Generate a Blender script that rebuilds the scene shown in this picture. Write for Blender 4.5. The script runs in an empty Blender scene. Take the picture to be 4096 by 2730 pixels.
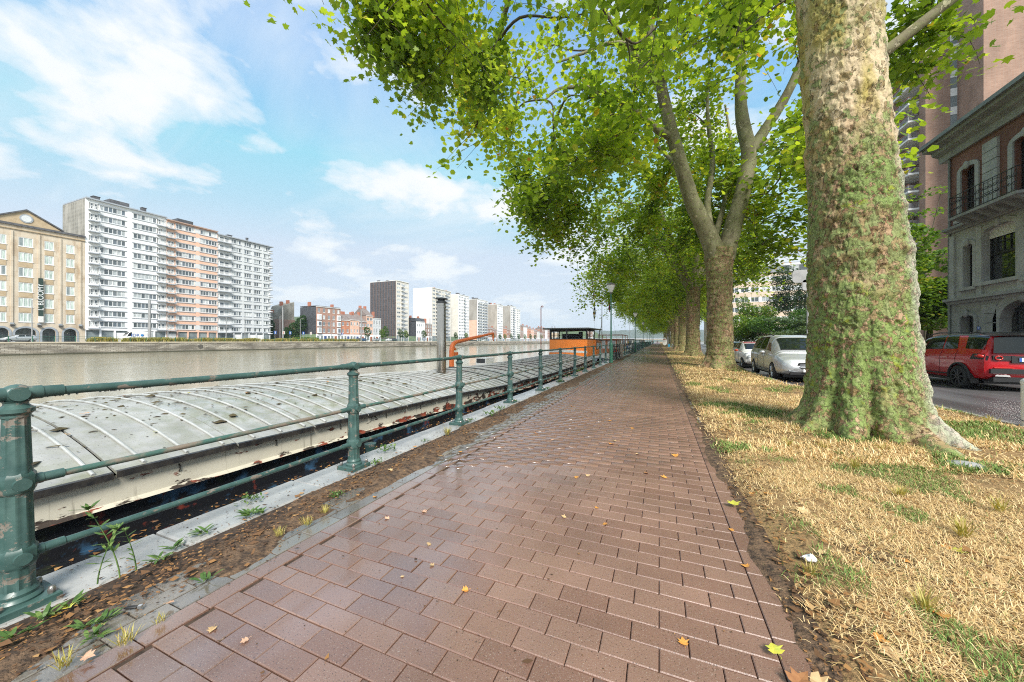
import bpy, math, random
import numpy as np
from mathutils import Matrix, Vector
random.seed(7); RNG = np.random.default_rng(11)
sc = bpy.context.scene
col = sc.collection
R = math.radians

# ------------------------------------------------------------------ camera
CAM_H = 1.4
YAW = math.atan(588 / 1418)
cam_d = bpy.data.cameras.new('camera'); cam = bpy.data.objects.new('camera', cam_d); col.objects.link(cam)
cam.location = (0, 0, CAM_H); cam.rotation_euler = (R(90), 0, YAW)
cam_d.sensor_width = 36; cam_d.lens = 36 * 1418 / 4096; cam_d.clip_start = 0.05; cam_d.clip_end = 9000
sc.camera = cam

# ------------------------------------------------------------------ sky, sun, exposure
SUN_EL, SUN_AZ = R(42), R(143)          # azimuth measured clockwise from +Y
sc.view_settings.view_transform = 'Standard'; sc.view_settings.look = 'None'
sc.view_settings.exposure = 1.18; sc.view_settings.gamma = 1.0
world = bpy.data.worlds.new('World'); sc.world = world; world.use_nodes = True
nt = world.node_tree; nt.nodes.clear()
def N(t, kind, **kw):
    n = t.nodes.new(kind)
    for k, v in kw.items(): setattr(n, k, v)
    return n
def mth(t, op, a=None, b=None, c=None, clamp=False):
    n = N(t, 'ShaderNodeMath', operation=op); n.use_clamp = clamp
    for i, v in enumerate((a, b, c)):
        if v is None: continue
        if isinstance(v, (int, float)): n.inputs[i].default_value = v
        else: t.links.new(v, n.inputs[i])
    return n.outputs[0]
def mixc(t, f, a, b, mode='MIX'):
    n = N(t, 'ShaderNodeMix', data_type='RGBA', blend_type=mode)
    for s, v in ((0, f), (6, a), (7, b)):
        if isinstance(v, (int, float)): n.inputs[s].default_value = v
        elif isinstance(v, (tuple, list)): n.inputs[s].default_value = (*v[:3], 1)
        else: t.links.new(v, n.inputs[s])
    return n.outputs[2]
def ramp(t, f, stops, interp='LINEAR'):
    n = N(t, 'ShaderNodeValToRGB'); e = n.color_ramp; e.interpolation = interp
    while len(e.elements) < len(stops): e.elements.new(0.5)
    for el, (p, c) in zip(e.elements, stops):
        el.position = p; el.color = (c, c, c, 1) if isinstance(c, (int, float)) else (*c[:3], 1)
    t.links.new(f, n.inputs[0]); return n.outputs[0]
def noise(t, vec, scale, detail=5, rough=.55, dist=0, dim='3D'):
    n = N(t, 'ShaderNodeTexNoise', noise_dimensions=dim)
    n.inputs['Scale'].default_value = scale; n.inputs['Detail'].default_value = detail
    n.inputs['Roughness'].default_value = rough; n.inputs['Distortion'].default_value = dist
    if vec is not None: t.links.new(vec, n.inputs['Vector'])
    return n.outputs['Fac']
def mapping(t, vec, scale=(1, 1, 1), loc=(0, 0, 0), rot=(0, 0, 0)):
    n = N(t, 'ShaderNodeMapping'); n.inputs['Scale'].default_value = scale
    n.inputs['Location'].default_value = loc; n.inputs['Rotation'].default_value = rot
    t.links.new(vec, n.inputs['Vector']); return n.outputs[0]

sky = N(nt, 'ShaderNodeTexSky', sky_type='NISHITA'); sky.sun_disc = False
sky.sun_elevation = SUN_EL; sky.sun_rotation = SUN_AZ; sky.air_density = 1.15; sky.dust_density = 0.6; sky.ozone_density = 1.6
tc = N(nt, 'ShaderNodeTexCoord')
sep = N(nt, 'ShaderNodeSeparateXYZ'); nt.links.new(tc.outputs['Generated'], sep.inputs[0])
zc = mth(nt, 'MAXIMUM', sep.outputs[2], 0.0)
den = mth(nt, 'ADD', zc, 0.22)
cmb = N(nt, 'ShaderNodeCombineXYZ')
nt.links.new(mth(nt, 'DIVIDE', sep.outputs[0], den), cmb.inputs[0]); nt.links.new(mth(nt, 'DIVIDE', sep.outputs[1], den), cmb.inputs[1])
cuv = cmb.outputs[0]
CS = (7.7, 2.9, 0)
warp = N(nt, 'ShaderNodeTexNoise'); warp.inputs['Scale'].default_value = 1.1; warp.inputs['Detail'].default_value = 3; nt.links.new(cuv, warp.inputs['Vector'])
wv = N(nt, 'ShaderNodeVectorMath', operation='MULTIPLY_ADD'); nt.links.new(warp.outputs['Color'], wv.inputs[0]); wv.inputs[1].default_value = (.35, .35, 0); nt.links.new(cuv, wv.inputs[2])
big = noise(nt, mapping(nt, wv.outputs[0], (1.0, 1.0, 1), CS), 2.1, 12, .54, .0)
wis = noise(nt, mapping(nt, cuv, (0.6, 1.7, 1), (9.2, 4.1, 0), (0, 0, .6)), 1.3, 7, .55, .8)
cl = ramp(nt, big, [(.485, 0.0), (.53, .55), (.60, 1.0)])
wi = ramp(nt, wis, [(.40, 0.04), (.70, .62)])
hz = ramp(nt, zc, [(0.0, .95), (.10, .58), (.30, .16), (.5, .04), (.8, 0.0)])
cov = mth(nt, 'MAXIMUM', cl, wi)
cov2 = mth(nt, 'MAXIMUM', cov, hz)
ccol = mixc(nt, ramp(nt, big, [(.50, 0.0), (.66, 1.0)]), (4.3, 4.7, 5.05), (5.1, 5.15, 5.2))
hcol = mixc(nt, hz, ccol, (4.0, 4.55, 4.95))
skyb = mixc(nt, 1.0, mixc(nt, 1.0, sky.outputs[0], (1.0, 1.45, 1.55), 'MULTIPLY'), (2.95, 3.62, 4.5), 'DARKEN')
fin = mixc(nt, cov2, skyb, hcol)
bg = N(nt, 'ShaderNodeBackground'); bg.inputs['Strength'].default_value = 0.09
nt.links.new(fin, bg.inputs[0])
wo = N(nt, 'ShaderNodeOutputWorld'); nt.links.new(bg.outputs[0], wo.inputs[0])

sun_d = bpy.data.lights.new('sun', 'SUN'); sun = bpy.data.objects.new('sun', sun_d); col.objects.link(sun)
sun_d.energy = 2.9; sun_d.angle = R(20); sun_d.color = (1, .955, .88)
sc.cycles.filter_width = 1.1; sc.cycles.use_denoising = False; sc.cycles.sample_clamp_indirect = 3.0; sc.cycles.max_bounces = 8; sc.cycles.diffuse_bounces = 4; sc.cycles.transmission_bounces = 6; sc.cycles.glossy_bounces = 3; sc.cycles.caustics_reflective = False; sc.cycles.caustics_refractive = False
sdir = Vector((math.sin(SUN_AZ) * math.cos(SUN_EL), math.cos(SUN_AZ) * math.cos(SUN_EL), math.sin(SUN_EL)))
sun.rotation_euler = sdir.to_track_quat('Z', 'Y').to_euler(); sun.location = (30, -40, 60)

# ------------------------------------------------------------------ numpy noise
def _h(ix, iy, iz):
    n = (ix.astype(np.int64) * 374761393 + iy.astype(np.int64) * 668265263 + iz.astype(np.int64) * 2147483647) & 0xffffffff
    n = ((n ^ (n >> 13)) * 1274126177) & 0xffffffff
    n = ((n ^ (n >> 16)) * 2246822519) & 0xffffffff
    return ((n ^ (n >> 15)) & 0xffffff) / float(0xffffff)
def vnoise(p):
    i = np.floor(p).astype(np.int64); f = p - i; f = f * f * (3 - 2 * f); r = 0
    for dx in (0, 1):
        for dy in (0, 1):
            for dz in (0, 1):
                w = (f[:, 0] if dx else 1 - f[:, 0]) * (f[:, 1] if dy else 1 - f[:, 1]) * (f[:, 2] if dz else 1 - f[:, 2])
                r = r + w * _h(i[:, 0] + dx, i[:, 1] + dy, i[:, 2] + dz)
    return r
def fbm(p, o=4):
    a, s, t = .5, 0, 0
    for k in range(o):
        s = s + a * vnoise(p); t += a; a *= .5; p = p * 2.03 + 17.3
    return s / t
def voro(p):
    i = np.floor(p).astype(np.int64); d1 = np.full(len(p), 9.); d2 = d1.copy(); cid = np.zeros(len(p))
    for dx in (-1, 0, 1):
        for dy in (-1, 0, 1):
            for dz in (-1, 0, 1):
                a, b, c = i[:, 0] + dx, i[:, 1] + dy, i[:, 2] + dz
                q = np.stack([a + _h(a, b, c), b + _h(a + 91, b, c), c + _h(a, b + 57, c)], 1)
                d = np.linalg.norm(p - q, axis=1); k = _h(a + 5, b + 9, c + 3)
                n1 = d < d1
                d2 = np.where(n1, d1, np.minimum(d2, d)); cid = np.where(n1, k, cid); d1 = np.where(n1, d, d1)
    return d1, d2, cid

# ------------------------------------------------------------------ mesh building
class MB:
    def __init__(s): s.v = []; s.f = []; s.mi = []; s.cur = 0
    def add(s, vs, fs):
        b = len(s.v); s.v += [tuple(v) for v in vs]; s.f += [tuple(b + i for i in f) for f in fs]; s.mi += [s.cur] * len(fs); return s
    def box(s, x0, x1, y0, y1, z0, z1):
        return s.add([(x0, y0, z0), (x1, y0, z0), (x1, y1, z0), (x0, y1, z0), (x0, y0, z1), (x1, y0, z1), (x1, y1, z1), (x0, y1, z1)],
                     [(3, 2, 1, 0), (4, 5, 6, 7), (0, 1, 5, 4), (1, 2, 6, 5), (2, 3, 7, 6), (3, 0, 4, 7)])
    def cbox(s, x0, x1, y0, y1, z0, z1, c=.01):
        # box whose top edge is chamfered
        return s.add([(x0, y0, z0), (x1, y0, z0), (x1, y1, z0), (x0, y1, z0), (x0, y0, z1 - c), (x1, y0, z1 - c), (x1, y1, z1 - c), (x0, y1, z1 - c),
                      (x0 + c, y0 + c, z1), (x1 - c, y0 + c, z1), (x1 - c, y1 - c, z1), (x0 + c, y1 - c, z1)],
                     [(0, 1, 5, 4), (1, 2, 6, 5), (2, 3, 7, 6), (3, 0, 4, 7), (4, 5, 9, 8), (5, 6, 10, 9), (6, 7, 11, 10), (7, 4, 8, 11), (8, 9, 10, 11)])
    def tube(s, pts, rad, n=8, caps=True):
        pts = [Vector(p) for p in pts]
        if isinstance(rad, (int, float)): rad = [rad] * len(pts)
        vs, fs = [], []; ref = None
        for i, p in enumerate(pts):
            t = (pts[min(i + 1, len(pts) - 1)] - pts[max(i - 1, 0)]); t = t.normalized() if t.length > 1e-9 else Vector((0, 0, 1))
            if ref is None: ref = Vector((1, 0, 0)) if abs(t.x) < .8 else Vector((0, 1, 0))
            a = (ref - t * ref.dot(t)).normalized(); ref = a; b = t.cross(a)
            for k in range(n):
                an = 2 * math.pi * k / n; vs.append(p + (a * math.cos(an) + b * math.sin(an)) * rad[i])
        for i in range(len(pts) - 1):
            for k in range(n):
                k2 = (k + 1) % n; fs.append((i * n + k, i * n + k2, (i + 1) * n + k2, (i + 1) * n + k))
        if caps: fs.append(tuple(range(n - 1, -1, -1))); fs.append(tuple((len(pts) - 1) * n + k for k in range(n)))
        return s.add(vs, fs)
    def lathe(s, prof, n=16, c=(0, 0, 0), mod=None):
        vs, fs = [], []
        for r, z in prof:
            for k in range(n):
                an = 2 * math.pi * k / n; q = r * (mod(k, z) if mod else 1)
                vs.append((c[0] + q * math.cos(an), c[1] + q * math.sin(an), c[2] + z))
        m = len(prof)
        for i in range(m - 1):
            for k in range(n):
                k2 = (k + 1) % n; fs.append((i * n + k, i * n + k2, (i + 1) * n + k2, (i + 1) * n + k))
        fs.append(tuple(range(n - 1, -1, -1))); fs.append(tuple((m - 1) * n + k for k in range(n)))
        return s.add(vs, fs)
    def prism(s, poly, a0, a1, axis='x'):
        # poly: list of 2-D points in the plane across the axis (x: (y,z), y: (x,z), z: (x,y))
        def P(a, p):
            return {'x': (a, p[0], p[1]), 'y': (p[0], a, p[1]), 'z': (p[0], p[1], a)}[axis]
        n = len(poly); vs = [P(a0, p) for p in poly] + [P(a1, p) for p in poly]
        fs = [tuple(range(n - 1, -1, -1)), tuple(range(n, 2 * n))] + [(i, (i + 1) % n, n + (i + 1) % n, n + i) for i in range(n)]
        return s.add(vs, fs)
    def ell(s, c, r, n=12, m=8):
        prof = []
        vs, fs = [], []
        for i in range(m + 1):
            ph = math.pi * i / m - math.pi / 2
            for k in range(n):
                an = 2 * math.pi * k / n
                vs.append((c[0] + r[0] * math.cos(ph) * math.cos(an), c[1] + r[1] * math.cos(ph) * math.sin(an), c[2] + r[2] * math.sin(ph)))
        for i in range(m):
            for k in range(n):
                k2 = (k + 1) % n; fs.append((i * n + k, i * n + k2, (i + 1) * n + k2, (i + 1) * n + k))
        return s.add(vs, fs)
    def xf(s, mat, i0=0):
        for i in range(i0, len(s.v)): s.v[i] = tuple(mat @ Vector(s.v[i]))
        return s
    def mesh(s, name, mats, off=(0, 0, 0), smooth=False):
        me = bpy.data.meshes.new(name)
        vs = s.v if off == (0, 0, 0) else [(x - off[0], y - off[1], z - off[2]) for x, y, z in s.v]
        me.from_pydata(vs, [], s.f)
        for m in (mats if isinstance(mats, (list, tuple)) else [mats]): me.materials.append(MAT[m])
        if any(s.mi): me.polygons.foreach_set('material_index', s.mi)
        if smooth: smooth_mesh(me, smooth)
        me.update(); return me
    def build(s, name, mat, parent=None, off=(0, 0, 0), smooth=False, loc=(0, 0, 0)):
        return put(name, s.mesh(name, mat, tuple(off), smooth), parent, loc)
def smooth_mesh(me, ang):
    me.polygons.foreach_set('use_smooth', [True] * len(me.polygons))
    if ang is not True and ang < 180:
        try: me.set_sharp_from_angle(angle=R(ang))
        except Exception: pass
def put(name, me, parent=None, loc=(0, 0, 0), rz=0, scale=None):
    o = bpy.data.objects.new(name, me); col.objects.link(o); o.location = loc
    if rz: o.rotation_euler = (0, 0, rz)
    if scale: o.scale = scale
    if parent: o.parent = parent
    return o
def empty(name, loc, rz=0):
    o = bpy.data.objects.new(name, None); col.objects.link(o); o.location = loc; o.rotation_euler = (0, 0, rz); o.empty_display_size = .2; return o
def tag(o, label=None, cat=None, group=None, kind=None):
    if label: o['label'] = label
    if cat: o['category'] = cat
    if group: o['group'] = group
    if kind: o['kind'] = kind
    return o
def copy_tree(o, parent=None):
    c = o.copy(); col.objects.link(c); c.parent = parent
    for ch in list(o.children): copy_tree(ch, c)
    return c
def np_mesh(name, verts, faces_flat, loop_tot, mats, tint=None, smooth=False):
    """fast mesh from numpy: verts (n,3), faces_flat loop vertex ids, loop_tot verts per face"""
    me = bpy.data.meshes.new(name); nf = len(loop_tot)
    me.vertices.add(len(verts)); me.vertices.foreach_set('co', np.ascontiguousarray(verts, dtype=np.float32).ravel())
    me.loops.add(len(faces_flat)); me.loops.foreach_set('vertex_index', np.ascontiguousarray(faces_flat, dtype=np.int32))
    me.polygons.add(nf); st = np.concatenate([[0], np.cumsum(loop_tot)[:-1]]).astype(np.int32)
    me.polygons.foreach_set('loop_start', st)
    try: me.polygons.foreach_set('loop_total', np.ascontiguousarray(loop_tot, dtype=np.int32))
    except Exception: pass
    if smooth: me.polygons.foreach_set('use_smooth', np.ones(nf, dtype=bool))
    if tint is not None:
        at = me.attributes.new('tint', 'FLOAT', 'FACE'); at.data.foreach_set('value', np.ascontiguousarray(tint, dtype=np.float32))
    for m in mats: me.materials.append(MAT[m])
    me.update(calc_edges=True); me.validate(); return me
def face_tint(me, vals):
    at = me.attributes.new('tint', 'FLOAT', 'FACE'); at.data.foreach_set('value', np.ascontiguousarray(vals, dtype=np.float32))

# ------------------------------------------------------------------ materials
MAT = {}
def newmat(name):
    m = bpy.data.materials.new(name); m.use_nodes = True; t = m.node_tree; t.nodes.clear()
    p = N(t, 'ShaderNodeBsdfPrincipled'); o = N(t, 'ShaderNodeOutputMaterial'); t.links.new(p.outputs[0], o.inputs[0])
    MAT[name] = m
    g = N(t, 'ShaderNodeNewGeometry')
    return t, p, o, g.outputs['Position']
def setc(t, p, c):
    if isinstance(c, (tuple, list)): p.inputs['Base Color'].default_value = (*c[:3], 1)
    else: t.links.new(c, p.inputs['Base Color'])
def bumpn(t, p, h, strength=.3, dist=.02):
    b = N(t, 'ShaderNodeBump'); b.inputs['Strength'].default_value = strength; b.inputs['Distance'].default_value = dist
    t.links.new(h, b.inputs['Height']); t.links.new(b.outputs[0], p.inputs['Normal']); return b
def attr(t, name='tint'):
    return N(t, 'ShaderNodeAttribute', attribute_name=name).outputs['Fac']
def objrand(t): return N(t, 'ShaderNodeObjectInfo').outputs['Random']
def simple(name, c1, c2=None, scale=3, rough=.6, metal=0, bump=0, bscale=None, bdist=.01, lo=.35, hi=.65, stretch=(1, 1, 1), rand=0, coat=0, spec=.5, detail=6):
    t, p, o, pos = newmat(name)
    v = mapping(t, pos, stretch) if stretch != (1, 1, 1) else pos
    c = c1
    if c2 is not None: c = mixc(t, ramp(t, noise(t, v, scale, detail), [(lo, 0.0), (hi, 1.0)]), c1, c2)
    if rand:
        h = N(t, 'ShaderNodeHueSaturation'); h.inputs['Value'].default_value = 1
        t.links.new(mth(t, 'MULTIPLY_ADD', objrand(t), 2 * rand, 1 - rand), h.inputs['Value'])
        if isinstance(c, tuple): h.inputs['Color'].default_value = (*c, 1)
        else: t.links.new(c, h.inputs['Color'])
        c = h.outputs[0]
    setc(t, p, c)
    p.inputs['Roughness'].default_value = rough; p.inputs['Metallic'].default_value = metal
    p.inputs['Coat Weight'].default_value = coat; p.inputs['Coat Roughness'].default_value = .06
    p.inputs['Specular IOR Level'].default_value = spec
    if bump: bumpn(t, p, noise(t, v, bscale or scale * 6, 5), bump, bdist)
    return MAT[name]
# ------------------------------------------------------------------ setting materials
def m_paver(name, ca, cb, wet=True):
    t, p, o, pos = newmat(name)
    tn = attr(t)
    base = mixc(t, tn, ca, cb)
    blot = ramp(t, noise(t, pos, 1.3, 4), [(.35, .82), (.65, 1.1)])
    base = mixc(t, 1.0, base, blot, 'MULTIPLY')
    sp = noise(t, pos, 190, 2, .7)
    base = mixc(t, ramp(t, sp, [(.60, 0.0), (.70, .75)]), base, (.42, .36, .30))
    base = mixc(t, ramp(t, noise(t, pos, 120, 2, .6), [(.30, .8), (.40, 0.0)]), base, (.035, .022, .018))
    dirt = ramp(t, noise(t, pos, 24, 3, .6), [(.70, 0.0), (.76, .85)])
    base = mixc(t, dirt, base, (.03, .02, .014))
    pud = ramp(t, noise(t, mapping(t, pos, (1, .55, 1)), 1.9, 3, .45), [(.50, 0.0), (.62, 1.0)])
    sx = N(t, 'ShaderNodeSeparateXYZ'); t.links.new(pos, sx.inputs[0])
    side = ramp(t, mth(t, 'MULTIPLY_ADD', sx.outputs[0], .30, .85), [(.08, .55), (.20, 1.0), (.75, .10)])   # water stands towards the quay side of the path
    wetm = mth(t, 'MULTIPLY', pud, side)
    setc(t, p, mixc(t, mth(t, 'MULTIPLY', side, .45), base, mixc(t, 1.0, base, (.62, .60, .60), 'MULTIPLY')))
    fine = noise(t, pos, 60, 3, .6)
    rg = mth(t, 'MULTIPLY_ADD', fine, .20, .30)
    rg = mth(t, 'SUBTRACT', rg, mth(t, 'MULTIPLY', side, .20))
    rg = mth(t, 'SUBTRACT', rg, mth(t, 'MULTIPLY', wetm, .30))
    slick = mth(t, 'MULTIPLY', ramp(t, tn, [(.78, 0.0), (.82, 1.0)]), side)       # a few smoother stones hold a film of water
    rg = mth(t, 'SUBTRACT', rg, mth(t, 'MULTIPLY', slick, .16), clamp=True)
    t.links.new(mth(t, 'MAXIMUM', rg, .05), p.inputs['Roughness'])
    p.inputs['Specular IOR Level'].default_value = .8
    p.inputs['Coat Roughness'].default_value = .10; p.inputs['Coat IOR'].default_value = 2.1
    t.links.new(mth(t, 'MULTIPLY', side, mth(t, 'MULTIPLY_ADD', pud, .5, .5)), p.inputs['Coat Weight'])
    b = bumpn(t, p, noise(t, pos, 150, 3, .7), .5, .003)
    t.links.new(mth(t, 'SUBTRACT', .5, mth(t, 'MULTIPLY', wetm, .45)), b.inputs['Strength'])
m_paver('paver_red', (.208, .112, .080), (.268, .155, .113))
m_paver('paver_grey', (.15, .13, .11), (.21, .185, .155))
simple('joint', (.028, .018, .013), (.07, .045, .03), 30, .9)
simple('soil', (.04, .024, .015), (.19, .115, .065), 22, .85, bump=.9, bscale=70, bdist=.02)
t, p, o, pos = newmat('far_paving')
br = N(t, 'ShaderNodeTexBrick'); br.inputs['Scale'].default_value = 4; br.inputs['Mortar Size'].default_value = .01
br.inputs['Color1'].default_value = (.205, .105, .075, 1); br.inputs['Color2'].default_value = (.245, .132, .096, 1); br.inputs['Mortar'].default_value = (.05, .03, .025, 1)
t.links.new(pos, br.inputs['Vector']); setc(t, p, br.outputs[0]); p.inputs['Roughness'].default_value = .42
# wet coping stone
t, p, o, pos = newmat('coping')
c = mixc(t, ramp(t, noise(t, pos, 3.5, 6), [(.35, 0.0), (.65, 1.0)]), (.27, .27, .265), (.40, .395, .38))
c = mixc(t, ramp(t, noise(t, pos, 45, 3), [(.66, 0.0), (.72, .9)]), c, (.05, .04, .03))
setc(t, p, c)
t.links.new(ramp(t, noise(t, pos, 4, 3), [(.35, .10), (.62, .38)]), p.inputs['Roughness']); bumpn(t, p, noise(t, pos, 60, 4), .25, .006)
# verge
t, p, o, pos = newmat('verge')
n1 = noise(t, pos, 1.1, 6, .6); n2 = noise(t, pos, 34, 5, .7); n3 = noise(t, mapping(t, pos, loc=(5, 3, 1)), .8, 5, .6)
c = mixc(t, n2, (.16, .09, .04), (.46, .30, .13))
c = mixc(t, ramp(t, n1, [(.56, 0.0), (.66, .9)]), c, (.060, .036, .020))
c = mixc(t, ramp(t, n3, [(.60, 0.0), (.70, .6)]), c, (.12, .14, .045))
setc(t, p, c); p.inputs['Roughness'].default_value = .9; bumpn(t, p, n2, .9, .03)
t, p, o, pos = newmat('grass_blades')
tn = attr(t)
c = ramp(t, tn, [(0.0, (.28, .15, .06)), (.30, (.60, .40, .16)), (.60, (.86, .66, .36)), (.63, (.10, .17, .035)), (1.0, (.20, .30, .06))])
setc(t, p, c); p.inputs['Roughness'].default_value = .7
t, p, o, pos = newmat('litter')
c = ramp(t, attr(t), [(0.0, (.05, .025, .012)), (.4, (.16, .08, .035)), (.7, (.33, .16, .05)), (1.0, (.45, .28, .12))])
setc(t, p, c); p.inputs['Roughness'].default_value = .7
# asphalt, wet
t, p, o, pos = newmat('asphalt')
c = mixc(t, noise(t, pos, 130, 3, .8), (.055, .052, .055), (.14, .132, .132))
c = mixc(t, 1.0, c, ramp(t, noise(t, mapping(t, pos, (1, .2, 1)), 1.2, 5), [(.3, .75), (.7, 1.25)]), 'MULTIPLY')
setc(t, p, c); t.links.new(ramp(t, noise(t, mapping(t, pos, (1, .15, 1)), 1.5, 5), [(.35, .26), (.65, .5)]), p.inputs['Roughness']); bumpn(t, p, noise(t, pos, 160, 2), .5, .004)
simple('kerb', (.22, .20, .18), (.33, .31, .28), 6, .6, bump=.3, bscale=40)
simple('footway', (.24, .22, .20), (.32, .30, .27), 2, .5, bump=.2)
simple('far_ground', (.13, .14, .07), (.22, .20, .12), .05, .9)
simple('far_road', (.17, .165, .16), (.22, .215, .21), .5, .6)
# river
t, p, o, pos = newmat('river')
setc(t, p, mixc(t, ramp(t, noise(t, mapping(t, pos, (.02, .008, 1)), 1, 4), [(.35, 0.0), (.65, 1.0)]), (.31, .28, .19), (.36, .33, .24)))
p.inputs['Roughness'].default_value = .07; p.inputs['IOR'].default_value = 1.33; p.inputs['Specular IOR Level'].default_value = .5
w1 = noise(t, mapping(t, pos, (1.0, .45, 1), rot=(0, 0, .3)), 1.1, 6, .62, .4)
w2 = noise(t, mapping(t, pos, (.10, .05, 1), rot=(0, 0, -.4)), 1.0, 4, .6)
bumpn(t, p, mth(t, 'MULTIPLY', w1, ramp(t, w2, [(.3, .35), (.65, 1.3)])), 1.0, .055)
# stone quay of the far bank
t, p, o, pos = newmat('far_quay')
sx = N(t, 'ShaderNodeSeparateXYZ'); t.links.new(pos, sx.inputs[0])
cb = N(t, 'ShaderNodeCombineXYZ'); t.links.new(sx.outputs[1], cb.inputs[0]); t.links.new(sx.outputs[2], cb.inputs[1])
br = N(t, 'ShaderNodeTexBrick'); br.inputs['Scale'].default_value = 1; br.inputs['Brick Width'].default_value = .85; br.inputs['Row Height'].default_value = .30
br.inputs['Mortar Size'].default_value = .03; br.inputs['Color1'].default_value = (.46, .43, .37, 1); br.inputs['Color2'].default_value = (.30, .27, .22, 1); br.inputs['Mortar'].default_value = (.12, .10, .08, 1)
t.links.new(cb.outputs[0], br.inputs['Vector'])
st = ramp(t, noise(t, mapping(t, pos, (1, .12, .7)), 1.6, 6, .6), [(.40, 0.0), (.60, 1.0)])
c = mixc(t, mth(t, 'MULTIPLY', st, .75), br.outputs[0], (.085, .075, .06))
wl = ramp(t, mth(t, 'MULTIPLY_ADD', sx.outputs[2], .5, .68), [(.08, 1.0), (.22, 0.0)])      # algae line along the water
c = mixc(t, wl, c, (.055, .055, .032))
setc(t, p, c); p.inputs['Roughness'].default_value = .8; bumpn(t, p, br.outputs['Fac'], -.6, .05)
simple('far_coping', (.42, .37, .29), (.52, .46, .36), .8, .7)
simple('near_quay', (.05, .045, .04), (.12, .11, .09), 2, .5, bump=.5)
simple('hill_wood', (.045, .075, .020), (.10, .14, .045), .05, .9, bump=1, bscale=.12, bdist=6)
simple('hill_far', (.04, .065, .03), (.08, .10, .05), .02, .9, bump=1, bscale=.05, bdist=8)

WATER = -1.36
# ------------------------------------------------------------------ ground
MB().add([(-3.2, -80, -.32), (4000, -80, -.32), (4000, 4000, -.32), (-3.2, 4000, -.32)], [(0, 1, 2, 3)]).build('ground', 'far_ground')['kind'] = 'structure'
MB().add([(-700, -400, WATER), (-3.3, -400, WATER), (-3.3, 4000, WATER), (-700, 4000, WATER)], [(0, 1, 2, 3)]).build('water', 'river')['kind'] = 'structure'
# right bank quay with coping stones
q = MB().box(-3.36, -2.99, -12, 400, -3, -.16).build('quay_wall', 'near_quay'); tag(q, kind='structure')
yy = -3.0; k = 0
while yy < 46:
    ln = random.choice((1.05, 1.2, 1.35, .95)); z = random.uniform(-.006, .004)
    MB().cbox(-3.41, -2.975, yy + .004, yy + ln - .006, -.2, z, .012).build('coping_stone', 'coping', q); yy += ln
MB().cbox(-3.41, -2.975, yy, 400, -.2, 0, .012).build('coping_run', 'coping', q)
# path
bed = MB().box(-2.98, .70, -3, 60, -.30, -.012).build('path', 'joint'); tag(bed, kind='structure')
MB().box(-2.67, .62, 60, 420, -.30, -.004).build('paving', 'far_paving', bed)
ROW, LEN, G = .125, .2525, .0045
cells = []                               # (x0,x1,y0,y1,mat)
FX0, FX1 = -2.172, .490
nr0, nr1 = -6, 480
for r in range(nr0, nr1):
    y0 = r * ROW; x = 0.0 if r % 2 else LEN / 2
    xs = [x + i * LEN for i in range(-14, 8)]
    for x0 in xs:
        a, b = max(x0, FX0), min(x0 + LEN, FX1)
        if b - a > .03: cells.append((a, b, y0, y0 + ROW, 0))
for r in range(-4, 238):
    y0 = r * LEN
    for (a, b, mi, sh) in ((-2.302, -2.177, 0, .1), (.4915, .618, 0, .0), (-2.43, -2.306, 1, .04), (-2.556, -2.434, 1, .17), (-2.68, -2.56, 1, .08)):
        cells.append((a, b, y0 + sh, y0 + sh + LEN, mi))
def cell_key(c):
    x, y = (c[0] + c[1]) / 2, (c[2] + c[3]) / 2
    zc = -x * math.sin(YAW) + y * math.cos(YAW); xc = x * math.cos(YAW) + y * math.sin(YAW)
    if zc < .3: return 1e9
    px = 2048 + 1418 * xc / zc; py = 1365 + 1418 * CAM_H / zc
    vis = -60 < px < 4150 and py < 2790
    return zc if vis else 1e6 + zc
cells.sort(key=cell_key)
pm = {}
for i, c in enumerate(cells[:300]):
    w, d = round(c[1] - c[0], 3), round(c[3] - c[2], 3); v = random.randrange(6)
    key = (w, d, c[4], v)
    if key not in pm:
        hw, hd = w / 2 - G / 2, d / 2 - G / 2
        me = MB().cbox(-hw, hw, -hd, hd, -.02, 0, .004).mesh('paver', ['paver_red', 'paver_grey'][c[4]]); face_tint(me, [v / 5] * len(me.polygons)); pm[key] = me
    o = put('paver', pm[key], bed, ((c[0] + c[1]) / 2, (c[2] + c[3]) / 2, random.uniform(-.0015, .0015)))
    o.rotation_euler = (random.gauss(0, .004), random.gauss(0, .004), random.gauss(0, .003))
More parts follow.
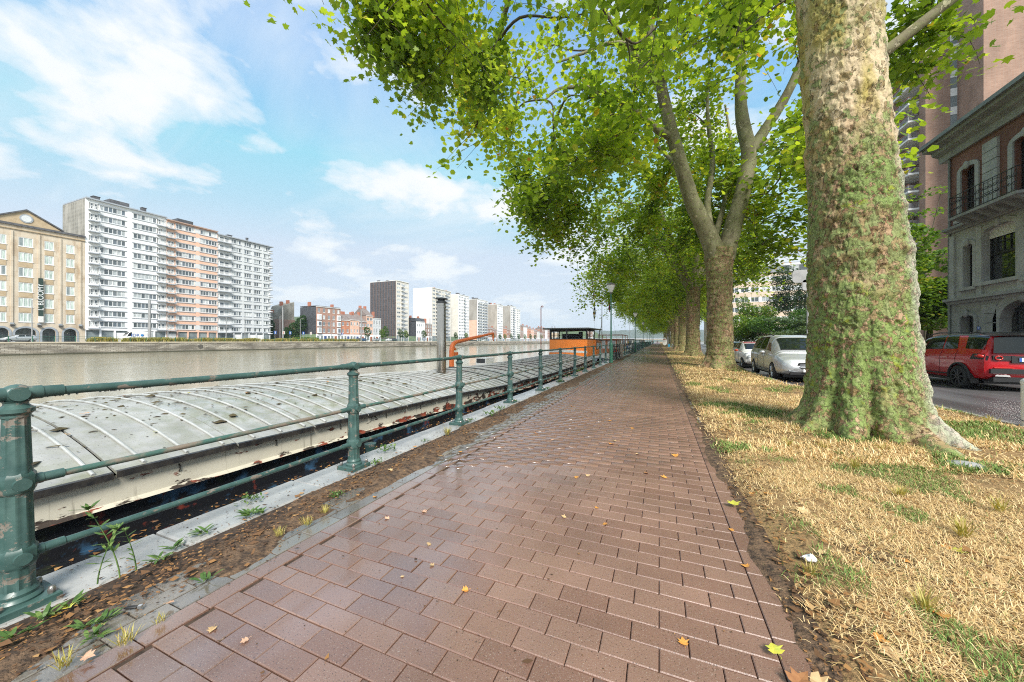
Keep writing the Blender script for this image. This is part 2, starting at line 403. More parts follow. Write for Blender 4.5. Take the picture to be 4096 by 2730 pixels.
for mi, mn in ((0, 'paver_red'), (1, 'paver_grey')):
    rest = np.array([c[:4] for c in cells[300:] if c[4] == mi])
    n = len(rest); x0, x1, y0, y1 = rest.T; x0 = x0 + G / 2; x1 = x1 - G / 2; y0 = y0 + G / 2; y1 = y1 - G / 2
    zt = RNG.uniform(-.0015, .0015, n); ch = .004
    lay = [(x0, y0, zt * 0 - .02), (x1, y0, zt * 0 - .02), (x1, y1, zt * 0 - .02), (x0, y1, zt * 0 - .02),
           (x0, y0, zt - ch), (x1, y0, zt - ch), (x1, y1, zt - ch), (x0, y1, zt - ch),
           (x0 + ch, y0 + ch, zt), (x1 - ch, y0 + ch, zt), (x1 - ch, y1 - ch, zt), (x0 + ch, y1 - ch, zt)]
    V = np.stack([np.stack(l, 1) for l in lay], 1).reshape(-1, 3)
    F = np.array([(0, 1, 5, 4), (1, 2, 6, 5), (2, 3, 7, 6), (3, 0, 4, 7), (4, 5, 9, 8), (5, 6, 10, 9), (6, 7, 11, 10), (7, 4, 8, 11), (8, 9, 10, 11)])
    FF = (F[None] + (np.arange(n) * 12)[:, None, None]).reshape(-1)
    me = np_mesh('paving_field', V, FF, np.full(n * 9, 4), [mn], np.repeat(RNG.random(n).round(1), 9))
    tag(put('paving_field', me, bed), kind='stuff')
# kerb stones along the verge edge, half buried
for y in np.arange(3.6, 40, 1.0):
    MB().cbox(.632, .70, y + .005, y + .995, -.1, random.uniform(-.030, .004), .008).build('edging_stone', 'kerb', bed)

# verge, kerb, road, far footway
def kerb_x(y):
    if y < 10.6: return 5.42
    if y > 14.2: return 3.78
    s = (y - 10.6) / 3.6; s = s * s * (3 - 2 * s); return 5.42 + (3.78 - 5.42) * s
T1 = (2.77, 6.84)
def verge_z(x, y):
    x = np.asarray(x, float); y = np.asarray(y, float)
    p = np.stack([x * 1.1, y * 1.1, x * 0], -1).reshape(-1, 3)
    n = (fbm(p, 3) - .5).reshape(x.shape)
    e = np.clip((x - .62) / .35, 0, 1); e2 = np.clip((np.vectorize(kerb_x)(y) - x) / .5, 0, 1)
    d = np.hypot(x - T1[0], y - T1[1])
    return .012 + e * e2 * (.035 + .10 * n) + .10 * np.exp(-(d / 1.1) ** 2)
ys = np.concatenate([np.arange(-2, 14, .09), np.arange(14, 40, .4), np.arange(40, 421, 5.)])
ss = np.linspace(0, 1, 42)
kx = np.array([kerb_x(y) for y in ys])
X = .640 + (kx[:, None] - .005 - .640) * ss[None]; Y = np.repeat(ys[:, None], 42, 1)
Zv = verge_z(X, Y); Zv[:, 0] = -.012
V = np.stack([X, Y, Zv], -1).reshape(-1, 3); ny = len(ys)
a = (np.arange(ny - 1)[:, None] * 42 + np.arange(41)[None]).ravel()
vg = put('verge', np_mesh('verge', V, np.stack([a, a + 1, a + 43, a + 42], 1).ravel(), np.full(len(a), 4), ['verge'], smooth=True)); tag(vg, kind='structure')
rd = MB()
rp = [(5.4, -60)] + [(kerb_x(y) + .05, y) for y in np.arange(10, 15.2, .4)] + [(3.83, 420), (11.6, 420), (11.6, -60)]
rd.add([(x, y, -.10) for x, y in rp], [tuple(range(len(rp)))[::-1]]).build('road', 'asphalt')['kind'] = 'structure'
kb = MB().box(11.6, 11.75, -30, 420, -.35, .032).build('kerb', 'kerb'); tag(kb, kind='structure')
y = 3.0
while y < 60:
    a, b = kerb_x(y), kerb_x(y + .98)
    MB().add([(a, y, -.3), (a + .14, y, -.3), (b + .14, y + .975, -.3), (b, y + .975, -.3), (a, y, .02), (a + .13, y, .015), (b + .13, y + .975, .015), (b, y + .975, .02)],
             [(4, 5, 6, 7), (0, 1, 5, 4), (1, 2, 6, 5), (2, 3, 7, 6), (3, 0, 4, 7)]).build('kerb_stone', 'kerb', kb); y += .98
MB().box(11.754, 60, -60, 420, -.34, .03).build('pavement', 'footway')['kind'] = 'structure'
MB().box(60.1, 400, -60, 420, -.34, .02).build('far_lot', 'far_ground')['kind'] = 'structure'
# soil drifts along the coping and along the right edge of the path
for (xa, xb, xm, hw, y1, lift) in ((-3.06, -2.28, -2.68, .33, 40, -.12), (.44, .90, .70, .20, 40, -.02)):
    xs = np.linspace(xa, xb, 20); ys = np.arange(-1.5, y1, .06)
    Xs, Ys = np.meshgrid(xs, ys); pn = np.stack([Xs * 4.2, Ys * 2.1, Xs * 0 + xa], -1).reshape(-1, 3)
    e = 1 - np.abs((Xs - xm) / hw) ** 2
    Zs = -.02 + .036 * np.clip(e + 2.6 * (fbm(pn, 4).reshape(Xs.shape) - .5) + lift, -.5, 1.1)
    V = np.stack([Xs, Ys, Zs], -1).reshape(-1, 3); a = (np.arange(len(ys) - 1)[:, None] * 20 + np.arange(19)[None]).ravel()
    tag(put('soil', np_mesh('soil', V, np.stack([a, a + 1, a + 21, a + 20], 1).ravel(), np.full(len(a), 4), ['soil'], smooth=True)), kind='structure')

# ------------------------------------------------------------------ left bank
LB = 1.22; QX = -114.0; FX = -136.0
fq = MB().box(QX - 1.0, QX, -200, 900, -4, LB - .28).build('quay_wall', 'far_quay'); tag(fq, kind='structure')
MB().box(QX - .9, QX + .12, -200, 900, LB - .28, LB + .02).build('coping', 'far_coping', fq)
for y in (56, 103, 160):                    # outlets in the wall
    MB().tube([(QX - .05, y, -.05), (QX + .1, y, -.05)], .55, 12).build('outlet', 'near_quay', fq)
MB().box(-900, QX - .9, -400, 1500, -4, LB).build('road', 'far_road')['kind'] = 'structure'
def hill(name, mat, pts, depth, seed, lab):
    """ridge: pts (x, y, height) along the crest; falls off on both sides"""
    r = np.random.default_rng(seed); P = np.array(pts, float); s = np.linspace(0, 1, 160)
    C = np.stack([np.interp(s, np.linspace(0, 1, len(P)), P[:, i]) for i in range(3)], 1)
    nrm = np.array([0, 1.0]); V = []
    prof = [(-1, 0), (-.8, .18), (-.6, .42), (-.4, .68), (-.2, .9), (0, 1), (.4, .6), (1, 0)]
    for o_, hgt in prof:
        q = C.copy(); q[:, 1] += o_ * depth; q[:, 2] = WATER + (C[:, 2]) * hgt
        q[:, 2] += (fbm(np.stack([q[:, 0] / 12, q[:, 1] / 12, q[:, 0] * 0], 1), 4) - .5) * 9 * min(1, hgt * 2)
        V.append(q)
    V = np.concatenate(V); m = 160; a = (np.arange(len(prof) - 1)[:, None] * m + np.arange(m - 1)[None]).ravel()
    o = put(name, np_mesh(name, V, np.stack([a, a + 1, a + m + 1, a + m], 1).ravel(), np.full(len(a), 4), [mat], smooth=True)); tag(o, kind='structure'); return o
hill('wooded_hill', 'hill_wood', [(-330, 860, 20), (-260, 850, 30), (-215, 840, 33), (-180, 840, 32), (-140, 840, 26), (-118, 840, 14), (-104, 840, 2)], 110, 1, '')
hill('hill', 'hill_far', [(-2600, 2600, 40), (-1500, 2600, 90), (-900, 2600, 70), (-600, 2600, 82), (-300, 2600, 76), (0, 2600, 84), (500, 2600, 70), (1200, 2600, 60)], 500, 2, '')
hill('hill', 'hill_wood', [(-1500, 560, 30), (-900, 560, 62), (-640, 640, 60), (-520, 760, 42), (-420, 900, 20)], 200, 3, '')
# ------------------------------------------------------------------ railing
t, p, o, pos = newmat('rail_green')
c = mixc(t, ramp(t, noise(t, pos, 9, 5), [(.35, 0.0), (.65, 1.0)]), (.030, .072, .066), (.060, .118, .106))
chip = ramp(t, noise(t, mapping(t, pos, (1, .5, 1)), 17, 6, .65), [(.575, 0.0), (.61, 1.0)])
c = mixc(t, mth(t, 'MULTIPLY', chip, .75), c, mixc(t, noise(t, pos, 40, 2), (.16, .085, .05), (.30, .28, .25)))
setc(t, p, c); t.links.new(ramp(t, noise(t, pos, 12, 4), [(.35, .30), (.7, .58)]), p.inputs['Roughness']); bumpn(t, p, mth(t, 'MULTIPLY_ADD', noise(t, pos, 55, 3), .3, mth(t, 'MULTIPLY', chip, -.5)), .35, .004)
simple('bolt_steel', (.25, .22, .2), (.4, .38, .36), 60, .35, metal=.8)
simple('rail_brown', (.055, .12, .10), (.20, .165, .13), 11, .4, lo=.42, hi=.56, stretch=(1, .5, 1), bump=.3)
RX, RY0, RP = -3.13, .73, 2.235
rail = empty('quay_railing', (RX, 0, 0)); tag(rail, 'green cast iron railing of fluted posts and three rails along the quay', 'railing')
flute = lambda k, z: 1 - (.075 if (k % 4) in (0, 1) and ((.10 < z < .21) or (.335 < z < .595) or (.725 < z < .995)) else 0)
prof = [(.080, .036), (.082, .05), (.075, .065), (.070, .072), (.072, .085), (.062, .098), (.0600, .101), (.0590, .209), (.062, .212), (.066, .22), (.066, .225)]
def postm(n=40):
    b = MB()
    b.lathe([(.082, .036), (.085, .048), (.076, .062), (.071, .066), (.073, .082), (.063, .096), (.0615, .102), (.0605, .205), (.063, .215)], n, mod=flute)
    b.lathe([(.063, .212), (.071, .222), (.073, .235), (.073, .292), (.071, .305), (.060, .318)], 8)
    b.lathe([(.0605, .314), (.0585, .337), (.0545, .594), (.057, .602)], n, mod=flute)
    b.lathe([(.057, .600), (.066, .610), (.068, .622), (.068, .682), (.066, .694), (.056, .708)], 8)
    b.lathe([(.056, .704), (.0535, .727), (.0475, .994), (.050, 1.0), (.050, 1.012), (.064, 1.026), (.064, 1.046), (.050, 1.056), (.042, 1.066), (.042, 1.076), (.05, 1.085)], n, mod=flute)
    return b
post_me = postm().mesh('post', 'rail_green', smooth=32)
post_lo = postm(12).mesh('post', 'rail_green', smooth=32)
cap = MB().ell((0, 0, 1.122), (.046, .055, .050), 18, 10); cap.tube([(-.056, 0, 1.122), (.056, 0, 1.122)], .036, 16); cap_me = cap.mesh('cap', 'rail_green', smooth=50)
pl = MB().cbox(-.12, .12, -.12, .12, -.005, .038, .006); plate_me = pl.mesh('base_plate', 'rail_green')
bo = MB().lathe([(.014, 0), (.016, .012), (.016, .024), (.011, .036), (.004, .040)], 8); bolt_me = bo.mesh('bolt', 'bolt_steel', smooth=40)
def sock_mesh(z, r):
    sk = MB().tube([(0, -.085, z), (0, .085, z)], r, 14); sk.tube([(0, -.16, z), (0, .16, z)], r * .88, 14)
    if z < 1: sk.tube([(-.06, 0, z), (.083, 0, z)], .032, 12)
    return sk.mesh('socket', 'rail_green', smooth=40)
sock_me = [sock_mesh(z, r) for z, r in ((1.122, .036), (.652, .029), (.264, .029))]
NP = 76
for i in range(-1, NP):
    y = RY0 + i * RP; near = i < 9
    po = put('post', post_me if near else post_lo, rail, (0, y, 0)); po.rotation_euler = (random.gauss(0, .006), random.gauss(0, .004), 0)
    put('cap', cap_me, po); put('base_plate', plate_me, po)
    if i < 26: [put('socket', sm_, po) for sm_ in sock_me]
    if i < 7:
        for sx in (-.09, .09):
            for sy in (-.09, .09): put('bolt', bolt_me, po, (sx, sy, .036))
    for z, r, mt in ((1.122, .0245, 'rail_green'), (.652, .0185, 'rail_brown' if i < 12 else 'rail_green'), (.264, .020, 'rail_green')):
        y2 = y + RP; n = 14 if near else 6
        mids = [(RX, y + (y2 - y) * k / 6, z - .006 * math.sin(math.pi * k / 6)) for k in range(7)] if near else [(RX, y, z), (RX, y2, z)]
        MB().tube(mids, r, n, False).build('rail', mt, rail, (RX, 0, 0), smooth=True)
# rain drops hanging under the near top rails
dr = MB()
for i in range(420):
    y = random.uniform(.8, 7.4); dr.ell((RX + random.uniform(-.006, .006), y, 1.122 - .027), (.004, .004, .0065), 5, 4)
simple('rain_drop', (.32, .36, .36), rough=.05); tag(dr.build('rain_drop', 'rain_drop', rail, (RX, 0, 0), smooth=True), kind='stuff')

# ------------------------------------------------------------------ lamp posts along the quay
simple('lamp_green', (.018, .105, .062), (.03, .14, .085), 8, .35)
simple('lamp_cap', (.10, .10, .095), (.16, .16, .15), 5, .5)
simple('lamp_glass', (.72, .74, .72), (.80, .81, .80), 3, .25)
simple('grey_metal', (.30, .30, .30), (.40, .40, .40), 4, .45, metal=.4)
lp_post = MB().lathe([(.13, 0), (.135, .02), (.125, .05), (.115, .1), (.115, 1.18), (.10, 1.24), (.055, 1.28), (.05, 1.3), (.038, 4.35), (.05, 4.36), (.05, 4.42), (.03, 4.45)], 14).mesh('post', 'lamp_green', smooth=40)
lp_neck = MB().lathe([(.05, 4.44), (.075, 4.47), (.085, 4.52), (.085, 4.55)], 14).mesh('neck', 'lamp_cap', smooth=40)
lp_glass = MB().lathe([(.085, 4.552), (.12, 4.62), (.265, 5.0), (.27, 5.02)], 18).mesh('lamp_shade', 'lamp_glass', smooth=40)
lp_cap = MB().lathe([(.30, 5.02), (.31, 5.035), (.29, 5.06), (.17, 5.13), (.06, 5.16), (.02, 5.20)], 18).mesh('cap', 'lamp_cap', smooth=40)
for k in range(9):
    r = empty('street_lamp', (-2.86, 23.6 + 25.2 * k, 0))
    tag(r, 'green lamp post with conical glass lantern beside the leaning bicycles' if k == 0 else 'green lamp post with conical glass lantern farther along the quay', 'street lamp', 'lamp posts along the quay')
    put('post', lp_post, r); put('neck', lp_neck, r); put('lamp_shade', lp_glass, r); put('cap', lp_cap, r)

# ------------------------------------------------------------------ barge
t, p, o, pos = newmat('barge_roof')
c = mixc(t, ramp(t, noise(t, pos, 2.2, 6), [(.35, 0.0), (.65, 1.0)]), (.27, .27, .255), (.40, .40, .385))
sx = N(t, 'ShaderNodeSeparateXYZ'); t.links.new(pos, sx.inputs[0])
moss = mth(t, 'MULTIPLY', ramp(t, noise(t, pos, 5, 6, .65), [(.42, 0.0), (.60, 1.0)]), ramp(t, noise(t, mapping(t, pos, loc=(3, 1, 0)), .55, 3), [(.35, .15), (.6, .85)]))
c = mixc(t, mth(t, 'MULTIPLY', moss, .8), c, (.17, .18, .09))
brn = ramp(t, noise(t, mapping(t, pos, (1, .25, 1)), 1.5, 4), [(.52, 0.0), (.62, .7)])
c = mixc(t, mth(t, 'MULTIPLY', brn, ramp(t, mth(t, 'MULTIPLY', sx.outputs[1], .05), [(.25, 0.0), (.5, 1.0)])), c, (.20, .13, .11))
c = mixc(t, ramp(t, noise(t, pos, 70, 4, .65), [(.62, 0.0), (.68, .8)]), c, (.06, .05, .035))
setc(t, p, c); t.links.new(ramp(t, noise(t, pos, 3.1, 5), [(.35, .16), (.65, .5)]), p.inputs['Roughness']); bumpn(t, p, noise(t, pos, 26, 5), .3, .008)
simple('barge_rib', (.32, .325, .31), (.44, .445, .43), 6, .3, bump=.2)
simple('barge_edge', (.012, .012, .014), (.04, .035, .03), 12, .4)
t, p, o, pos = newmat('barge_cream')
c = mixc(t, noise(t, pos, 3, 5), (.46, .43, .345), (.60, .565, .47))
sx = N(t, 'ShaderNodeSeparateXYZ'); t.links.new(pos, sx.inputs[0])
low = ramp(t, mth(t, 'MULTIPLY_ADD', sx.outputs[2], 3.0, .5), [(.35, .16), (.75, -.0)])
pe = ramp(t, mth(t, 'ADD', noise(t, mapping(t, pos, (1, .35, 1)), 8, 6, .65), low), [(.60, 0.0), (.63, 1.0)])
c = mixc(t, pe, c, mixc(t, ramp(t, noise(t, pos, 5, 3), [(.48, 0.0), (.55, 1.0)]), (.04, .03, .025), (.20, .045, .025)))
dri = ramp(t, noise(t, mapping(t, pos, (1, 14, 1.0)), 1.0, 4), [(.62, 0.0), (.70, .6)])
c = mixc(t, dri, c, (.10, .085, .06)); setc(t, p, c); p.inputs['Roughness'].default_value = .5; bumpn(t, p, pe, -.4, .006)
t, p, o, pos = newmat('barge_hull')
c = mixc(t, ramp(t, noise(t, pos, 4, 6, .6), [(.56, 0.0), (.66, 1.0)]), (.012, .013, .016), (.035, .085, .15))
c = mixc(t, ramp(t, noise(t, mapping(t, pos, loc=(4, 7, 2)), 5, 6, .6), [(.62, 0.0), (.68, 1.0)]), c, (.16, .035, .025))
c = mixc(t, ramp(t, noise(t, mapping(t, pos, loc=(1, 2, 9)), 3, 5, .6), [(.60, 0.0), (.70, .7)]), c, (.035, .045, .018))
setc(t, p, c); p.inputs['Roughness'].default_value = .35; bumpn(t, p, noise(t, pos, 20, 4), .4, .01)
t, p, o, pos = newmat('barge_orange')
c = mixc(t, noise(t, pos, 1.4, 4), (.95, .23, .025), (.98, .30, .05))
c = mixc(t, ramp(t, noise(t, mapping(t, pos, (1, 1, .3)), 9, 4), [(.66, 0.0), (.74, .7)]), c, (.33, .10, .035)); setc(t, p, c); p.inputs['Roughness'].default_value = .4
simple('crane_orange', (.62, .13, .03), (.72, .19, .05), 6, .45, bump=.2)
simple('dark_frame', (.025, .03, .034), (.05, .055, .06), 6, .4)
simple('red_paint', (.45, .06, .03), (.55, .10, .05), 8, .45)
simple('white_paint', (.62, .62, .60), (.74, .74, .72), 4, .45)
simple('stained_wood', (.28, .09, .04), (.36, .13, .06), 5, .5)
simple('clear_pane', (.60, .66, .68), rough=.04, spec=.8)
t, p, o, pos = newmat('glass'); setc(t, p, (.9, .95, .95)); p.inputs['Transmission Weight'].default_value = 1; p.inputs['Roughness'].default_value = .02; p.inputs['IOR'].default_value = 1.1
t, p, o, pos = newmat('stainless')
setc(t, p, mixc(t, noise(t, mapping(t, pos, (1, 1, .2)), 5, 4), (.40, .36, .30), (.62, .58, .52))); p.inputs['Metallic'].default_value = 1; p.inputs['Roughness'].default_value = .14; bumpn(t, p, noise(t, pos, 6, 3), .2, .01)
simple('rope', (.12, .10, .08), (.2, .17, .13), 30, .8)

BX = -6.4; EV = 2.2                     # barge centre line, half width of the roof
def eave_z(y): return float(np.interp(y, [-8, 1, 3, 6, 10, 14, 20, 26, 34], [.32, .30, .28, .22, .08, .02, .05, .12, .25]))
def crest_z(y): return eave_z(y) + .36
def roof_pt(y, s, lift=0):              # s in -1..1 across
    z = eave_z(y) + .36 * (1 - s * s) ; return (BX + EV * s, y, z + lift)
barge = empty('barge', (BX, 12, WATER)); BO = (BX, 12, WATER)
tag(barge, 'long moored barge with arched ribbed grey roof and orange wheelhouse', 'barge')
hb = MB()
for (y0, y1, w0, w1) in ((-9, 24, 2.45, 2.45), (24, 33, 2.45, 2.3), (33, 36.5, 2.3, .7)):
    for s in (-1, 1):
        hb.add([(BX + s * w0, y0, -2.4), (BX + s * w1, y1, -2.4), (BX + s * w1, y1, -.30), (BX + s * w0, y0, -.30)], [(0, 1, 2, 3)])
        hb.add([(BX + s * w0, y0, -.30), (BX + s * w1, y1, -.30), (BX + s * (w1 - .42), y1, -.30), (BX + s * (w0 - .42), y0, -.30)], [(0, 1, 2, 3)])
        hb.add([(BX + s * (w0 + .03), y0, -.42), (BX + s * (w1 + .03), y1, -.42), (BX + s * (w1 + .03), y1, -.24), (BX + s * (w0 + .03), y0, -.24), (BX + s * (w0 - .03), y0, -.24), (BX + s * (w1 - .03), y1, -.24)], [(0, 1, 2, 3), (3, 2, 5, 4)])
hb.add([(BX - .7, 36.5, -2.4), (BX + .7, 36.5, -2.4), (BX + .7, 36.5, -.30), (BX - .7, 36.5, -.30)], [(0, 1, 2, 3)])
hb.add([(BX - 2.4, 24, -.31), (BX + 2.4, 24, -.31), (BX + .7, 36.5, -.31), (BX - .7, 36.5, -.31)], [(0, 1, 2, 3)])
hb.build('hull', 'barge_hull', barge, BO)
for s in (-1, 1):                        # half-rotten ledge and coaming under the roof
    hd = MB()
    for i in range(60):
        y0 = -8 + i * .55; y1 = y0 + .55
        e0, e1 = eave_z(y0) - .035, eave_z(y1) - .035
        xo = BX + s * (EV - .06)
        hd.add([(xo, y0, e0 - .23), (xo, y1, e1 - .23), (xo, y1, e1), (xo, y0, e0)], [(0, 1, 2, 3)])
        hd.add([(xo + s * .05, y0, e0 - .25), (xo + s * .05, y1, e1 - .25), (xo, y1, e1 - .225), (xo, y0, e0 - .225)], [(0, 1, 2, 3)])
    hd.build('coaming', 'barge_cream', barge, BO)
for s in (-1, 1):
    hk = MB()
    for i in range(60):
        y0 = -8 + i * .55; y1 = y0 + .55; xo = BX + s * (EV - .10)
        hk.add([(xo, y0, -.32), (xo, y1, -.32), (xo, y1, eave_z(y1) - .27), (xo, y0, eave_z(y0) - .27)], [(0, 1, 2, 3)])
    hk.build('coaming_base', 'barge_hull', barge, BO)
SS = np.linspace(-1, 1, 23)
y = -7.5; PW = .93; first = 2.40
ps = [first + PW * k for k in range(-10, 25)]
for k, y0 in enumerate(ps):
    if y0 > 24.6: break
    y1 = y0 + PW - .012; lift = random.uniform(-.006, .008) + (.02 if k in (15, 19) else 0)
    b = MB(); n = len(SS)
    tilt = random.uniform(-.008, .008)
    top = [roof_pt(y0 + .006, s, lift) for s in SS] + [roof_pt(y1, s, lift + tilt) for s in SS]
    low_ = [(x, yy, z - .022) for x, yy, z in top]
    b.add(top + low_, [(i, i + 1, n + i + 1, n + i) for i in range(n - 1)] + [(2 * n + i, 2 * n + n + i, 2 * n + n + i + 1, 2 * n + i + 1) for i in range(n - 1)] +
          [(i + 1, i, 2 * n + i, 2 * n + i + 1) for i in range(n - 1)] + [(n + i, n + i + 1, 3 * n + i + 1, 3 * n + i) for i in range(n - 1)] + [(n - 1, 2 * n - 1, 4 * n - 1, 3 * n - 1), (0, 2 * n, 3 * n, n)])
    pn = b.build('roof_panel', 'barge_roof', barge, BO, smooth=40)
    eg = MB(); eg.add([(top[n - 1][0] + .004, top[n - 1][1], top[n - 1][2] - .05), (top[2 * n - 1][0] + .004, top[2 * n - 1][1], top[2 * n - 1][2] - .05), (top[2 * n - 1][0] + .004, top[2 * n - 1][1], top[2 * n - 1][2] + .004), (top[n - 1][0] + .004, top[n - 1][1], top[n - 1][2] + .004),
                       (top[n - 1][0] - .05, top[n - 1][1], top[n - 1][2] + .012), (top[2 * n - 1][0] - .05, top[2 * n - 1][1], top[2 * n - 1][2] + .012)], [(0, 1, 2, 3), (3, 2, 5, 4)])
    eg.build('edge_strip', 'barge_edge', pn, BO)
    for j in range(3):
        yr = y0 + PW * (j + .75) / 3 - .04
        rb = MB().tube([roof_pt(yr, s, lift + .014) for s in np.linspace(-.99, .985, 17)], .013 if y0 < 9 else .012, 7)
        rb.build('roof_rib', 'barge_rib' if y0 < 7 else 'barge_edge' if (k * 3 + j) % 3 == 0 and y0 > 9 else 'barge_rib', barge, BO, smooth=50)
    if k % 1 == 0:      # a hook on the cream board
        zz = eave_z(y0 + .45); xo = BX + EV - .06
        MB().tube([(xo + .004, y0 + .45, zz - .07), (xo + .02, y0 + .45, zz - .085), (xo + .02, y0 + .45, zz - .12), (xo + .004, y0 + .45, zz - .135)], .006, 5).build('hook', 'barge_edge', barge, BO)
# twigs, moss cushions and crumbs on the roof
rub = MB()
for i in range(2600):
    y = random.uniform(.6, 17) if random.random() < .8 else random.uniform(17, 24); s = random.gauss(.1, .42)
    if abs(s) > .93: continue
    p0 = Vector(roof_pt(y, s, .012)); a = random.uniform(0, 6.28); l = random.choice((.01, .014, .02, .03, .06 if random.random() < .4 else .02, .012))
    w = max(.004, l * random.uniform(.12, .7)); d = Vector((math.cos(a), math.sin(a), 0)) * l; e = Vector((-math.sin(a), math.cos(a), 0)) * w
    rub.add([p0 - d - e, p0 + d - e, p0 + d + e, p0 - d + e, p0 + Vector((0, 0, w * .7))], [(0, 1, 4), (1, 2, 4), (2, 3, 4), (3, 0, 4)])
simple('roof_crumbs', (.03, .02, .012), (.10, .08, .03), 9, .7); tag(rub.build('roof_crumbs', 'roof_crumbs', barge, BO), kind='stuff')
# wheelhouse
WX0, WX1, WY0, WY1 = -7.5, -4.72, 25.0, 28.6
cab = MB()
fr = [(WX0, WY0 + .35)] + [(WX0 + (WX1 - WX0) * k / 8, WY0 + .35 - .42 * math.sin(math.pi * k / 8) ** .8) for k in range(1, 8)] + [(WX1, WY0 + .35)]
outl = fr + [(WX1, WY1), (WX0, WY1)]
n = len(outl)
cab.add([(x, y, .30) for x, y in outl] + [(x, y, 1.50) for x, y in outl], [(i, (i + 1) % n, n + (i + 1) % n, n + i) for i in range(n)] + [tuple(range(n, 2 * n))])
wh = cab.build('wheelhouse', 'barge_orange', barge, BO, smooth=30)
scal = MB()                             # white weathered band at its foot
scal.add([(x - (0), y - .012, .34 + .10 * (1 - ((x - BX) / EV) ** 2) + .15) for x, y in fr] + [(x, y - .012, .62 + .14 * (1 - ((x - BX) / EV) ** 2) + random.uniform(-.05, .03)) for x, y in fr], [(i, i + 1, len(fr) + i + 1, len(fr) + i) for i in range(len(fr) - 1)])
scal.build('flaking_band', 'white_paint', wh, BO)
aft = MB(); aft.prism([(WY1 - .004, .2), (31.9, .2), (31.9, 1.42), (WY1 - .004, 1.50)], WX0 + .05, WX1 + .05, 'x'); aft.build('aft_cabin', 'barge_orange', barge, BO)
MB().prism([(WY1, 1.505), (32.1, 1.425), (32.1, 1.50), (WY1, 1.58)], WX0 - .1, WX1 + .2, 'x').build('aft_roof', 'lamp_cap', barge, BO)
for (a, b) in ((29.0, 30.0), (30.4, 31.5)):
    wn = MB().box(WX1 + .052, WX1 + .08, a, b, .72, 1.3).build('window', 'dark_frame', barge, BO); MB().box(WX1 + .082, WX1 + .088, a + .07, b - .07, .78, 1.24).build('pane', 'clear_pane', wn, BO)
fm = MB()
gz0, gz1 = 1.50, 2.24
for x, y in ((WX0 + .05, WY0 + .42), (-6.15, WY0 + .12), (WX1 - .05, WY0 + .42), (WX1 - .05, 26.6), (WX1 - .05, WY1 - .06), (WX0 + .05, 26.6), (WX0 + .05, WY1 - .06)):
    fm.box(x - .05, x + .05, y - .05, y + .05, gz0, gz1)
fm.tube([(WX0 + .05, WY0 + .42, gz0 + .03), (-6.15, WY0 + .12, gz0 + .03), (WX1 - .05, WY0 + .42, gz0 + .03), (WX1 - .05, WY1, gz0 + .03)], .05, 4)
fm.tube([(WX0 + .05, WY0 + .42, gz1 - .03), (-6.15, WY0 + .12, gz1 - .03), (WX1 - .05, WY0 + .42, gz1 - .03), (WX1 - .05, WY1, gz1 - .03), (WX0 + .05, WY1, gz1 - .03), (WX0 + .05, WY0 + .42, gz1 - .03)], .06, 4)
fm.tube([(WX0 + .05, WY0 + .40, 1.82), (-6.15, WY0 + .10, 1.82), (WX1 - .05, WY0 + .40, 1.82)], .012, 4)
fm.build('window_frame', 'dark_frame', wh, BO)
for a, b in (((WX0 + .05, WY0 + .42), (-6.15, WY0 + .12)), ((-6.15, WY0 + .12), (WX1 - .05, WY0 + .42)), ((WX1 - .05, WY0 + .42), (WX1 - .05, 26.6)), ((WX1 - .05, 26.6), (WX1 - .05, WY1)), ((WX0 + .05, WY1), (WX0 + .05, WY0 + .42))):
    MB().add([(*a, gz0 + .05), (*b, gz0 + .05), (*b, gz1 - .06), (*a, gz1 - .06)], [(0, 1, 2, 3)]).build('pane', 'glass', wh, BO)
MB().box(-6.9, -5.5, 27.2, 27.6, 1.5, 1.95).build('dashboard', 'dark_frame', wh, BO)
MB().tube([(-5.5, 26.9, 1.5), (-5.5, 26.9, 2.1)], .16, 10).build('seat', 'dark_frame', wh, BO)
rfm = MB(); rfm.prism([(WY0 - .3, 2.235), (WY0 - .3, 2.285), (30.7, 2.36), (30.7, 2.31)], WX0 - .28, WX1 + .30, 'x'); rf = rfm.build('wheelhouse_roof', 'dark_frame', barge, BO)
tl = MB()
for k in range(26): x = WX0 - .28 + k * .129; tl.tube([(x, WY0 - .34, 2.30), (x, 30.74, 2.375)], .045, 6)
tl.build('roof_sheet', 'lamp_cap', rf, BO, smooth=40)
for x in (WX1 + .1, WX0 - .1): MB().tube([(x, 30.4, 1.5), (x, 30.4, 2.33)], .025, 6).build('strut', 'dark_frame', barge, BO)
# chimney pipe
cx, cy = -5.82, 8.7; cz = roof_pt(cy, (cx - BX) / EV)[2]
ch = MB().lathe([(.135, cz - .03), (.135, 1.30), (.141, 1.302), (.141, 1.36), (.133, 1.362), (.127, 2.35), (.14, 2.352), (.14, 2.42), (.125, 2.43), (.125, 2.50)], 28, (cx, cy, 0)).build('chimney', 'stainless', barge, BO, smooth=35)
MB().lathe([(.10, 2.48), (.15, 2.49), (.155, 2.53), (.13, 2.55), (.10, 2.555), (.10, 2.60), (.175, 2.605), (.18, 2.63), (.12, 2.65), (.02, 2.67)], 24, (cx, cy, 0)).build('cowl', 'dark_frame', ch, BO, smooth=35)
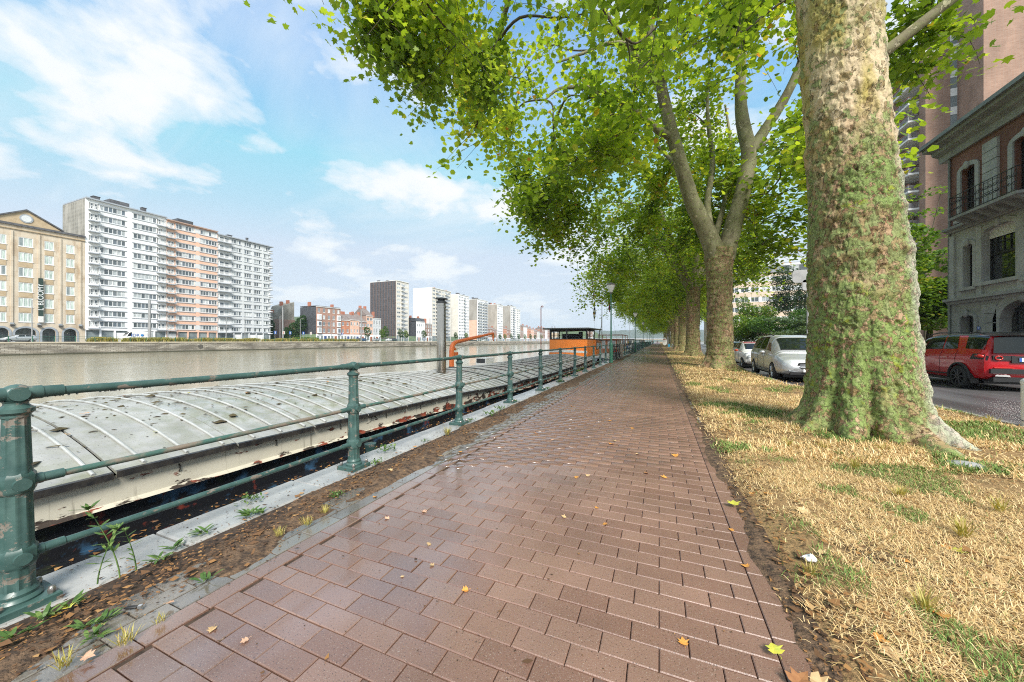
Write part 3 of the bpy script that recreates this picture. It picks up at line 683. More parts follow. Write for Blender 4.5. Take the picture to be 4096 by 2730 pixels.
# crane on the far gunwale
kx, ky = -8.75, 13.9
ar = [(kx, ky, .22), (kx, ky, .95), (kx, ky + .04, 1.14), (kx, ky + .16, 1.27), (kx, ky + .36, 1.35), (kx, ky + 4.4, 1.84)]
cr = MB().tube(ar, [.115, .115, .115, .11, .10, .06], 8).build('crane_arm', 'crane_orange', barge, BO, smooth=40)
MB().box(kx - .05, kx + .05, ky + .10, ky + .5, .55, .88).build('winch', 'crane_orange', barge, BO)
MB().tube([(kx, ky + .12, 1.10), (kx, ky + .30, 1.02)], .07, 8).build('pulley', 'crane_orange', cr, BO)
MB().tube([(kx, ky + 4.38, 1.80), (kx, ky + 4.42, 1.60), (kx, ky + 4.36, 1.50), (kx, ky + 4.44, 1.42)], [.05, .06, .03, .04], 7).build('hook_block', 'crane_orange', cr, BO)
MB().tube([(kx, ky + .3, 1.0), (kx, ky + 4.3, 1.70)], .008, 4).build('cable', 'dark_frame', cr, BO)
MB().tube([(kx, ky, -.3), (kx, ky, .24)], [.16, .13], 10).build('crane_foot', 'dark_frame', barge, BO)
bx = MB().box(-8.1, -7.55, 15.0, 15.9, .2, .58).build('skylight', 'white_paint', barge, BO); MB().box(-8.05, -7.6, 14.985, 14.998, .36, .56).build('grille', 'dark_frame', bx, BO)
# hooked red pole and ladder
MB().tube([(-8.5, 26.4, .1), (-8.5, 26.4, 4.0), (-8.47, 26.4, 4.10), (-8.40, 26.4, 4.14), (-8.33, 26.4, 4.08), (-8.36, 26.4, 4.0)], .032, 7).build('davit_pole', 'red_paint', barge, BO)
ld = MB()
for s in (-.2, .2): ld.tube([(-8.0 + s, 27.4 - s * .2, 0), (-7.95 + s * .6, 28.0, 1.5), (-7.95 + s * .6, 28.0, 2.6)], .022, 6)
for k in range(7): z = .2 + k * .24; ld.tube([(-8.2 + k * .012, 27.42 + .09 * k, z), (-7.8 - k * .012, 27.38 + .09 * k, z)], .016, 5)
ld.build('ladder', 'red_paint', barge, BO)
# bollard on the gunwale and mooring ropes
MB().lathe([(.05, -.35), (.06, -.10), (.075, -.04), (.078, -.005), (.06, .0)], 14, (-3.66, 3.75, 0)).build('bollard', 'rail_green', barge, BO, smooth=40)
MB().tube([(-3.66, 3.75, -.14), (-3.66, 3.62, -.14)], .022, 8).build('bollard_pin', 'rail_green', barge, BO)
# debris in the gap
gp = MB()
for i in range(500):
    y = random.uniform(.2, 9); x = random.uniform(-4.28, -3.98); z = -.296; a = random.uniform(0, 6.28); l = random.uniform(.008, .03)
    gp.add([(x + l * math.cos(a), y + l * math.sin(a), z), (x + l * math.cos(a + 2), y + l * math.sin(a + 2), z + .01), (x + l * math.cos(a + 4), y + l * math.sin(a + 4), z + .004)], [(0, 1, 2)])
me = gp.mesh('leaf_litter', 'litter', BO); face_tint(me, RNG.random(len(me.polygons))); tag(put('leaf_litter', me, barge), kind='stuff')

# ------------------------------------------------------------------ boats farther along
def boat(y0, ln, w, hullm, cabm, cab, roofm, label, mast=None, x=-6.0):
    r = empty('boat', (x, y0, WATER)); O = (x, y0, WATER); tag(r, label, 'boat')
    sec = [(0, .35), (.05, .8), (.15, 1), (.85, 1), (.95, .8), (1, .1)]
    L = []; 
    for s, k in sec:
        for xx, z in ((-w * k, -.1 + .25 * abs(s - .5)), (-w * k * .92, -2.2), (w * k * .92, -2.2), (w * k, -.1 + .25 * abs(s - .5))): L.append((x + xx, y0 + s * ln, z))
    fs = []
    for i in range(len(sec) - 1):
        a = i * 4
        for q in range(3): fs.append((a + q, a + q + 1, a + 4 + q + 1, a + 4 + q))
        fs.append((a + 3, a, a + 4, a + 7))
    fs += [(0, 1, 2, 3), tuple((len(sec) - 1) * 4 + q for q in (3, 2, 1, 0))]
    MB().add(L, fs).build('hull', hullm, r, O)
    for (ca, cb, cw, cz0, cz1) in cab:
        cbn = MB().box(x - cw, x + cw, y0 + ca, y0 + cb, -.12, cz1).build('cabin', cabm, r, O)
        MB().box(x - cw - .18, x + cw + .18, y0 + ca - .2, y0 + cb + .2, cz1 + .002, cz1 + .10).build('cabin_roof', roofm, r, O)
        nw = max(2, int(2 * cw / .9))
        for k in range(nw):
            a = x - cw + 2 * cw * (k + .12) / nw; b = x - cw + 2 * cw * (k + .88) / nw
            f_ = MB().box(a, b, y0 + ca - .03, y0 + ca - .002, cz0, cz1 - .12).build('window', 'white_paint', r, O); MB().box(a + .06, b - .06, y0 + ca - .036, y0 + ca - .032, cz0 + .06, cz1 - .18).build('pane', 'pane_far', f_, O)
        nw = max(2, int((cb - ca) / 1.4))
        for k in range(nw):
            a = y0 + ca + (cb - ca) * (k + .15) / nw; b = y0 + ca + (cb - ca) * (k + .85) / nw
            f_ = MB().box(x + cw + .002, x + cw + .03, a, b, cz0, cz1 - .12).build('window', 'white_paint', r, O); MB().box(x + cw + .032, x + cw + .036, a + .06, b - .06, cz0 + .06, cz1 - .18).build('pane', 'pane_far', f_, O)
    if mast:
        my, mh = mast; X = x + .4; Y = y0 + my
        m = MB().tube([(X, Y, 0), (X, Y, mh)], [.05, .03], 8).build('mast', 'grey_metal', r, O)
        MB().tube([(X - .9, Y, mh - .95), (X + .9, Y, mh - .95)], .018, 6).build('spreader', 'grey_metal', m, O)
        MB().box(X - .18, X + .18, Y - .1, Y + .1, mh - 1.12, mh - .98).build('mast_platform', 'grey_metal', m, O)
        MB().ell((X, Y, mh + .05), (.05, .05, .09), 8, 6).build('mast_light', 'red_paint', m, O)
        for s in (-1, 1): MB().tube([(X + s * .8, Y, mh - .95), (X + s * 1.4, Y + 4, .2)], .006, 4).build('stay', 'dark_frame', m, O)
    return r, O
t, p, o, pos = newmat('pane_far')
rn = objrand(t)
c = ramp(t, rn, [(0.0, (.07, .09, .10)), (.35, (.14, .165, .18)), (.45, (.42, .46, .47)), (.6, (.62, .65, .65)), (.8, (.12, .15, .18)), (1.0, (.52, .54, .52))], 'CONSTANT')
c = mixc(t, ramp(t, noise(t, pos, .9, 3), [(.4, 0.0), (.6, .5)]), c, (.16, .18, .19))
setc(t, p, c); p.inputs['Roughness'].default_value = .08; p.inputs['Specular IOR Level'].default_value = .7
b2, O2 = boat(37.5, 27, 2.3, 'white_paint', 'stained_wood', [(4, 9, 1.7, .55, 1.55), (11, 20, 1.5, .2, .75)], 'stained_wood', 'white barge with varnished wooden wheelhouse and tall flag mast', (1.6, 6.5), x=-6.1)
def flag(x, y, z, w, h, m, r, O):
    V = []; F = []
    for j in range(9):
        for i in range(4): V.append((x + w * (i / 3 - .5) + .04 * math.sin(j * 1.1 + i), y + .06 * math.sin(j * .9 + i * 1.5), z - h * j / 8))
    for j in range(8):
        for i in range(3): F.append((j * 4 + i, j * 4 + i + 1, (j + 1) * 4 + i + 1, (j + 1) * 4 + i))
    me = MB().add(V, F).mesh('flag', m, O); me.polygons.foreach_set('material_index', [(k // 3) % 2 for k in range(len(me.polygons))]) if len(me.materials) > 1 else None
    return put('flag', me, r)
simple('flag_black', (.03, .03, .035), rough=.8); simple('flag_red', (.35, .05, .05), rough=.8)
flag(-6.5, 39.1, 5.5, .22, 1.9, ['flag_black', 'white_paint'], b2, O2); flag(-4.9, 39.1, 5.5, .16, 1.0, ['flag_black', 'flag_red'], b2, O2)
MB().tube([(-5.9, 39.6, .5), (-6.2, 39.4, 1.5), (-5.75, 39.1, 3.0), (-5.72, 39.1, 4.0)], .035, 6).build('bent_pole', 'grey_metal', b2, O2)
gn = MB()
for a in (49.5, 53.5, 57.5):
    for s in (-1.6, 1.6): gn.tube([(-6.1 + s, a, .7), (-6.1 + s, a, 2.25)], .035, 5)
for s in (-1.6, 1.6): gn.tube([(-6.1 + s, 49.5, 2.25), (-6.1 + s, 57.5, 2.25)], .035, 5)
for a in (49.5, 57.5): gn.tube([(-7.7, a, 2.25), (-4.5, a, 2.25)], .035, 5)
gn.build('awning_frame', 'stained_wood', b2, O2)
boat(68, 24, 2.3, 'barge_hull', 'white_paint', [(3, 7, 1.6, .6, 1.7), (9, 18, 1.5, .2, .8)], 'lamp_cap', 'dark hulled houseboat with white wheelhouse and thin mast', (12, 9.5), x=-6.2)
boat(96, 26, 2.4, 'white_paint', 'lamp_green', [(4, 9, 1.7, .5, 1.7), (11, 22, 1.6, .2, .9)], 'white_paint', 'white hulled barge with green cabin, third boat beyond the orange wheelhouse', None, x=-6.4)
boat(127, 28, 2.4, 'barge_hull', 'stained_wood', [(4, 8, 1.7, .5, 1.6), (10, 24, 1.6, .2, .9)], 'lamp_cap', 'dark barge with brown cabin at the far end of the mooring', None, x=-6.4)
# ------------------------------------------------------------------ building kit
# local frame of a building: facade plane x = 0 facing +x, y along the street, z up from the street
simple('white_wall', (.80, .81, .82), (.86, .87, .87), .4, .7)
simple('white_frame', (.74, .75, .75), rough=.4)
simple('grey_band', (.30, .33, .37), (.36, .39, .42), .6, .7)
simple('pink_wall', (.68, .42, .30), (.74, .49, .37), .5, .75)
simple('grey_wall', (.54, .56, .57), (.62, .64, .65), .5, .75)
simple('brown_wall', (.33, .22, .17), (.40, .28, .22), .7, .75)
simple('beige_wall', (.60, .57, .50), (.66, .63, .57), .5, .75)
simple('pale_wall', (.70, .70, .67), (.78, .78, .76), .5, .75)
simple('concrete_side', (.30, .27, .23), (.46, .42, .36), .35, .85, stretch=(1, 1, .35), lo=.3, hi=.7)
simple('stained_side', (.24, .22, .19), (.40, .38, .34), .3, .85, stretch=(1, 1, .3), lo=.3, hi=.7)
simple('dark_roof', (.06, .06, .065), (.12, .12, .125), 1.5, .6)
simple('red_chimney', (.36, .13, .08), (.45, .19, .12), 3, .8)
simple('slate_wall', (.050, .055, .062), (.085, .09, .10), 1.2, .5)
simple('roof_tile', (.16, .13, .12), (.26, .22, .20), 2.2, .7)
simple('dark_void', (.02, .02, .022), (.05, .05, .055), 1, .4)
simple('blue_stone', (.26, .29, .32), (.34, .37, .40), 2, .6)
simple('shop_glass', (.14, .17, .18), (.26, .30, .30), .6, .08, spec=.7)
def m_brick(name, a, b, mort, axis=1, w=.24, h=.075, ms=.012, rough=.8):
    t, p, o, pos = newmat(name)
    sx = N(t, 'ShaderNodeSeparateXYZ'); t.links.new(pos, sx.inputs[0]); cb = N(t, 'ShaderNodeCombineXYZ')
    t.links.new(mth(t, 'ADD', sx.outputs[0], sx.outputs[1]), cb.inputs[0]); t.links.new(sx.outputs[2], cb.inputs[1])
    br = N(t, 'ShaderNodeTexBrick'); br.inputs['Scale'].default_value = 1; br.inputs['Brick Width'].default_value = w; br.inputs['Row Height'].default_value = h; br.inputs['Mortar Size'].default_value = ms
    br.inputs['Color1'].default_value = (*a, 1); br.inputs['Color2'].default_value = (*b, 1); br.inputs['Mortar'].default_value = (*mort, 1); t.links.new(cb.outputs[0], br.inputs['Vector'])
    c = mixc(t, 1.0, br.outputs[0], ramp(t, noise(t, mapping(t, pos, (1, 1, .5)), .6, 5), [(.3, .78), (.7, 1.15)]), 'MULTIPLY')
    setc(t, p, c); p.inputs['Roughness'].default_value = rough; bumpn(t, p, br.outputs['Fac'], -.3, .01)
m_brick('brick_red', (.33, .15, .10), (.42, .21, .15), (.38, .30, .25))
m_brick('brick_orange', (.52, .17, .08), (.60, .23, .12), (.45, .28, .2))
m_brick('brick_brown', (.28, .16, .12), (.36, .22, .17), (.34, .28, .24))
# diagonal slate cladding of the gable
t, p, o, pos = newmat('slate_diagonal')
ck = N(t, 'ShaderNodeTexChecker'); ck.inputs['Scale'].default_value = 1.3
t.links.new(mapping(t, pos, rot=(0, R(45), 0)), ck.inputs['Vector'])
c = mixc(t, ck.outputs['Fac'], (.20, .19, .16), (.26, .25, .21)); c = mixc(t, ramp(t, noise(t, mapping(t, pos, (1, 1, .4)), .5, 5), [(.4, 0.0), (.62, .8)]), c, (.40, .38, .33)); setc(t, p, c); p.inputs['Roughness'].default_value = .8
# sandstone of the hotel
t, p, o, pos = newmat('sandstone')
sx = N(t, 'ShaderNodeSeparateXYZ'); t.links.new(pos, sx.inputs[0]); cb = N(t, 'ShaderNodeCombineXYZ'); t.links.new(sx.outputs[1], cb.inputs[0]); t.links.new(sx.outputs[2], cb.inputs[1])
br = N(t, 'ShaderNodeTexBrick'); br.inputs['Scale'].default_value = 1; br.inputs['Brick Width'].default_value = 1.7; br.inputs['Row Height'].default_value = 1.16; br.inputs['Mortar Size'].default_value = .018
br.inputs['Color1'].default_value = (.50, .415, .31, 1); br.inputs['Color2'].default_value = (.56, .48, .37, 1); br.inputs['Mortar'].default_value = (.36, .26, .16, 1); t.links.new(cb.outputs[0], br.inputs['Vector'])
c = mixc(t, ramp(t, noise(t, mapping(t, pos, (1, 1, .45)), .8, 5), [(.35, 0.0), (.65, .75)]), br.outputs[0], (.63, .555, .445)); c = mixc(t, ramp(t, noise(t, mapping(t, pos, (1, 1, .3), (7, 1, 2)), .7, 5), [(.56, 0.0), (.7, .55)]), c, (.30, .20, .11))
setc(t, p, c); p.inputs['Roughness'].default_value = .8
simple('sandstone_dark', (.40, .305, .19), (.49, .385, .25), 1.2, .8)

t, p, o, pos = newmat('pane_curtain')
c = mixc(t, ramp(t, noise(t, mapping(t, pos, (1, 6, .5)), 1.2, 3), [(.35, 0.0), (.6, 1.0)]), (.30, .38, .35), (.60, .68, .63)); c = mixc(t, ramp(t, objrand(t), [(0.0, 0.0), (.82, 0.0), (.85, .7)]), c, (.12, .15, .18))
setc(t, p, c); p.inputs['Roughness'].default_value = .1
simple('copper_rib', (.20, .12, .09), (.27, .17, .13), 2, .6)
_wm = {}
def win_meshes(w, h, nc, nr=1, frame='white_frame', pane='pane_far', fw=.07):
    key = (round(w, 2), round(h, 2), nc, nr, frame, pane, fw)
    if key in _wm: return _wm[key]
    b = MB(); hw, hh = w / 2 - .002, h / 2 - .002
    b.box(-.14, -.03, -hw, hw, -hh, -hh + fw); b.box(-.14, -.03, -hw, hw, hh - fw, hh)
    for k in range(nc + 1):
        y = -hw + (2 * hw) * k / nc; y = min(max(y, -hw + fw / 2), hw - fw / 2); b.box(-.138, -.028, y - fw / 2, y + fw / 2, -hh + fw, hh - fw)
    for k in range(1, nr):
        z = -hh + 2 * hh * k / nr; b.box(-.136, -.04, -hw + fw, hw - fw, z - .02, z + .02)
    g = MB().box(-.135, -.09, -hw + .01, hw - .01, -hh + .01, hh - .01)
    _wm[key] = (b.mesh('window', frame), g.mesh('pane', pane)); return _wm[key]
def window(root, y, z, w, h, nc, nr=1, n=0, frame='white_frame', pane='pane_far', split=False, fw=.07):
    fm, gm = win_meshes(w, h, nc, nr, frame, pane, fw)
    o = put('window', fm, root, (n, y, z)); 
    if split and nc > 1:
        cell = w / nc; _, g1 = win_meshes(cell, h, 1, 1, frame, pane, fw)
        for k in range(nc): put('pane', g1, o, (0, -w / 2 + cell * (k + .5), 0))
    else: put('pane', gm, o)
    return o
def facade(root, L, H, floors, groups, wall, z0=0, depth=12, back='concrete_side', split=False, frame='white_frame', pane='pane_far', nr=1, core='dark_void', fw=.07, y0=0):
    """floors: [(z centre, height)], groups: [(a, b, n panes)] between y0 and y0+L"""
    b = MB(); fl = sorted(floors); gs = sorted(groups); zp = z0; T = .18
    for zc, h in fl:
        b.box(-T, 0, y0, y0 + L, zp, zc - h / 2)
        yp = y0
        for a, c, nc in gs:
            if a - yp > .001: b.box(-T, 0, yp, a, zc - h / 2, zc + h / 2)
            yp = c
        if y0 + L - yp > .001: b.box(-T, 0, yp, y0 + L, zc - h / 2, zc + h / 2)
        zp = zc + h / 2
    b.box(-T, 0, y0, y0 + L, zp, H)
    w = b.build('wall', wall, root)
    MB().box(-depth, -T - .002, y0 + .002, y0 + L - .002, z0, H - .002).build('building_core', back, root)
    for zc, h in fl:
        for a, c, nc in gs:
            if nc: window(root, (a + c) / 2, zc, c - a, h, nc, nr, 0, frame, pane, split, fw)
    return w
def roof_bits(root, L, H, n, seed, red=False, depth=10):
    r = random.Random(seed)
    for k in range(n):
        y = r.uniform(.5, L - 1.5); x = -r.uniform(1.5, depth - 2); s = r.uniform(.5, 1.3); h = r.uniform(.7, 1.6)
        c = MB().box(x - s, x + s * .4, y, y + s, H, H + h); c.box(x - s - .1, x + s * .4 + .1, y - .1, y + s + .1, H + h + .002, H + h + .14); c.build('chimney', 'red_chimney' if red and r.random() < .7 else 'dark_roof', root)
def bld(name, y, x=FX, z=LB, label='', rz=0):
    r = empty(name, (x, y, z), rz); tag(r, label, 'building'); return r
def YX(px, X=FX):
    u = (px - 2048) / 1418; Zc = X / (u * math.cos(YAW) - math.sin(YAW)); return Zc * (u * math.sin(YAW) + math.cos(YAW))

# ------------------------------------------------------------------ hotel
h0 = 23.7; HL = 42.04 - h0; hot = bld('hotel', h0, label='beige stone hotel with pediment and round window beside the white apartment block')
fl = [(4.58 + 1.05 + 3.5 * k, 2.1) for k in range(6)]
cols = []
for a, b, nc in ((74, 132, 3), (178, 215, 2), (264, 298, 2)):
    cols.append((YX(a) - h0, YX(b) - h0, nc))
mir = [(HL - b, HL - a, nc) for a, b, nc in cols if nc == 2]
cols = sorted(mir + cols)
arch_w = [((a + b) / 2, 1.5 if nc == 3 else 1.05) for a, b, nc in cols]
facade(hot, HL, 26.6, fl, cols, 'sandstone', z0=3.9, depth=16, nr=1, pane='pane_curtain', split=True, fw=.12)
# arcade on the ground floor
ab = MB(); y = 0
for c, hw in arch_w:
    ab.box(-.35, 0, y, c - hw, 0, 3.9)
    pts = [(c - hw, 2.1)] + [(c + hw * math.cos(math.pi * (1 - k / 8)), 2.1 + 1.1 * math.sin(math.pi * k / 8)) for k in range(1, 8)] + [(c + hw, 2.1), (c + hw, 3.9), (c - hw, 3.9)]
    ab.prism(pts, -.35, 0, 'x'); y = c + hw
ab.box(-.35, 0, y, HL, 0, 3.9); ab.build('arcade', 'sandstone', hot)
MB().box(-2.2, -2.0, .05, HL - .05, 0, 3.88).build('arcade_back', 'shop_glass', hot)
for c, hw in arch_w:
    s = MB()
    for k in range(9):
        a0, a1 = math.pi * (1 - k / 9), math.pi * (1 - (k + 1) / 9)
        s.prism([(c + hw * math.cos(a0), 2.1 + 1.1 * math.sin(a0)), (c + hw * math.cos(a1), 2.1 + 1.1 * math.sin(a1)), (c + (hw + .35) * math.cos(a1), 2.1 + 1.5 * math.sin(a1)), (c + (hw + .35) * math.cos(a0), 2.1 + 1.5 * math.sin(a0))], .005, .09, 'x')
    s.box(.005, .09, c - hw - .35, c - hw, 0, 2.1); s.box(.005, .09, c + hw, c + hw + .35, 0, 2.1); s.build('arch', 'blue_stone', hot)
for zc, h in fl:
    for a, b, nc in cols:
        if zc < fl[-1][0]: MB().box(.003, .05, a + .05, b - .05, zc + h / 2 + .12, zc + h / 2 + 1.25).build('spandrel', 'sandstone_dark', hot)
        MB().box(.003, .10, a - .08, b + .08, zc - h / 2 - .1, zc - h / 2 - .004).build('sill', 'white_frame', hot)
for px in (47, 156, 241, 321):
    y = YX(px) - h0; MB().box(.003, .16, y - .16, y + .16, 4.3, 25.4).build('pilaster', 'sandstone', hot); MB().box(.003, .26, y - .28, y + .28, 4.0, 4.4).build('pilaster_foot', 'blue_stone', hot)
    MB().box(.10, .6, y - .3, y + .3, 3.6, 3.8).build('lamp', 'dark_void', hot)
MB().box(-16, .35, -.1, HL + .02, 26.61, 27.1).build('cornice', 'dark_roof', hot)
MB().box(-16, .25, -.05, HL + .0, 25.75, 25.95).build('string_course', 'sandstone_dark', hot)
pc = 32.9 - h0
MB().prism([(pc - 5.3, 27.1), (pc + 5.3, 27.1), (pc + .3, 30.35), (pc - .3, 30.35)], -3, .1, 'x').build('pediment', 'sandstone_dark', hot)
for s in (-1, 1): MB().add([(.4, pc + s * 5.6, 27.1), (.4, pc + s * 5.6, 27.4), (.4, pc, 30.8), (.4, pc, 30.45), (-3, pc + s * 5.6, 27.1), (-3, pc + s * 5.6, 27.4), (-3, pc, 30.8), (-3, pc, 30.45)], [(0, 1, 2, 3), (4, 7, 6, 5), (1, 5, 6, 2), (0, 3, 7, 4)]).build('pediment_cornice', 'dark_roof', hot)
oc = MB().tube([(.101, pc, 28.6), (.2, pc, 28.6)], 1.0, 20).build('oculus', 'blue_stone', hot); MB().tube([(.201, pc, 28.6), (.22, pc, 28.6)], .74, 20).build('pane', 'grey_wall', oc)
# banner, with its lettering reading upward
simple('banner_green', (.02, .045, .035), rough=.6)
yb = YX(159) - h0
bn = MB().box(.35, .45, yb - .32, yb + .42, 6.1, 15.1).build('banner', 'banner_green', hot); MB().box(.30, .5, yb - .34, yb + .44, 4.6, 6.05).build('banner_panel', 'white_paint', hot)
def text_part(name, body, size, mat, parent, M):
    cu = bpy.data.curves.new(name, 'FONT'); cu.body = body; cu.size = size; cu.extrude = .004; cu.align_x = 'CENTER'; cu.align_y = 'CENTER'
    tmp = bpy.data.objects.new(name, cu); col.objects.link(tmp); dg = bpy.context.evaluated_depsgraph_get()
    me = bpy.data.meshes.new_from_object(tmp.evaluated_get(dg)); bpy.data.objects.remove(tmp); me.transform(M); me.materials.clear(); me.materials.append(MAT[mat]); return put(name, me, parent)
text_part('lettering', "L' BLOOMY", 1.25, 'white_frame', bn, Matrix.Translation((.47, yb + .05, 10.6)) @ Matrix(((0, 0, 1, 0), (0, -1, 0, 0), (1, 0, 0, 0), (0, 0, 0, 1))))

# ------------------------------------------------------------------ the long apartment slab: three houses
def slab(name, y0, y1, top, fh, zc0, groups, balc, wall, band, label, back, seed, endcurve=False, nfl=12, alt=None):
    r = bld(name, y0, label=label); L = y1 - y0 - .02
    fl = [(zc0 - LB + fh * k, 1.42) for k in range(nfl)]
    G = [(YX(a) - y0, YX(b) - y0, nc) for a, b, nc in groups]; B = [(max(.05, YX(a) - y0), min(L - .05, YX(b) - y0)) for a, b in balc]
    facade(r, L, top - LB, fl, sorted(G + [(a, b, 0) for a, b in B]), wall, z0=3.0, depth=13, back=back, split=True, core=wall, fw=.11)
    for k, (zc, h) in enumerate(fl):
        for z in (zc + h / 2 + .02, zc - h / 2 - .22): 
            for a, b, nc in G: MB().box(.003, .12, a - .25, b + .25, z, z + .17).build('ledge', band, r)
        for a, b in B:
            w = b - a; 
            window(r, a + w * .30, zc - .25, w * .36, 1.9, 1, 1, -.05, fw=.1); window(r, a + w * .72, zc - .05, w * .34, 1.45, 1, 1, -.05, fw=.1)
            MB().box(-.1, .95, a - .15, b + .15, zc - h / 2 - .62, zc - h / 2 - .40).build('balcony', band, r)
            br_ = MB(); n = max(5, int(w / .28))
            for q in range(n + 1): yy = a + w * q / n; br_.tube([(.85, yy, zc - h / 2 - .40), (.93, yy + .03, zc - h / 2 - .05), (.82, yy, zc - h / 2 + .42)], .045, 4, False)
            br_.box(.78, .92, a - .1, b + .1, zc - h / 2 + .42, zc - h / 2 + .52); br_.build('balustrade', 'white_frame', r)
    gf = MB(); gf.box(-.5, -.3, .01, L - .01, .01, 2.99); gf.build('shopfront', 'shop_glass', r)
    n = int(L / 2.4)
    for q in range(n + 1): MB().box(-.3, -.02, max(.01, L * q / n - .18), min(L - .01, L * q / n + .18), 0, 2.995).build('pier', wall, r)
    for q in range(n):
        if random.random() < .45: MB().box(-.28, -.2, L * q / n + .25, L * (q + 1) / n - .25, .02, 2.4).build('shutter', 'pale_wall', r)
    MB().box(-13, .55, -.05 if seed == 1 else .01, L + (.9 if endcurve else 0), top - LB + .002, top - LB + .32).build('roof_edge', 'grey_band' if seed != 2 else 'brown_wall', r)
    roof_bits(r, L, top - LB + .3, 4, seed)
    return r, L, fl
ws, wl, wfl = slab('apartment_block', 42.08, 58.33, 38.1, 2.79, 5.85, [(398, 502.5, 6), (533, 626.5, 6)], [(355, 395), (628, 663)], 'white_wall', 'grey_band', 'white twelve storey apartment block with grey slate gable beside the hotel', 'slate_diagonal', 1)
MB().box(-13.2, -.3, -.012, -.001, 20, 36.85).build('gable_cladding', 'slate_diagonal', ws)
MB().box(-9, -3.5, 5.5, 9.5, 37.2, 39.3).build('plant_room', 'dark_roof', ws)
ps_, pl_, pfl = slab('apartment_block', 58.33, 71.58, 37.6, 2.79, 5.7, [(703, 778, 6), (801, 868, 6)], [(668, 698)], 'pink_wall', 'grey_band', 'salmon pink apartment block with grey bands in the long riverside terrace', 'concrete_side', 2)
for zc, h in pfl: MB().box(-.1, .02, YX(779) - 58.33, YX(800) - 58.33, zc - .7, zc + .7).build('grey_panel', 'grey_wall', ps_)
MB().box(-8, -3, 4, 8, 36.7, 38.6).build('plant_room', 'slate_wall', ps_)
gs_, gl_, gfl = slab('apartment_block', 71.58, 89.0, 36.9, 2.77, 5.4, [(925, 964.5, 4), (977, 1005, 3), (1016, 1043, 3), (1055, 1080, 3)], [(872, 922)], 'grey_wall', 'grey_band', 'pale grey apartment block with rounded end balconies in the long riverside terrace', 'pale_wall', 3, True)
for k, (zc, h) in enumerate(gfl):
    MB().lathe([(1.15, 0), (1.2, .02), (1.2, .2), (1.15, .22)], 18, (-.75, gl_ + .1, zc - 1.32)).build('balcony', 'white_wall', gs_)
    MB().lathe([(1.12, .9), (1.17, .9), (1.17, .98), (1.12, .98)], 18, (-.75, gl_ + .1, zc - 1.32)).build('balcony_rail', 'white_frame', gs_)

# ------------------------------------------------------------------ gap with ivy and old gables
g = bld('old_house', 99.5, -150, LB, 'low brick house with pale slate clad gable behind the ivy')
MB().box(-9, 0, 0, 9.5, 0, 9.5).build('wall', 'brick_brown', g); MB().prism([(0, 9.52), (9.5, 9.52), (9.5, 17.5), (4.5, 15.5), (3.5, 12.5), (0, 12.2)], -8, -.5, 'x').build('gable', 'slate_diagonal', g)
for y in (.5, 4.5, 7.4): MB().box(-3, -1.8, y, y + .9, 12, 13.4 if y < 2 else 17.4 if y < 6 else 18.3).build('chimney', 'red_chimney', g)
g = bld('warehouse', 92.5, -154, LB, 'plain grey brick shed behind the ivy hedge'); MB().box(-8, 0, 0, 7, 0, 8.5).build('wall', 'brown_wall', g); MB().box(-8.1, .1, -.05, 7.05, 8.51, 8.8).build('roof', 'dark_roof', g)
# ------------------------------------------------------------------ terraced houses and towers
def house(y0, y1, eave, floors, ncol, wall, label, roof='gable', frame='white_frame', ww=1.0, hh=1.5, shop='white_wall', bay=False, ridge=3.0, x=FX, side=None):
    r = bld('terraced_house', y0, x, LB, label); L = y1 - y0 - .02; H = eave - LB
    f0 = 3.3; fh = (H - f0) / floors; fl = [(f0 + fh * (k + .52), min(hh, fh * .62)) for k in range(floors)]
    cw = L / ncol; gr = [(cw * (i + .5) - ww / 2, cw * (i + .5) + ww / 2, 2) for i in range(ncol)]
    facade(r, L, H, fl, gr, wall, z0=f0, depth=10, back=side or 'brick_brown', frame=frame)
    s = MB(); s.box(-.25, -.05, .01, L, .0, f0 - .002); s.build('shopfront', shop, r)
    n = max(2, int(L / 1.6))
    for k in range(n):
        a = L * (k + .15) / n; b = L * (k + .85) / n
        if (k + len(label)) % 3 == 0: d = MB().box(-.048, .01, a, b, .02, 2.4).build('door', 'stained_wood' if k % 2 else 'blue_door', r)
        else:
            w_ = MB().box(-.048, .01, a, b, .5, 2.6).build('shop_window', 'white_frame', r); MB().box(.011, .02, a + .08, b - .08, .6, 2.5).build('pane', 'shop_glass', w_)
    for zc, h in fl:
        for a, b, nc in gr: MB().box(.003, .09, a - .08, b + .08, zc - h / 2 - .12, zc - h / 2 - .004).build('sill', 'pale_wall', r)
    MB().box(-.3, .25, .005, L - .005, H + .002, H + .22).build('cornice', 'pale_wall', r)
    if roof == 'gable': MB().prism([(-10, H + .22), (.2, H + .22), (-5, H + ridge)], .01, L - .01, 'y').build('roof', 'roof_tile', r)
    elif roof == 'mansard': MB().prism([(-10, H + .22), (.05, H + .22), (-.9, H + ridge * .8), (-9, H + ridge)], .01, L - .01, 'y').build('roof', 'slate_wall', r)
    else: MB().box(-10, -.1, .01, L - .01, H + .221, H + .5).build('roof', 'dark_roof', r)
    for y in (.15, L - .85): MB().box(-5.6, -4.2, y, y + .7, H, H + ridge + 1.0).build('chimney', 'red_chimney', r)
    if bay:
        for i in (0, ncol - 1):
            a, b, _ = gr[i]
            for zc, h in fl[:-1] if floors > 3 else fl:
                bb = MB().box(.005, .7, a - .25, b + .25, zc - h / 2 - .35, zc + h / 2 + .3).build('bay_window', 'white_wall', r)
                MB().box(.702, .72, a - .1, b + .1, zc - h / 2, zc + h / 2).build('pane', 'pane_far', bb)
    return r
simple('blue_door', (.04, .08, .22), rough=.5)
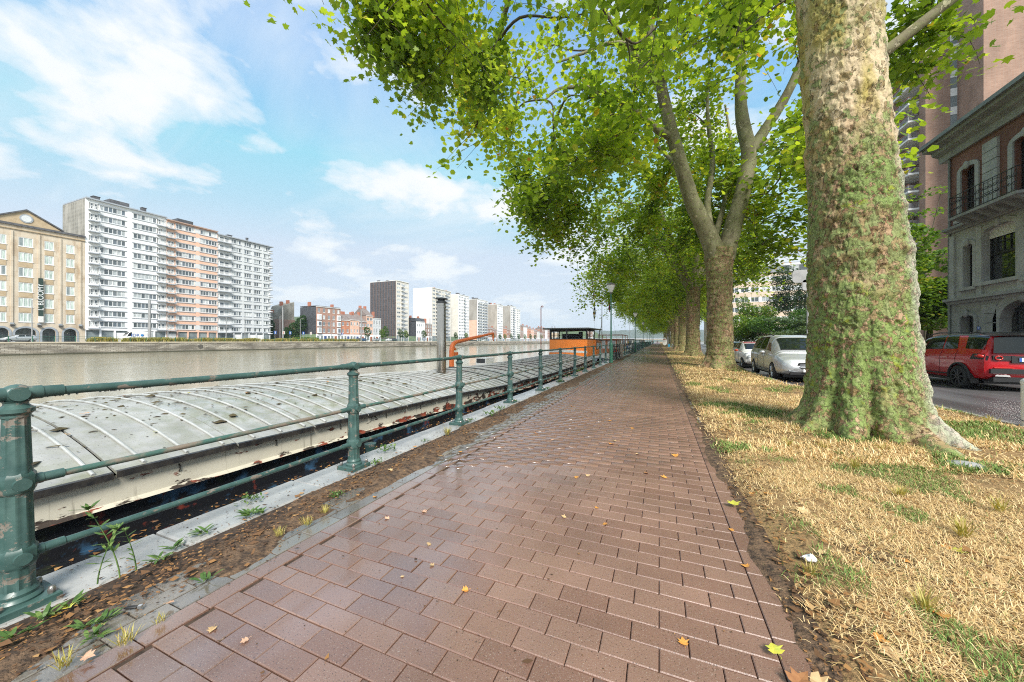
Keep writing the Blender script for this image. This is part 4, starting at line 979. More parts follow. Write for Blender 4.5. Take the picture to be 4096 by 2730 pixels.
house(108.5, 121.1, 16.2, 4, 5, 'brick_red', 'tall brick house with stacked white bay windows next to the dark slate gable', 'flat', ww=1.15, hh=1.7, bay=True, side='slate_wall', ridge=1.2)
house(121.1, 126.4, 11.0, 2, 2, 'brick_orange', 'bright orange brick house with dark tiled roof', 'gable', ww=1.1, ridge=3.6)
house(126.4, 132.0, 11.4, 2, 3, 'pink_wall', 'pinkish house with wide white windows and tiled roof', 'gable', ridge=3.2)
house(132.0, 136.9, 10.8, 2, 3, 'brick_red', 'narrow red brick house with white shopfront below tram pole', 'gable', ridge=4.2)
house(136.9, 141.1, 14.0, 3, 2, 'pink_wall', 'tall pink brick house with white window bands beside the grey townhouse', 'gable', ridge=4.4, ww=1.6)
house(141.1, 146.8, 13.0, 2, 3, 'grey_wall', 'grey rendered townhouse with bay window and blue door', 'flat', ww=.9, hh=2.2)
def tower(y0, y1, top, groups, wall, side, label, depth, nfl=13, bal=None, red=False, split=False, seed=1, ribs=False, sidew=None):
    r = bld('apartment_tower', y0, label=label); L = y1 - y0 - .02; H = top - LB; f0 = 3.4; fh = (H - f0 - .6) / nfl
    fl = [(f0 + fh * (k + .55), fh * .52) for k in range(nfl)]
    gr = [(L * a, L * b, nc) for a, b, nc in groups]
    facade(r, L, H, fl, gr, wall, z0=f0, depth=depth, back=side, fw=.12, split=split)
    MB().box(-.4, -.1, .01, L - .01, 0, f0 - .002).build('shopfront', 'shop_glass', r)
    for k in range(6): MB().box(-.1, .02, L * k / 5 * .97, L * k / 5 * .97 + .3, 0, f0 - .004).build('pier', wall, r)
    MB().box(-depth, .35, 0, L, H + .002, H + .3).build('roof_edge', 'pale_wall', r)
    for zc, h in fl:
        for a, b in (bal or []):
            MB().box(-.05, 1.0, L * a, L * b, zc - h / 2 - .75, zc - h / 2 - .58).build('balcony', 'pale_wall', r); MB().box(.9, .97, L * a, L * b, zc - h / 2 - .57, zc - h / 2 + .35).build('balcony_rail', 'grey_band', r)
    roof_bits(r, L, H + .3, 4, seed, red, depth)
    if ribs:
        n = 17
        for k in range(n): x = -depth + .4 + (depth - .8) * k / (n - 1); MB().box(x - .06, x + .06, -.14, -.002, 1, H - .1).build('cladding_rib', 'copper_rib', r)
        for k in range(26): z = 1.5 + (H - 2) * k / 26; MB().box(-depth + .2, -.2, -.05, -.003, z, z + .55).build('cladding_course', 'slate_wall', r)
    return r
tower(158.65, 169.4, 35.3, [(.06, .34, 2), (.40, .52, 1), (.60, .92, 3)], 'beige_wall', 'slate_wall', 'tower with dark ribbed slate side wall and beige front', 19, bal=[(.38, .56)], seed=11, ribs=True)
house(176.5, 185.0, 13.2, 2, 4, 'white_wall', 'white house with black slate side and attic between two towers', 'mansard', ww=1.0, side='slate_wall', ridge=2.8)
house(185.0, 192.4, 12.0, 3, 3, 'brick_brown', 'brown brick house against the white sided tower', 'flat')
w1 = tower(192.5, 215.2, 36.0, [(.03, .16, 2), (.20, .30, 2), (.35, .48, 3), (.52, .64, 3), (.68, .80, 2), (.85, .97, 3)], 'beige_wall', 'pale_wall', 'wide cream tower with blank white side wall', 15, bal=[(.17, .31), (.66, .81)], seed=12, red=True)
tower(225.4, 241.3, 35.6, [(.05, .2, 2), (.26, .42, 3), (.46, .56, 1), (.62, .78, 3), (.82, .96, 3)], 'white_wall', 'beige_wall', 'white tower with column of dark loggias next to the stained gable', 7, bal=[(.44, .58)], seed=13)
tower(254.5, 273.0, 35.3, [(.05, .2, 2), (.28, .42, 2), (.52, .68, 2), (.76, .94, 2)], 'white_wall', 'stained_side', 'white tower with rows of dark balconies and a torn brick side wall', 9, bal=[(.04, .22), (.27, .43), (.51, .70), (.75, .96)], seed=14)
MB().box(-8.6, -.6, -.35, -.003, 1, 17).build('torn_party_wall', 'pink_wall', [o for o in col.objects if o.name.startswith('apartment_tower')][-1])
house(274, 283, 12, 2, 3, 'brick_brown', 'brown terraced house between the balcony tower and the brown gable', 'gable'); house(283, 292.8, 11, 2, 3, 'brick_red', 'reddish terraced house against the brown gable', 'gable')
tower(293, 305.2, 34.8, [(.05, .3, 2), (.36, .64, 3), (.72, .95, 2)], 'white_wall', 'concrete_side', 'narrow white tower with brown side wall and red chimneys', 11, seed=15, red=True)
house(306, 315, 13, 3, 3, 'brick_orange', 'orange brick house between narrow tower and round fronted tower', 'gable'); house(315, 324.5, 12, 2, 3, 'brick_red', 'red brick house against the round fronted tower', 'gable')
t6 = tower(324.7, 339, 36.2, [(.06, .3, 2), (.37, .63, 3), (.7, .94, 2)], 'white_wall', 'stained_side', 'white tower with curved bays and grey side wall', 9, bal=[(.35, .65)], seed=16)
tower(340, 351, 34.0, [(.08, .4, 2), (.55, .92, 3)], 'pale_wall', 'pale_wall', 'cream tower last in the riverside row', 9, seed=17)
hm = ['brick_brown', 'white_wall', 'brick_orange', 'pink_wall', 'brick_red', 'beige_wall', 'grey_wall', 'brick_brown', 'white_wall', 'brick_red', 'pink_wall', 'beige_wall']
y = 352
for k, m in enumerate(hm):
    w = 9 + (k * 37 % 5); o = house(y, y + w, 11.5 + (k * 53 % 6), 3, 3, m, 'small %s house in the far terrace beyond the towers' % {'brick_brown': 'brown brick', 'white_wall': 'white', 'brick_orange': 'orange brick', 'pink_wall': 'pink', 'brick_red': 'red brick', 'beige_wall': 'beige', 'grey_wall': 'grey'}[m], 'gable'); o['group'] = 'far terraced houses'; y += w
# bridge
br_ = empty('bridge', (-60, 470, WATER)); tag(br_, 'low grey concrete bridge crossing the river far ahead', 'bridge'); OB = (-60, 470, WATER)
MB().box(-125, 8, 470, 482, 2.6, 3.9).build('deck', 'concrete_side', br_, OB); MB().box(-125, 8, 469.7, 469.95, 3.9, 4.9).build('parapet', 'grey_band', br_, OB)
for x in (-95, -62, -29): MB().box(x - 1.5, x + 1.5, 471, 481, -3, 2.59).build('pier', 'concrete_side', br_, OB)
# ------------------------------------------------------------------ leaves
def m_leaf(name, stops, trans=.45, rough=.45):
    t, p, o, pos = newmat(name)
    c = ramp(t, attr(t), stops)
    setc(t, p, c); p.inputs['Roughness'].default_value = rough
    tr = N(t, 'ShaderNodeBsdfTranslucent'); t.links.new(mixc(t, 1.0, c, (1.35, 1.28, .50), 'MULTIPLY'), tr.inputs[0])
    mx = N(t, 'ShaderNodeMixShader'); mx.inputs[0].default_value = trans
    t.links.new(p.outputs[0], mx.inputs[1]); t.links.new(tr.outputs[0], mx.inputs[2]); t.links.new(mx.outputs[0], o.inputs[0])
m_leaf('plane_leaf', [(0, (.11, .20, .028)), (.40, (.27, .40, .045)), (.75, (.46, .54, .065)), (.93, (.60, .53, .08)), (1, (.55, .26, .07))], .62)
m_leaf('hedge_leaf', [(0, (.03, .085, .012)), (.6, (.075, .17, .025)), (1, (.17, .25, .04))])
m_leaf('lime_leaf', [(0, (.075, .16, .018)), (.6, (.17, .28, .035)), (.9, (.34, .36, .05)), (1, (.45, .26, .05))])
m_leaf('pine_leaf', [(0, (.025, .055, .022)), (1, (.07, .12, .05))])
m_leaf('cedar_leaf', [(0, (.07, .13, .06)), (1, (.17, .24, .12))])
m_leaf('straw_leaf', [(0, (.30, .29, .06)), (.6, (.45, .40, .10)), (1, (.50, .36, .16))], .25)
m_leaf('ivy_leaf', [(0, (.025, .075, .015)), (.6, (.05, .13, .025)), (1, (.12, .22, .04))])
LEAF10 = np.array([(0, 0), (.30, -.02), (.62, .22), (.40, .34), (.66, .62), (.30, .60), (.0, 1.0), (-.30, .60), (-.66, .62), (-.40, .34), (-.62, .22), (-.30, -.02)]) * [.85, 1] - [0, .35]
LEAF6 = np.array([(0, -.35), (.5, -.15), (.55, .3), (0, .65), (-.55, .3), (-.5, -.15)])
LEAF4 = np.array([(0, -.4), (.5, .1), (0, .6), (-.5, .1)])
def leaf_cloud(name, C, size, shape, mat, tint, rng, up=.55, droop=.35):
    """C (n,3) centres; each leaf a small polygon with its own tilt"""
    n = len(C); k = len(shape)
    nz = rng.normal(0, 1, (n, 3)); nz /= np.linalg.norm(nz, axis=1)[:, None]; nz = nz * (1 - up) + np.array([0, 0, up]); nz /= np.linalg.norm(nz, axis=1)[:, None]
    a = rng.normal(0, 1, (n, 3)); a[:, 2] -= droop * 2; a -= nz * np.sum(a * nz, 1)[:, None]; a /= np.linalg.norm(a, axis=1)[:, None] + 1e-9
    b = np.cross(nz, a); s = size * rng.uniform(.7, 1.2, n)
    V = C[:, None, :] + s[:, None, None] * (shape[None, :, 0, None] * b[:, None] + shape[None, :, 1, None] * a[:, None])
    bend = (np.abs(shape[:, 0]) * .28)[None, :, None] * s[:, None, None] * nz[:, None]; V = V - bend
    me = np_mesh(name, V.reshape(-1, 3), np.arange(n * k), np.full(n, k), [mat], tint); return me, (nz, a, b, s)
def in_view(P, pad=500):
    zc = -P[:, 0] * math.sin(YAW) + P[:, 1] * math.cos(YAW); xc = P[:, 0] * math.cos(YAW) + P[:, 1] * math.sin(YAW)
    px = 2048 + 1418 * xc / np.maximum(zc, .05); py = 1365 - 1418 * (P[:, 2] - CAM_H) / np.maximum(zc, .05)
    return (zc > .3) & (px > -pad) & (px < 4096 + pad) & (py > -pad) & (py < 2730 + pad), zc
# ------------------------------------------------------------------ bark
def m_bark(name, base, plates, lich, scale=1.0, near=False, bump=.9, lichc=((.10, .155, .030), (.33, .42, .14))):
    """plane bark: smooth inner bark, ragged overlapping plates with lifted edges and a painted shadow line, crusts of lichen.
    plates: [(frequency, threshold, colour a, colour b, strength)]"""
    t, p, o, pos = newmat(name)
    v = mapping(t, pos, (1, 1, .62))
    c = mixc(t, ramp(t, noise(t, v, 2.6 * scale, 5, .6), [(.36, 0.0), (.64, 1.0)]), base[0], base[1])
    c = mixc(t, ramp(t, noise(t, v, 17 * scale, 5, .7), [(.35, 0.0), (.75, .5)]), c, base[2])
    hgt = mth(t, 'MULTIPLY', noise(t, pos, 70, 5, .7), .5)
    sz = N(t, 'ShaderNodeSeparateXYZ'); t.links.new(pos, sz.inputs[0])
    if near:        # smooth cream and ochre inner bark shows high on the trunk
        hi = ramp(t, mth(t, 'ADD', mth(t, 'MULTIPLY_ADD', sz.outputs[2], .20, -.72), mth(t, 'MULTIPLY', noise(t, mapping(t, pos, (1, 1, .4)), 2.0, 5, .6), .6)), [(.32, 0.0), (.56, 1.0)])
        c = mixc(t, mth(t, 'MULTIPLY', hi, .75), c, mixc(t, ramp(t, noise(t, mapping(t, pos, (1, 1, .25), (3, 8, 1)), 3.0, 3), [(.42, 0.0), (.56, 1.0)]), (.42, .36, .09), (.66, .55, .36)))
    for i, (fr, th, ca, cb, st) in enumerate(plates):
        vv = mapping(t, pos, (1, 1, .7), (3.7 * i + 1, 2.1 * i, 5.3 * i))
        n = noise(t, vv, fr * scale, 7, .62, .35); k = th
        if near: k = mth(t, 'ADD', mth(t, 'MULTIPLY', hi, .07), th)
        d = mth(t, 'SUBTRACT', n, k)
        m = ramp(t, mth(t, 'MULTIPLY_ADD', d, 12, .5), [(.46, 0.0), (.54, 1.0)])
        edge = mth(t, 'SUBTRACT', ramp(t, mth(t, 'MULTIPLY_ADD', d, 12, .5), [(.18, 0.0), (.44, 1.0)]), m)
        c = mixc(t, mth(t, 'MULTIPLY', mth(t, 'MAXIMUM', edge, 0.0), .80), c, (.030, .017, .010))  # shadow line round each plate, painted into the bark colour
        pc = mixc(t, noise(t, vv, fr * 5 * scale, 4, .7), ca, cb)
        c = mixc(t, mth(t, 'MULTIPLY', m, st), c, pc)
        hgt = mth(t, 'ADD', hgt, mth(t, 'MULTIPLY', m, .8))
    lm = ramp(t, noise(t, mapping(t, pos, (1, 1, .7), (2, 5, 1)), 1.1, 4, .6), [(.36, 0.0), (.52, 1.0)])
    ln_ = noise(t, mapping(t, pos, (1, 1, .9), (9, 1, 4)), 13 * scale, 6, .68)
    lf = ramp(t, ln_, [(.46, 0.0), (.50, 1.0)])
    lc = mixc(t, noise(t, pos, 34 * scale, 4, .7), lichc[0], lichc[1]); lc = mixc(t, ramp(t, noise(t, pos, 5, 3), [(.60, 0.0), (.68, .75)]), lc, (.30, .33, .025))
    lk = mth(t, 'MULTIPLY', mth(t, 'MULTIPLY', lm, lf), lich)
    if near: lk = mth(t, 'MULTIPLY', lk, mth(t, 'SUBTRACT', 1.0, mth(t, 'MULTIPLY', hi, .75)))
    c = mixc(t, lk, c, lc); hgt = mth(t, 'ADD', hgt, mth(t, 'MULTIPLY', lk, .6))
    if near:        # pale strip on the road side
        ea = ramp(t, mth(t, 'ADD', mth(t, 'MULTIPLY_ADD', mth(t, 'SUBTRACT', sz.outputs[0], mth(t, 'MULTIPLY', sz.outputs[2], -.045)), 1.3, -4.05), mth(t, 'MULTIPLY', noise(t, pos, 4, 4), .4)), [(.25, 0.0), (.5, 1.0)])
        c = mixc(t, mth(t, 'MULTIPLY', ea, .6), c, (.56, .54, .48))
    setc(t, p, c); p.inputs['Roughness'].default_value = .8; p.inputs['Specular IOR Level'].default_value = .3
    bumpn(t, p, hgt, bump, .02)
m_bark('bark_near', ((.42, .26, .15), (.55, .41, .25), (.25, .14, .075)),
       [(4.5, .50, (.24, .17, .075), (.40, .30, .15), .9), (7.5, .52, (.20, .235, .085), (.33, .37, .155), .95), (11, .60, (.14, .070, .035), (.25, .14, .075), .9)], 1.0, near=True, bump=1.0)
m_bark('bark_brown', ((.36, .22, .135), (.46, .31, .20), (.19, .10, .058)),
       [(4.0, .50, (.15, .080, .045), (.28, .16, .095), .9), (7.0, .57, (.22, .20, .09), (.30, .27, .13), .8), (10, .60, (.07, .038, .022), (.14, .08, .045), .9)], .6, bump=1.0)
m_bark('bark_limb', ((.19, .17, .10), (.26, .24, .15), (.12, .10, .06)),
       [(3.5, .56, (.11, .095, .055), (.17, .15, .085), .9), (6.5, .63, (.42, .38, .26), (.52, .47, .33), .85)], .25, bump=.4)
simple('twig', (.055, .045, .028), (.10, .085, .05), 4, .8)

def np_tube_grid(rings, mat, name):
    """rings (m, n, 3) closed around n"""
    m, n, _ = rings.shape; a = np.arange(m - 1)[:, None] * n; k = np.arange(n)[None]; k2 = (k + 1) % n
    F = np.stack([a + k, a + k2, a + n + k2, a + n + k], -1).reshape(-1, 4)
    return np_mesh(name, rings.reshape(-1, 3), F.ravel(), np.full(len(F), 4), [mat], smooth=True)
def trunk_mesh(name, base, ctrl, nth, nz, mat, roots, seed, flake=.012, lump=.05, wr=.012):
    """ctrl: [(z, cx, cy, r)]; roots: [(angle, length, width)]"""
    ctrl = np.array(ctrl, float); z0, z1 = ctrl[0, 0], ctrl[-1, 0]
    s = np.linspace(0, 1, nz); z = z0 + (z1 - z0) * (s ** 1.15)
    cx, cy, r = (np.interp(z, ctrl[:, 0], ctrl[:, i]) for i in (1, 2, 3))
    th = np.linspace(0, 2 * np.pi, nth, endpoint=False)
    Z, TH = np.meshgrid(z, th, indexing='ij'); Rr = np.repeat(r[:, None], nth, 1)
    for an, ln, wd, dec in roots:
        d = (TH - an + np.pi) % (2 * np.pi) - np.pi; Rr = Rr + ln * np.exp(-(d / wd) ** 2) * np.exp(-np.maximum(Z, 0) / dec)
    P = np.stack([np.cos(TH) * Rr + seed, np.sin(TH) * Rr, Z], -1).reshape(-1, 3)
    lm = (fbm(P * 1.6, 3) - .5) * 2 * lump + (fbm(P * [3, 3, 9], 3) - .5) * 2 * wr
    wrk = np.abs(np.sin((P[:, 2] + .25 * vnoise(P * [1.5, 1.5, 1.0])) * 5.2)) ** 14 * .035 * vnoise(P * [2.2, 2.2, 1.2] + 40)
    d1, d2, cid = voro((P + .05 * fbm(P * 9, 2)[:, None]) * [13, 13, 8]); fl = flake * (cid - .5) * np.clip((d2 - d1) * 6, 0, 1) * 1.6
    d1, d2, cid2 = voro((P + .03 * fbm(P * 20, 2)[:, None]) * [30, 30, 20] + 9); fl = fl + flake * .75 * (cid2 - .5) * np.clip((d2 - d1) * 5, 0, 1)
    low = np.exp(-np.maximum(P[:, 2], 0) / .5); lm = lm + low * (fbm(P * [4, 4, 2.0], 3) - .5) * .26
    Rr = Rr + (lm + wrk + fl).reshape(Rr.shape)
    V = np.stack([cx[:, None] + np.cos(TH) * Rr, cy[:, None] + np.sin(TH) * Rr, Z], -1)
    return np_tube_grid(V, mat, name)
def limb_rings(pts, rad, n, rng, wob=.06):
    P = np.array(pts, float); m = max(4, int(len(P) * 4)); s = np.linspace(0, len(P) - 1, m); i0 = np.clip(np.floor(s).astype(int), 0, len(P) - 2); f = (s - i0)[:, None]
    pm = P[np.maximum(i0 - 1, 0)]; pa = P[i0]; pb = P[i0 + 1]; pn = P[np.minimum(i0 + 2, len(P) - 1)]
    C = .5 * ((2 * pa) + (-pm + pb) * f + (2 * pm - 5 * pa + 4 * pb - pn) * f ** 2 + (-pm + 3 * pa - 3 * pb + pn) * f ** 3)
    r = np.interp(s, np.arange(len(P)), rad)
    T = np.gradient(C, axis=0); T /= np.linalg.norm(T, axis=1)[:, None] + 1e-9
    ref = np.tile(np.array([[.31, .87, .13]]), (m, 1)); A = ref - T * np.sum(ref * T, 1)[:, None]; A /= np.linalg.norm(A, axis=1)[:, None]; B = np.cross(T, A)
    th = np.linspace(0, 2 * np.pi, n, endpoint=False)
    rr = r[:, None] * (1 + wob * rng.normal(0, 1, (m, n)))
    return C[:, None] + rr[..., None] * (np.cos(th)[None, :, None] * A[:, None] + np.sin(th)[None, :, None] * B[:, None]), C
def merge_rings(lst, mat, name):
    V, F, b = [], [], 0
    for rg in lst:
        m, n, _ = rg.shape; a = np.arange(m - 1)[:, None] * n; k = np.arange(n)[None]; k2 = (k + 1) % n
        F.append((np.stack([a + k, a + k2, a + n + k2, a + n + k], -1).reshape(-1, 4) + b)); V.append(rg.reshape(-1, 3)); b += m * n
    F = np.concatenate(F); return np_mesh(name, np.concatenate(V), F.ravel(), np.full(len(F), 4), [mat], smooth=True)
def crown_points(rng, n, cx, cy, Rx, Ry, zlow, zmid, ztop):
    """clump centres through a spreading plane-tree crown: drooping skirt, domed underside, rounded top"""
    out = []
    while len(out) < n:
        a = rng.uniform(0, 2 * np.pi); q = rng.uniform(0, 1) ** .5
        und = zmid - (zmid - zlow) * q ** 2; top = und + (ztop - und) * max(0., 1 - q ** 3) ** .5
        u = rng.random()
        z = und + (top - und) * (u ** 2.2 if u < .82 else u)
        k = 1 + .10 * math.sin(3 * a + cx) + .06 * math.sin(7 * a + cy)
        dx = Rx * k * q * math.cos(a); dx = dx * .55 if dx > 0 else dx        # lopped on the road side
        out.append((cx + dx, cy + Ry * k * q * math.sin(a), z))
    return np.array(out)
def grow(rng, limbs, clumps, sub, spread, nleaf, twig_n=4):
    """limbs: list of sampled centre lines. Joins each clump to the nearest limb point and scatters twigs and leaves."""
    LP = np.concatenate(limbs); rings = []; L = []; W = np.zeros(len(LP))
    order = np.argsort([np.min(np.linalg.norm(LP - c, axis=1)) for c in clumps])
    for c in np.asarray(clumps)[order]:
        d = np.linalg.norm((LP - c) * [1, 1, 1.3], axis=1) + .6 * np.maximum(LP[:, 2] - c[2], 0) + W; j = np.argmin(d); s = LP[j]
        W[max(0, j - 2):j + 3] += .5                       # the next shoot starts elsewhere
        v = c - s; ln = np.linalg.norm(v)
        m1 = s + v * .35 + np.array([0, 0, .16 * ln]) + rng.normal(0, .07 * ln, 3); m2 = s + v * .72 + np.array([0, 0, .10 * ln]) + rng.normal(0, .06 * ln, 3)
        r0 = min(.085, .018 + .011 * ln)
        rg, C = limb_rings([s, m1, m2, c], [r0, r0 * .75, r0 * .5, r0 * .25], 5, rng, .03); rings.append(rg); LP = np.concatenate([LP, C[3:-2]]); W = np.concatenate([W, np.full(len(C[3:-2]), .35)])
        for k in range(sub):
            e = c + rng.normal(0, 1, 3) * spread
            st = C[rng.integers(len(C) // 2, len(C))]
            mid = (st + e) / 2 + np.array([0, 0, .15]) + rng.normal(0, .1, 3)
            rg2, C2 = limb_rings([st, mid, e], [.012, .008, .004], 3, rng, 0); rings.append(rg2[::2])
            w = rng.beta(2.0, 1.1, nleaf)[:, None]; i = (w[:, 0] * (len(C2) - 1)).astype(int)
            L.append(C2[i] + rng.normal(0, 1, (nleaf, 3)) * [.20, .20, .17] * (.5 + w))
    return rings, np.concatenate(L)
def leaf_tint(C, rng, sc=.5):
    return np.clip(-.12 + 1.0 * fbm(C * sc, 3) + rng.normal(0, .16, len(C)) + (rng.random(len(C)) < .035) * .4, 0, 1)
def bush(name, label, cat, base, blobs, n, size, mat, group=None, seed=1, trunk=None, shape=LEAF4, part='foliage'):
    """blobs: [(x,y,z,rx,ry,rz)] relative to base"""
    rng = np.random.default_rng(seed); r = empty(name, base); tag(r, label, cat, group)
    vol = np.array([b[3] * b[4] * b[5] for b in blobs]) ** .67; pick = rng.choice(len(blobs), n, p=vol / vol.sum()); B = np.array(blobs, float)[pick]
    d = rng.normal(0, 1, (n, 3)); d /= np.linalg.norm(d, axis=1)[:, None]; q = rng.uniform(.55, 1.0, n) ** .5
    k = .82 + .42 * vnoise(d * 2.3 + pick[:, None] * 7.1)
    C = B[:, :3] + d * B[:, 3:] * (q * k)[:, None]; C[:, 2] = np.maximum(C[:, 2], .03)
    me, _ = leaf_cloud(part, C, size, shape, mat, leaf_tint(C, rng, .9), rng); put(part, me, r)
    if trunk:
        for (p0, p1, ra, rb) in trunk: MB().tube([p0, ((p0[0] + p1[0]) / 2 + .05, (p0[1] + p1[1]) / 2, (p0[2] + p1[2]) / 2), p1], [ra, (ra + rb) / 2, rb], 8).build('trunk' if trunk.index((p0, p1, ra, rb)) == 0 else 'branch', 'twig', r)
    return r
# ------------------------------------------------------------------ the plane trees along the path
def px3(px, py, Zc):
    """a point measured at picture position (px, py) at distance Zc ahead of the camera"""
    xc = (px - 2048) / 1418 * Zc; c, s = math.cos(YAW), math.sin(YAW)
    return (xc * c - Zc * s, xc * s + Zc * c, CAM_H - (py - 1365) / 1418 * Zc)
PLG = 'plane trees lining the path'
def finish_tree(r, off, trunk_me, limb_r, twig_r, C, size, shape, rng, parts=0, cull=True):
    tr = put('trunk', trunk_me, r, (-off[0], -off[1], -off[2]))
    lm = merge_rings(limb_r, 'bark_limb', 'limb'); put('limb', lm, r, (-off[0], -off[1], -off[2]))
    tw = merge_rings(twig_r, 'twig', 'branches'); put('branches', tw, r, (-off[0], -off[1], -off[2]))
    if cull:
        iv, zc = in_view(C, 350); keep = iv | (rng.random(len(C)) < .35); C = C[keep]
    tint = leaf_tint(C, rng)
    if parts:
        iv, zc = in_view(C, 0); idx = np.where(iv)[0]; idx = idx[np.argsort(zc[idx])][:parts]
        msk = np.ones(len(C), bool); msk[idx] = False
        near = C[idx]; tn = tint[idx]; C = C[msk]; tint = tint[msk]
    me, _ = leaf_cloud('crown', C, size, shape, 'plane_leaf', tint, rng)
    cr = put('crown', me, r, (-off[0], -off[1], -off[2]))
    if len(C) > 300: cr['kind'] = 'stuff'
    if parts:
        vm = []
        for v in range(6):
            m1, _ = leaf_cloud('leaf', np.zeros((1, 3)), size, LEAF10, 'plane_leaf', np.array([.12 + v * .13]), np.random.default_rng(v)); vm.append(m1)
        for q, (c, tt) in enumerate(zip(near, tn)):
            o = put('leaf', vm[min(5, int(tt * 6))], cr, tuple(c)); o.rotation_euler = (random.uniform(-.5, .5), random.uniform(-.5, .5), random.uniform(0, 6.28))
    return r
# --- first tree: huge trunk right of the path
rng = np.random.default_rng(5); b1 = (T1[0], T1[1], 0)
tree1 = empty('plane_tree', b1); tag(tree1, 'huge plane tree trunk covered in green lichen and flaking bark beside the white bollard', 'tree', PLG)
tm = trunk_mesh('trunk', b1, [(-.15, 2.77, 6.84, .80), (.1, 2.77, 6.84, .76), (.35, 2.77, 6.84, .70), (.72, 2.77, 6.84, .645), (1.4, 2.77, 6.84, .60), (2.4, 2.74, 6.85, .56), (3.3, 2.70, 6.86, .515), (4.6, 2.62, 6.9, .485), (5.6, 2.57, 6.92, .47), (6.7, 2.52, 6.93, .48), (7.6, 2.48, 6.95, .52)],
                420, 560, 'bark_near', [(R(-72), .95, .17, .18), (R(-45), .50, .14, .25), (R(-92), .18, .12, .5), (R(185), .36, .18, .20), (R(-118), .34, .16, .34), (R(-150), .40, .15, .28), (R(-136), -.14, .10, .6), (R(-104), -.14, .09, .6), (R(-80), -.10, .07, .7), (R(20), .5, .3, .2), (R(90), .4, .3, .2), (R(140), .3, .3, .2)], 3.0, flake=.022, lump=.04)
limbs, lrs = [], []
for pts, rad in (([(2.5, 6.95, 7.5), (1.4, 6.8, 10.0), (-1.2, 6.2, 11.4), (-4.4, 5.8, 10.9)], [.30, .22, .15, .06]), ([(2.5, 6.95, 7.5), (2.9, 8.0, 10.6), (2.6, 9.8, 13.4), (1.8, 11.2, 15)], [.30, .24, .16, .06]),
                 ([(2.5, 6.95, 7.4), (2.6, 6.6, 11), (2.4, 6.2, 15), (2.2, 6, 18.5)], [.34, .26, .17, .05]), ([(2.5, 6.95, 7.5), (4.2, 7.2, 9.9), (6.5, 7.6, 11.2), (8.6, 8.0, 11.6)], [.28, .2, .13, .05]),
                 ([(2.5, 6.95, 7.5), (2.3, 5.4, 9.8), (1.8, 2.4, 10.6), (1.0, -.2, 11.2)], [.28, .2, .13, .05]),
                 ([(2.85, 6.95, 5.5), (3.6, 6.95, 6.05), (4.6, 7.0, 6.8), (5.9, 7.1, 8.0), (7.2, 7.3, 9.2)], [.085, .07, .065, .06, .04]),
                 ([(1.4, 6.8, 10.0), (.9, 5.6, 10.1), (.55, 4.9, 9.2), (.35, 4.6, 7.9), (.25, 4.5, 6.9)], [.09, .07, .05, .03, .015]),
                 ([(-1.2, 6.2, 11.4), (-3.2, 8.4, 11.2), (-5.0, 10.2, 10.2)], [.14, .09, .04])):
    rg, C = limb_rings(pts, rad, 12, rng, .02); lrs.append(rg); limbs.append(C)
cl = crown_points(rng, 105, 2.4, 6.8, 8.2, 8.0, 7.4, 10.5, 21)
ok = []
for c in cl:                                # open sky left of the skirt, as the pruned tree leaves it
    v, zc = in_view(np.array([c]), 0); 
    xc = c[0] * math.cos(YAW) + c[1] * math.sin(YAW); zz = -c[0] * math.sin(YAW) + c[1] * math.cos(YAW)
    ok.append(not (c[1] < 3.2 and c[0] < 1.5) or rng.random() < .25)
cl = cl[np.array(ok)]; cl = np.array([c for c in cl if not (c[1] > 9.5 and c[0] > .2 and c[2] < 12.5)])
left = [px3(x, y, z) for x, y, z in ((1500, -60, 7.2), (1560, 110, 7.8), (1530, 30, 7.4), (1600, 160, 8.2), (1660, 60, 8.0), (1720, 210, 8.8), (1640, 300, 8.8), (1800, 270, 9.6), (1820, 90, 9.0), (1900, 320, 10.6), (1980, 380, 11.5), (2000, 240, 10.5), (2040, 520, 13.5), (1560, 230, 8.2), (1740, 400, 10), (2120, 340, 12))]
extra = np.array(left + [px3(1100, -130, 6.4), px3(1500, 60, 7.4), px3(1560, 120, 7.6), px3(1640, 250, 8.2), px3(1760, 120, 8.0), px3(1440, -30, 7.1), px3(1700, 330, 9.0), px3(1850, 330, 10), px3(1900, 200, 9.5), px3(1950, 440, 11.0),
                  px3(3640, 80, 7.0), px3(3720, 160, 7.2), px3(3680, 290, 7.6), px3(3600, 200, 7.5),
                  px3(2620, -60, 4.6), px3(2740, -90, 4.8), px3(2480, -100, 5.0)])
rngs, LC = grow(rng, limbs, cl, 8, .85, 28)
r2, L2 = grow(rng, limbs, extra, 8, .48, 31)
finish_tree(tree1, b1, tm, lrs, rngs + r2, np.concatenate([LC, L2]), .142, LEAF10, rng, 300)
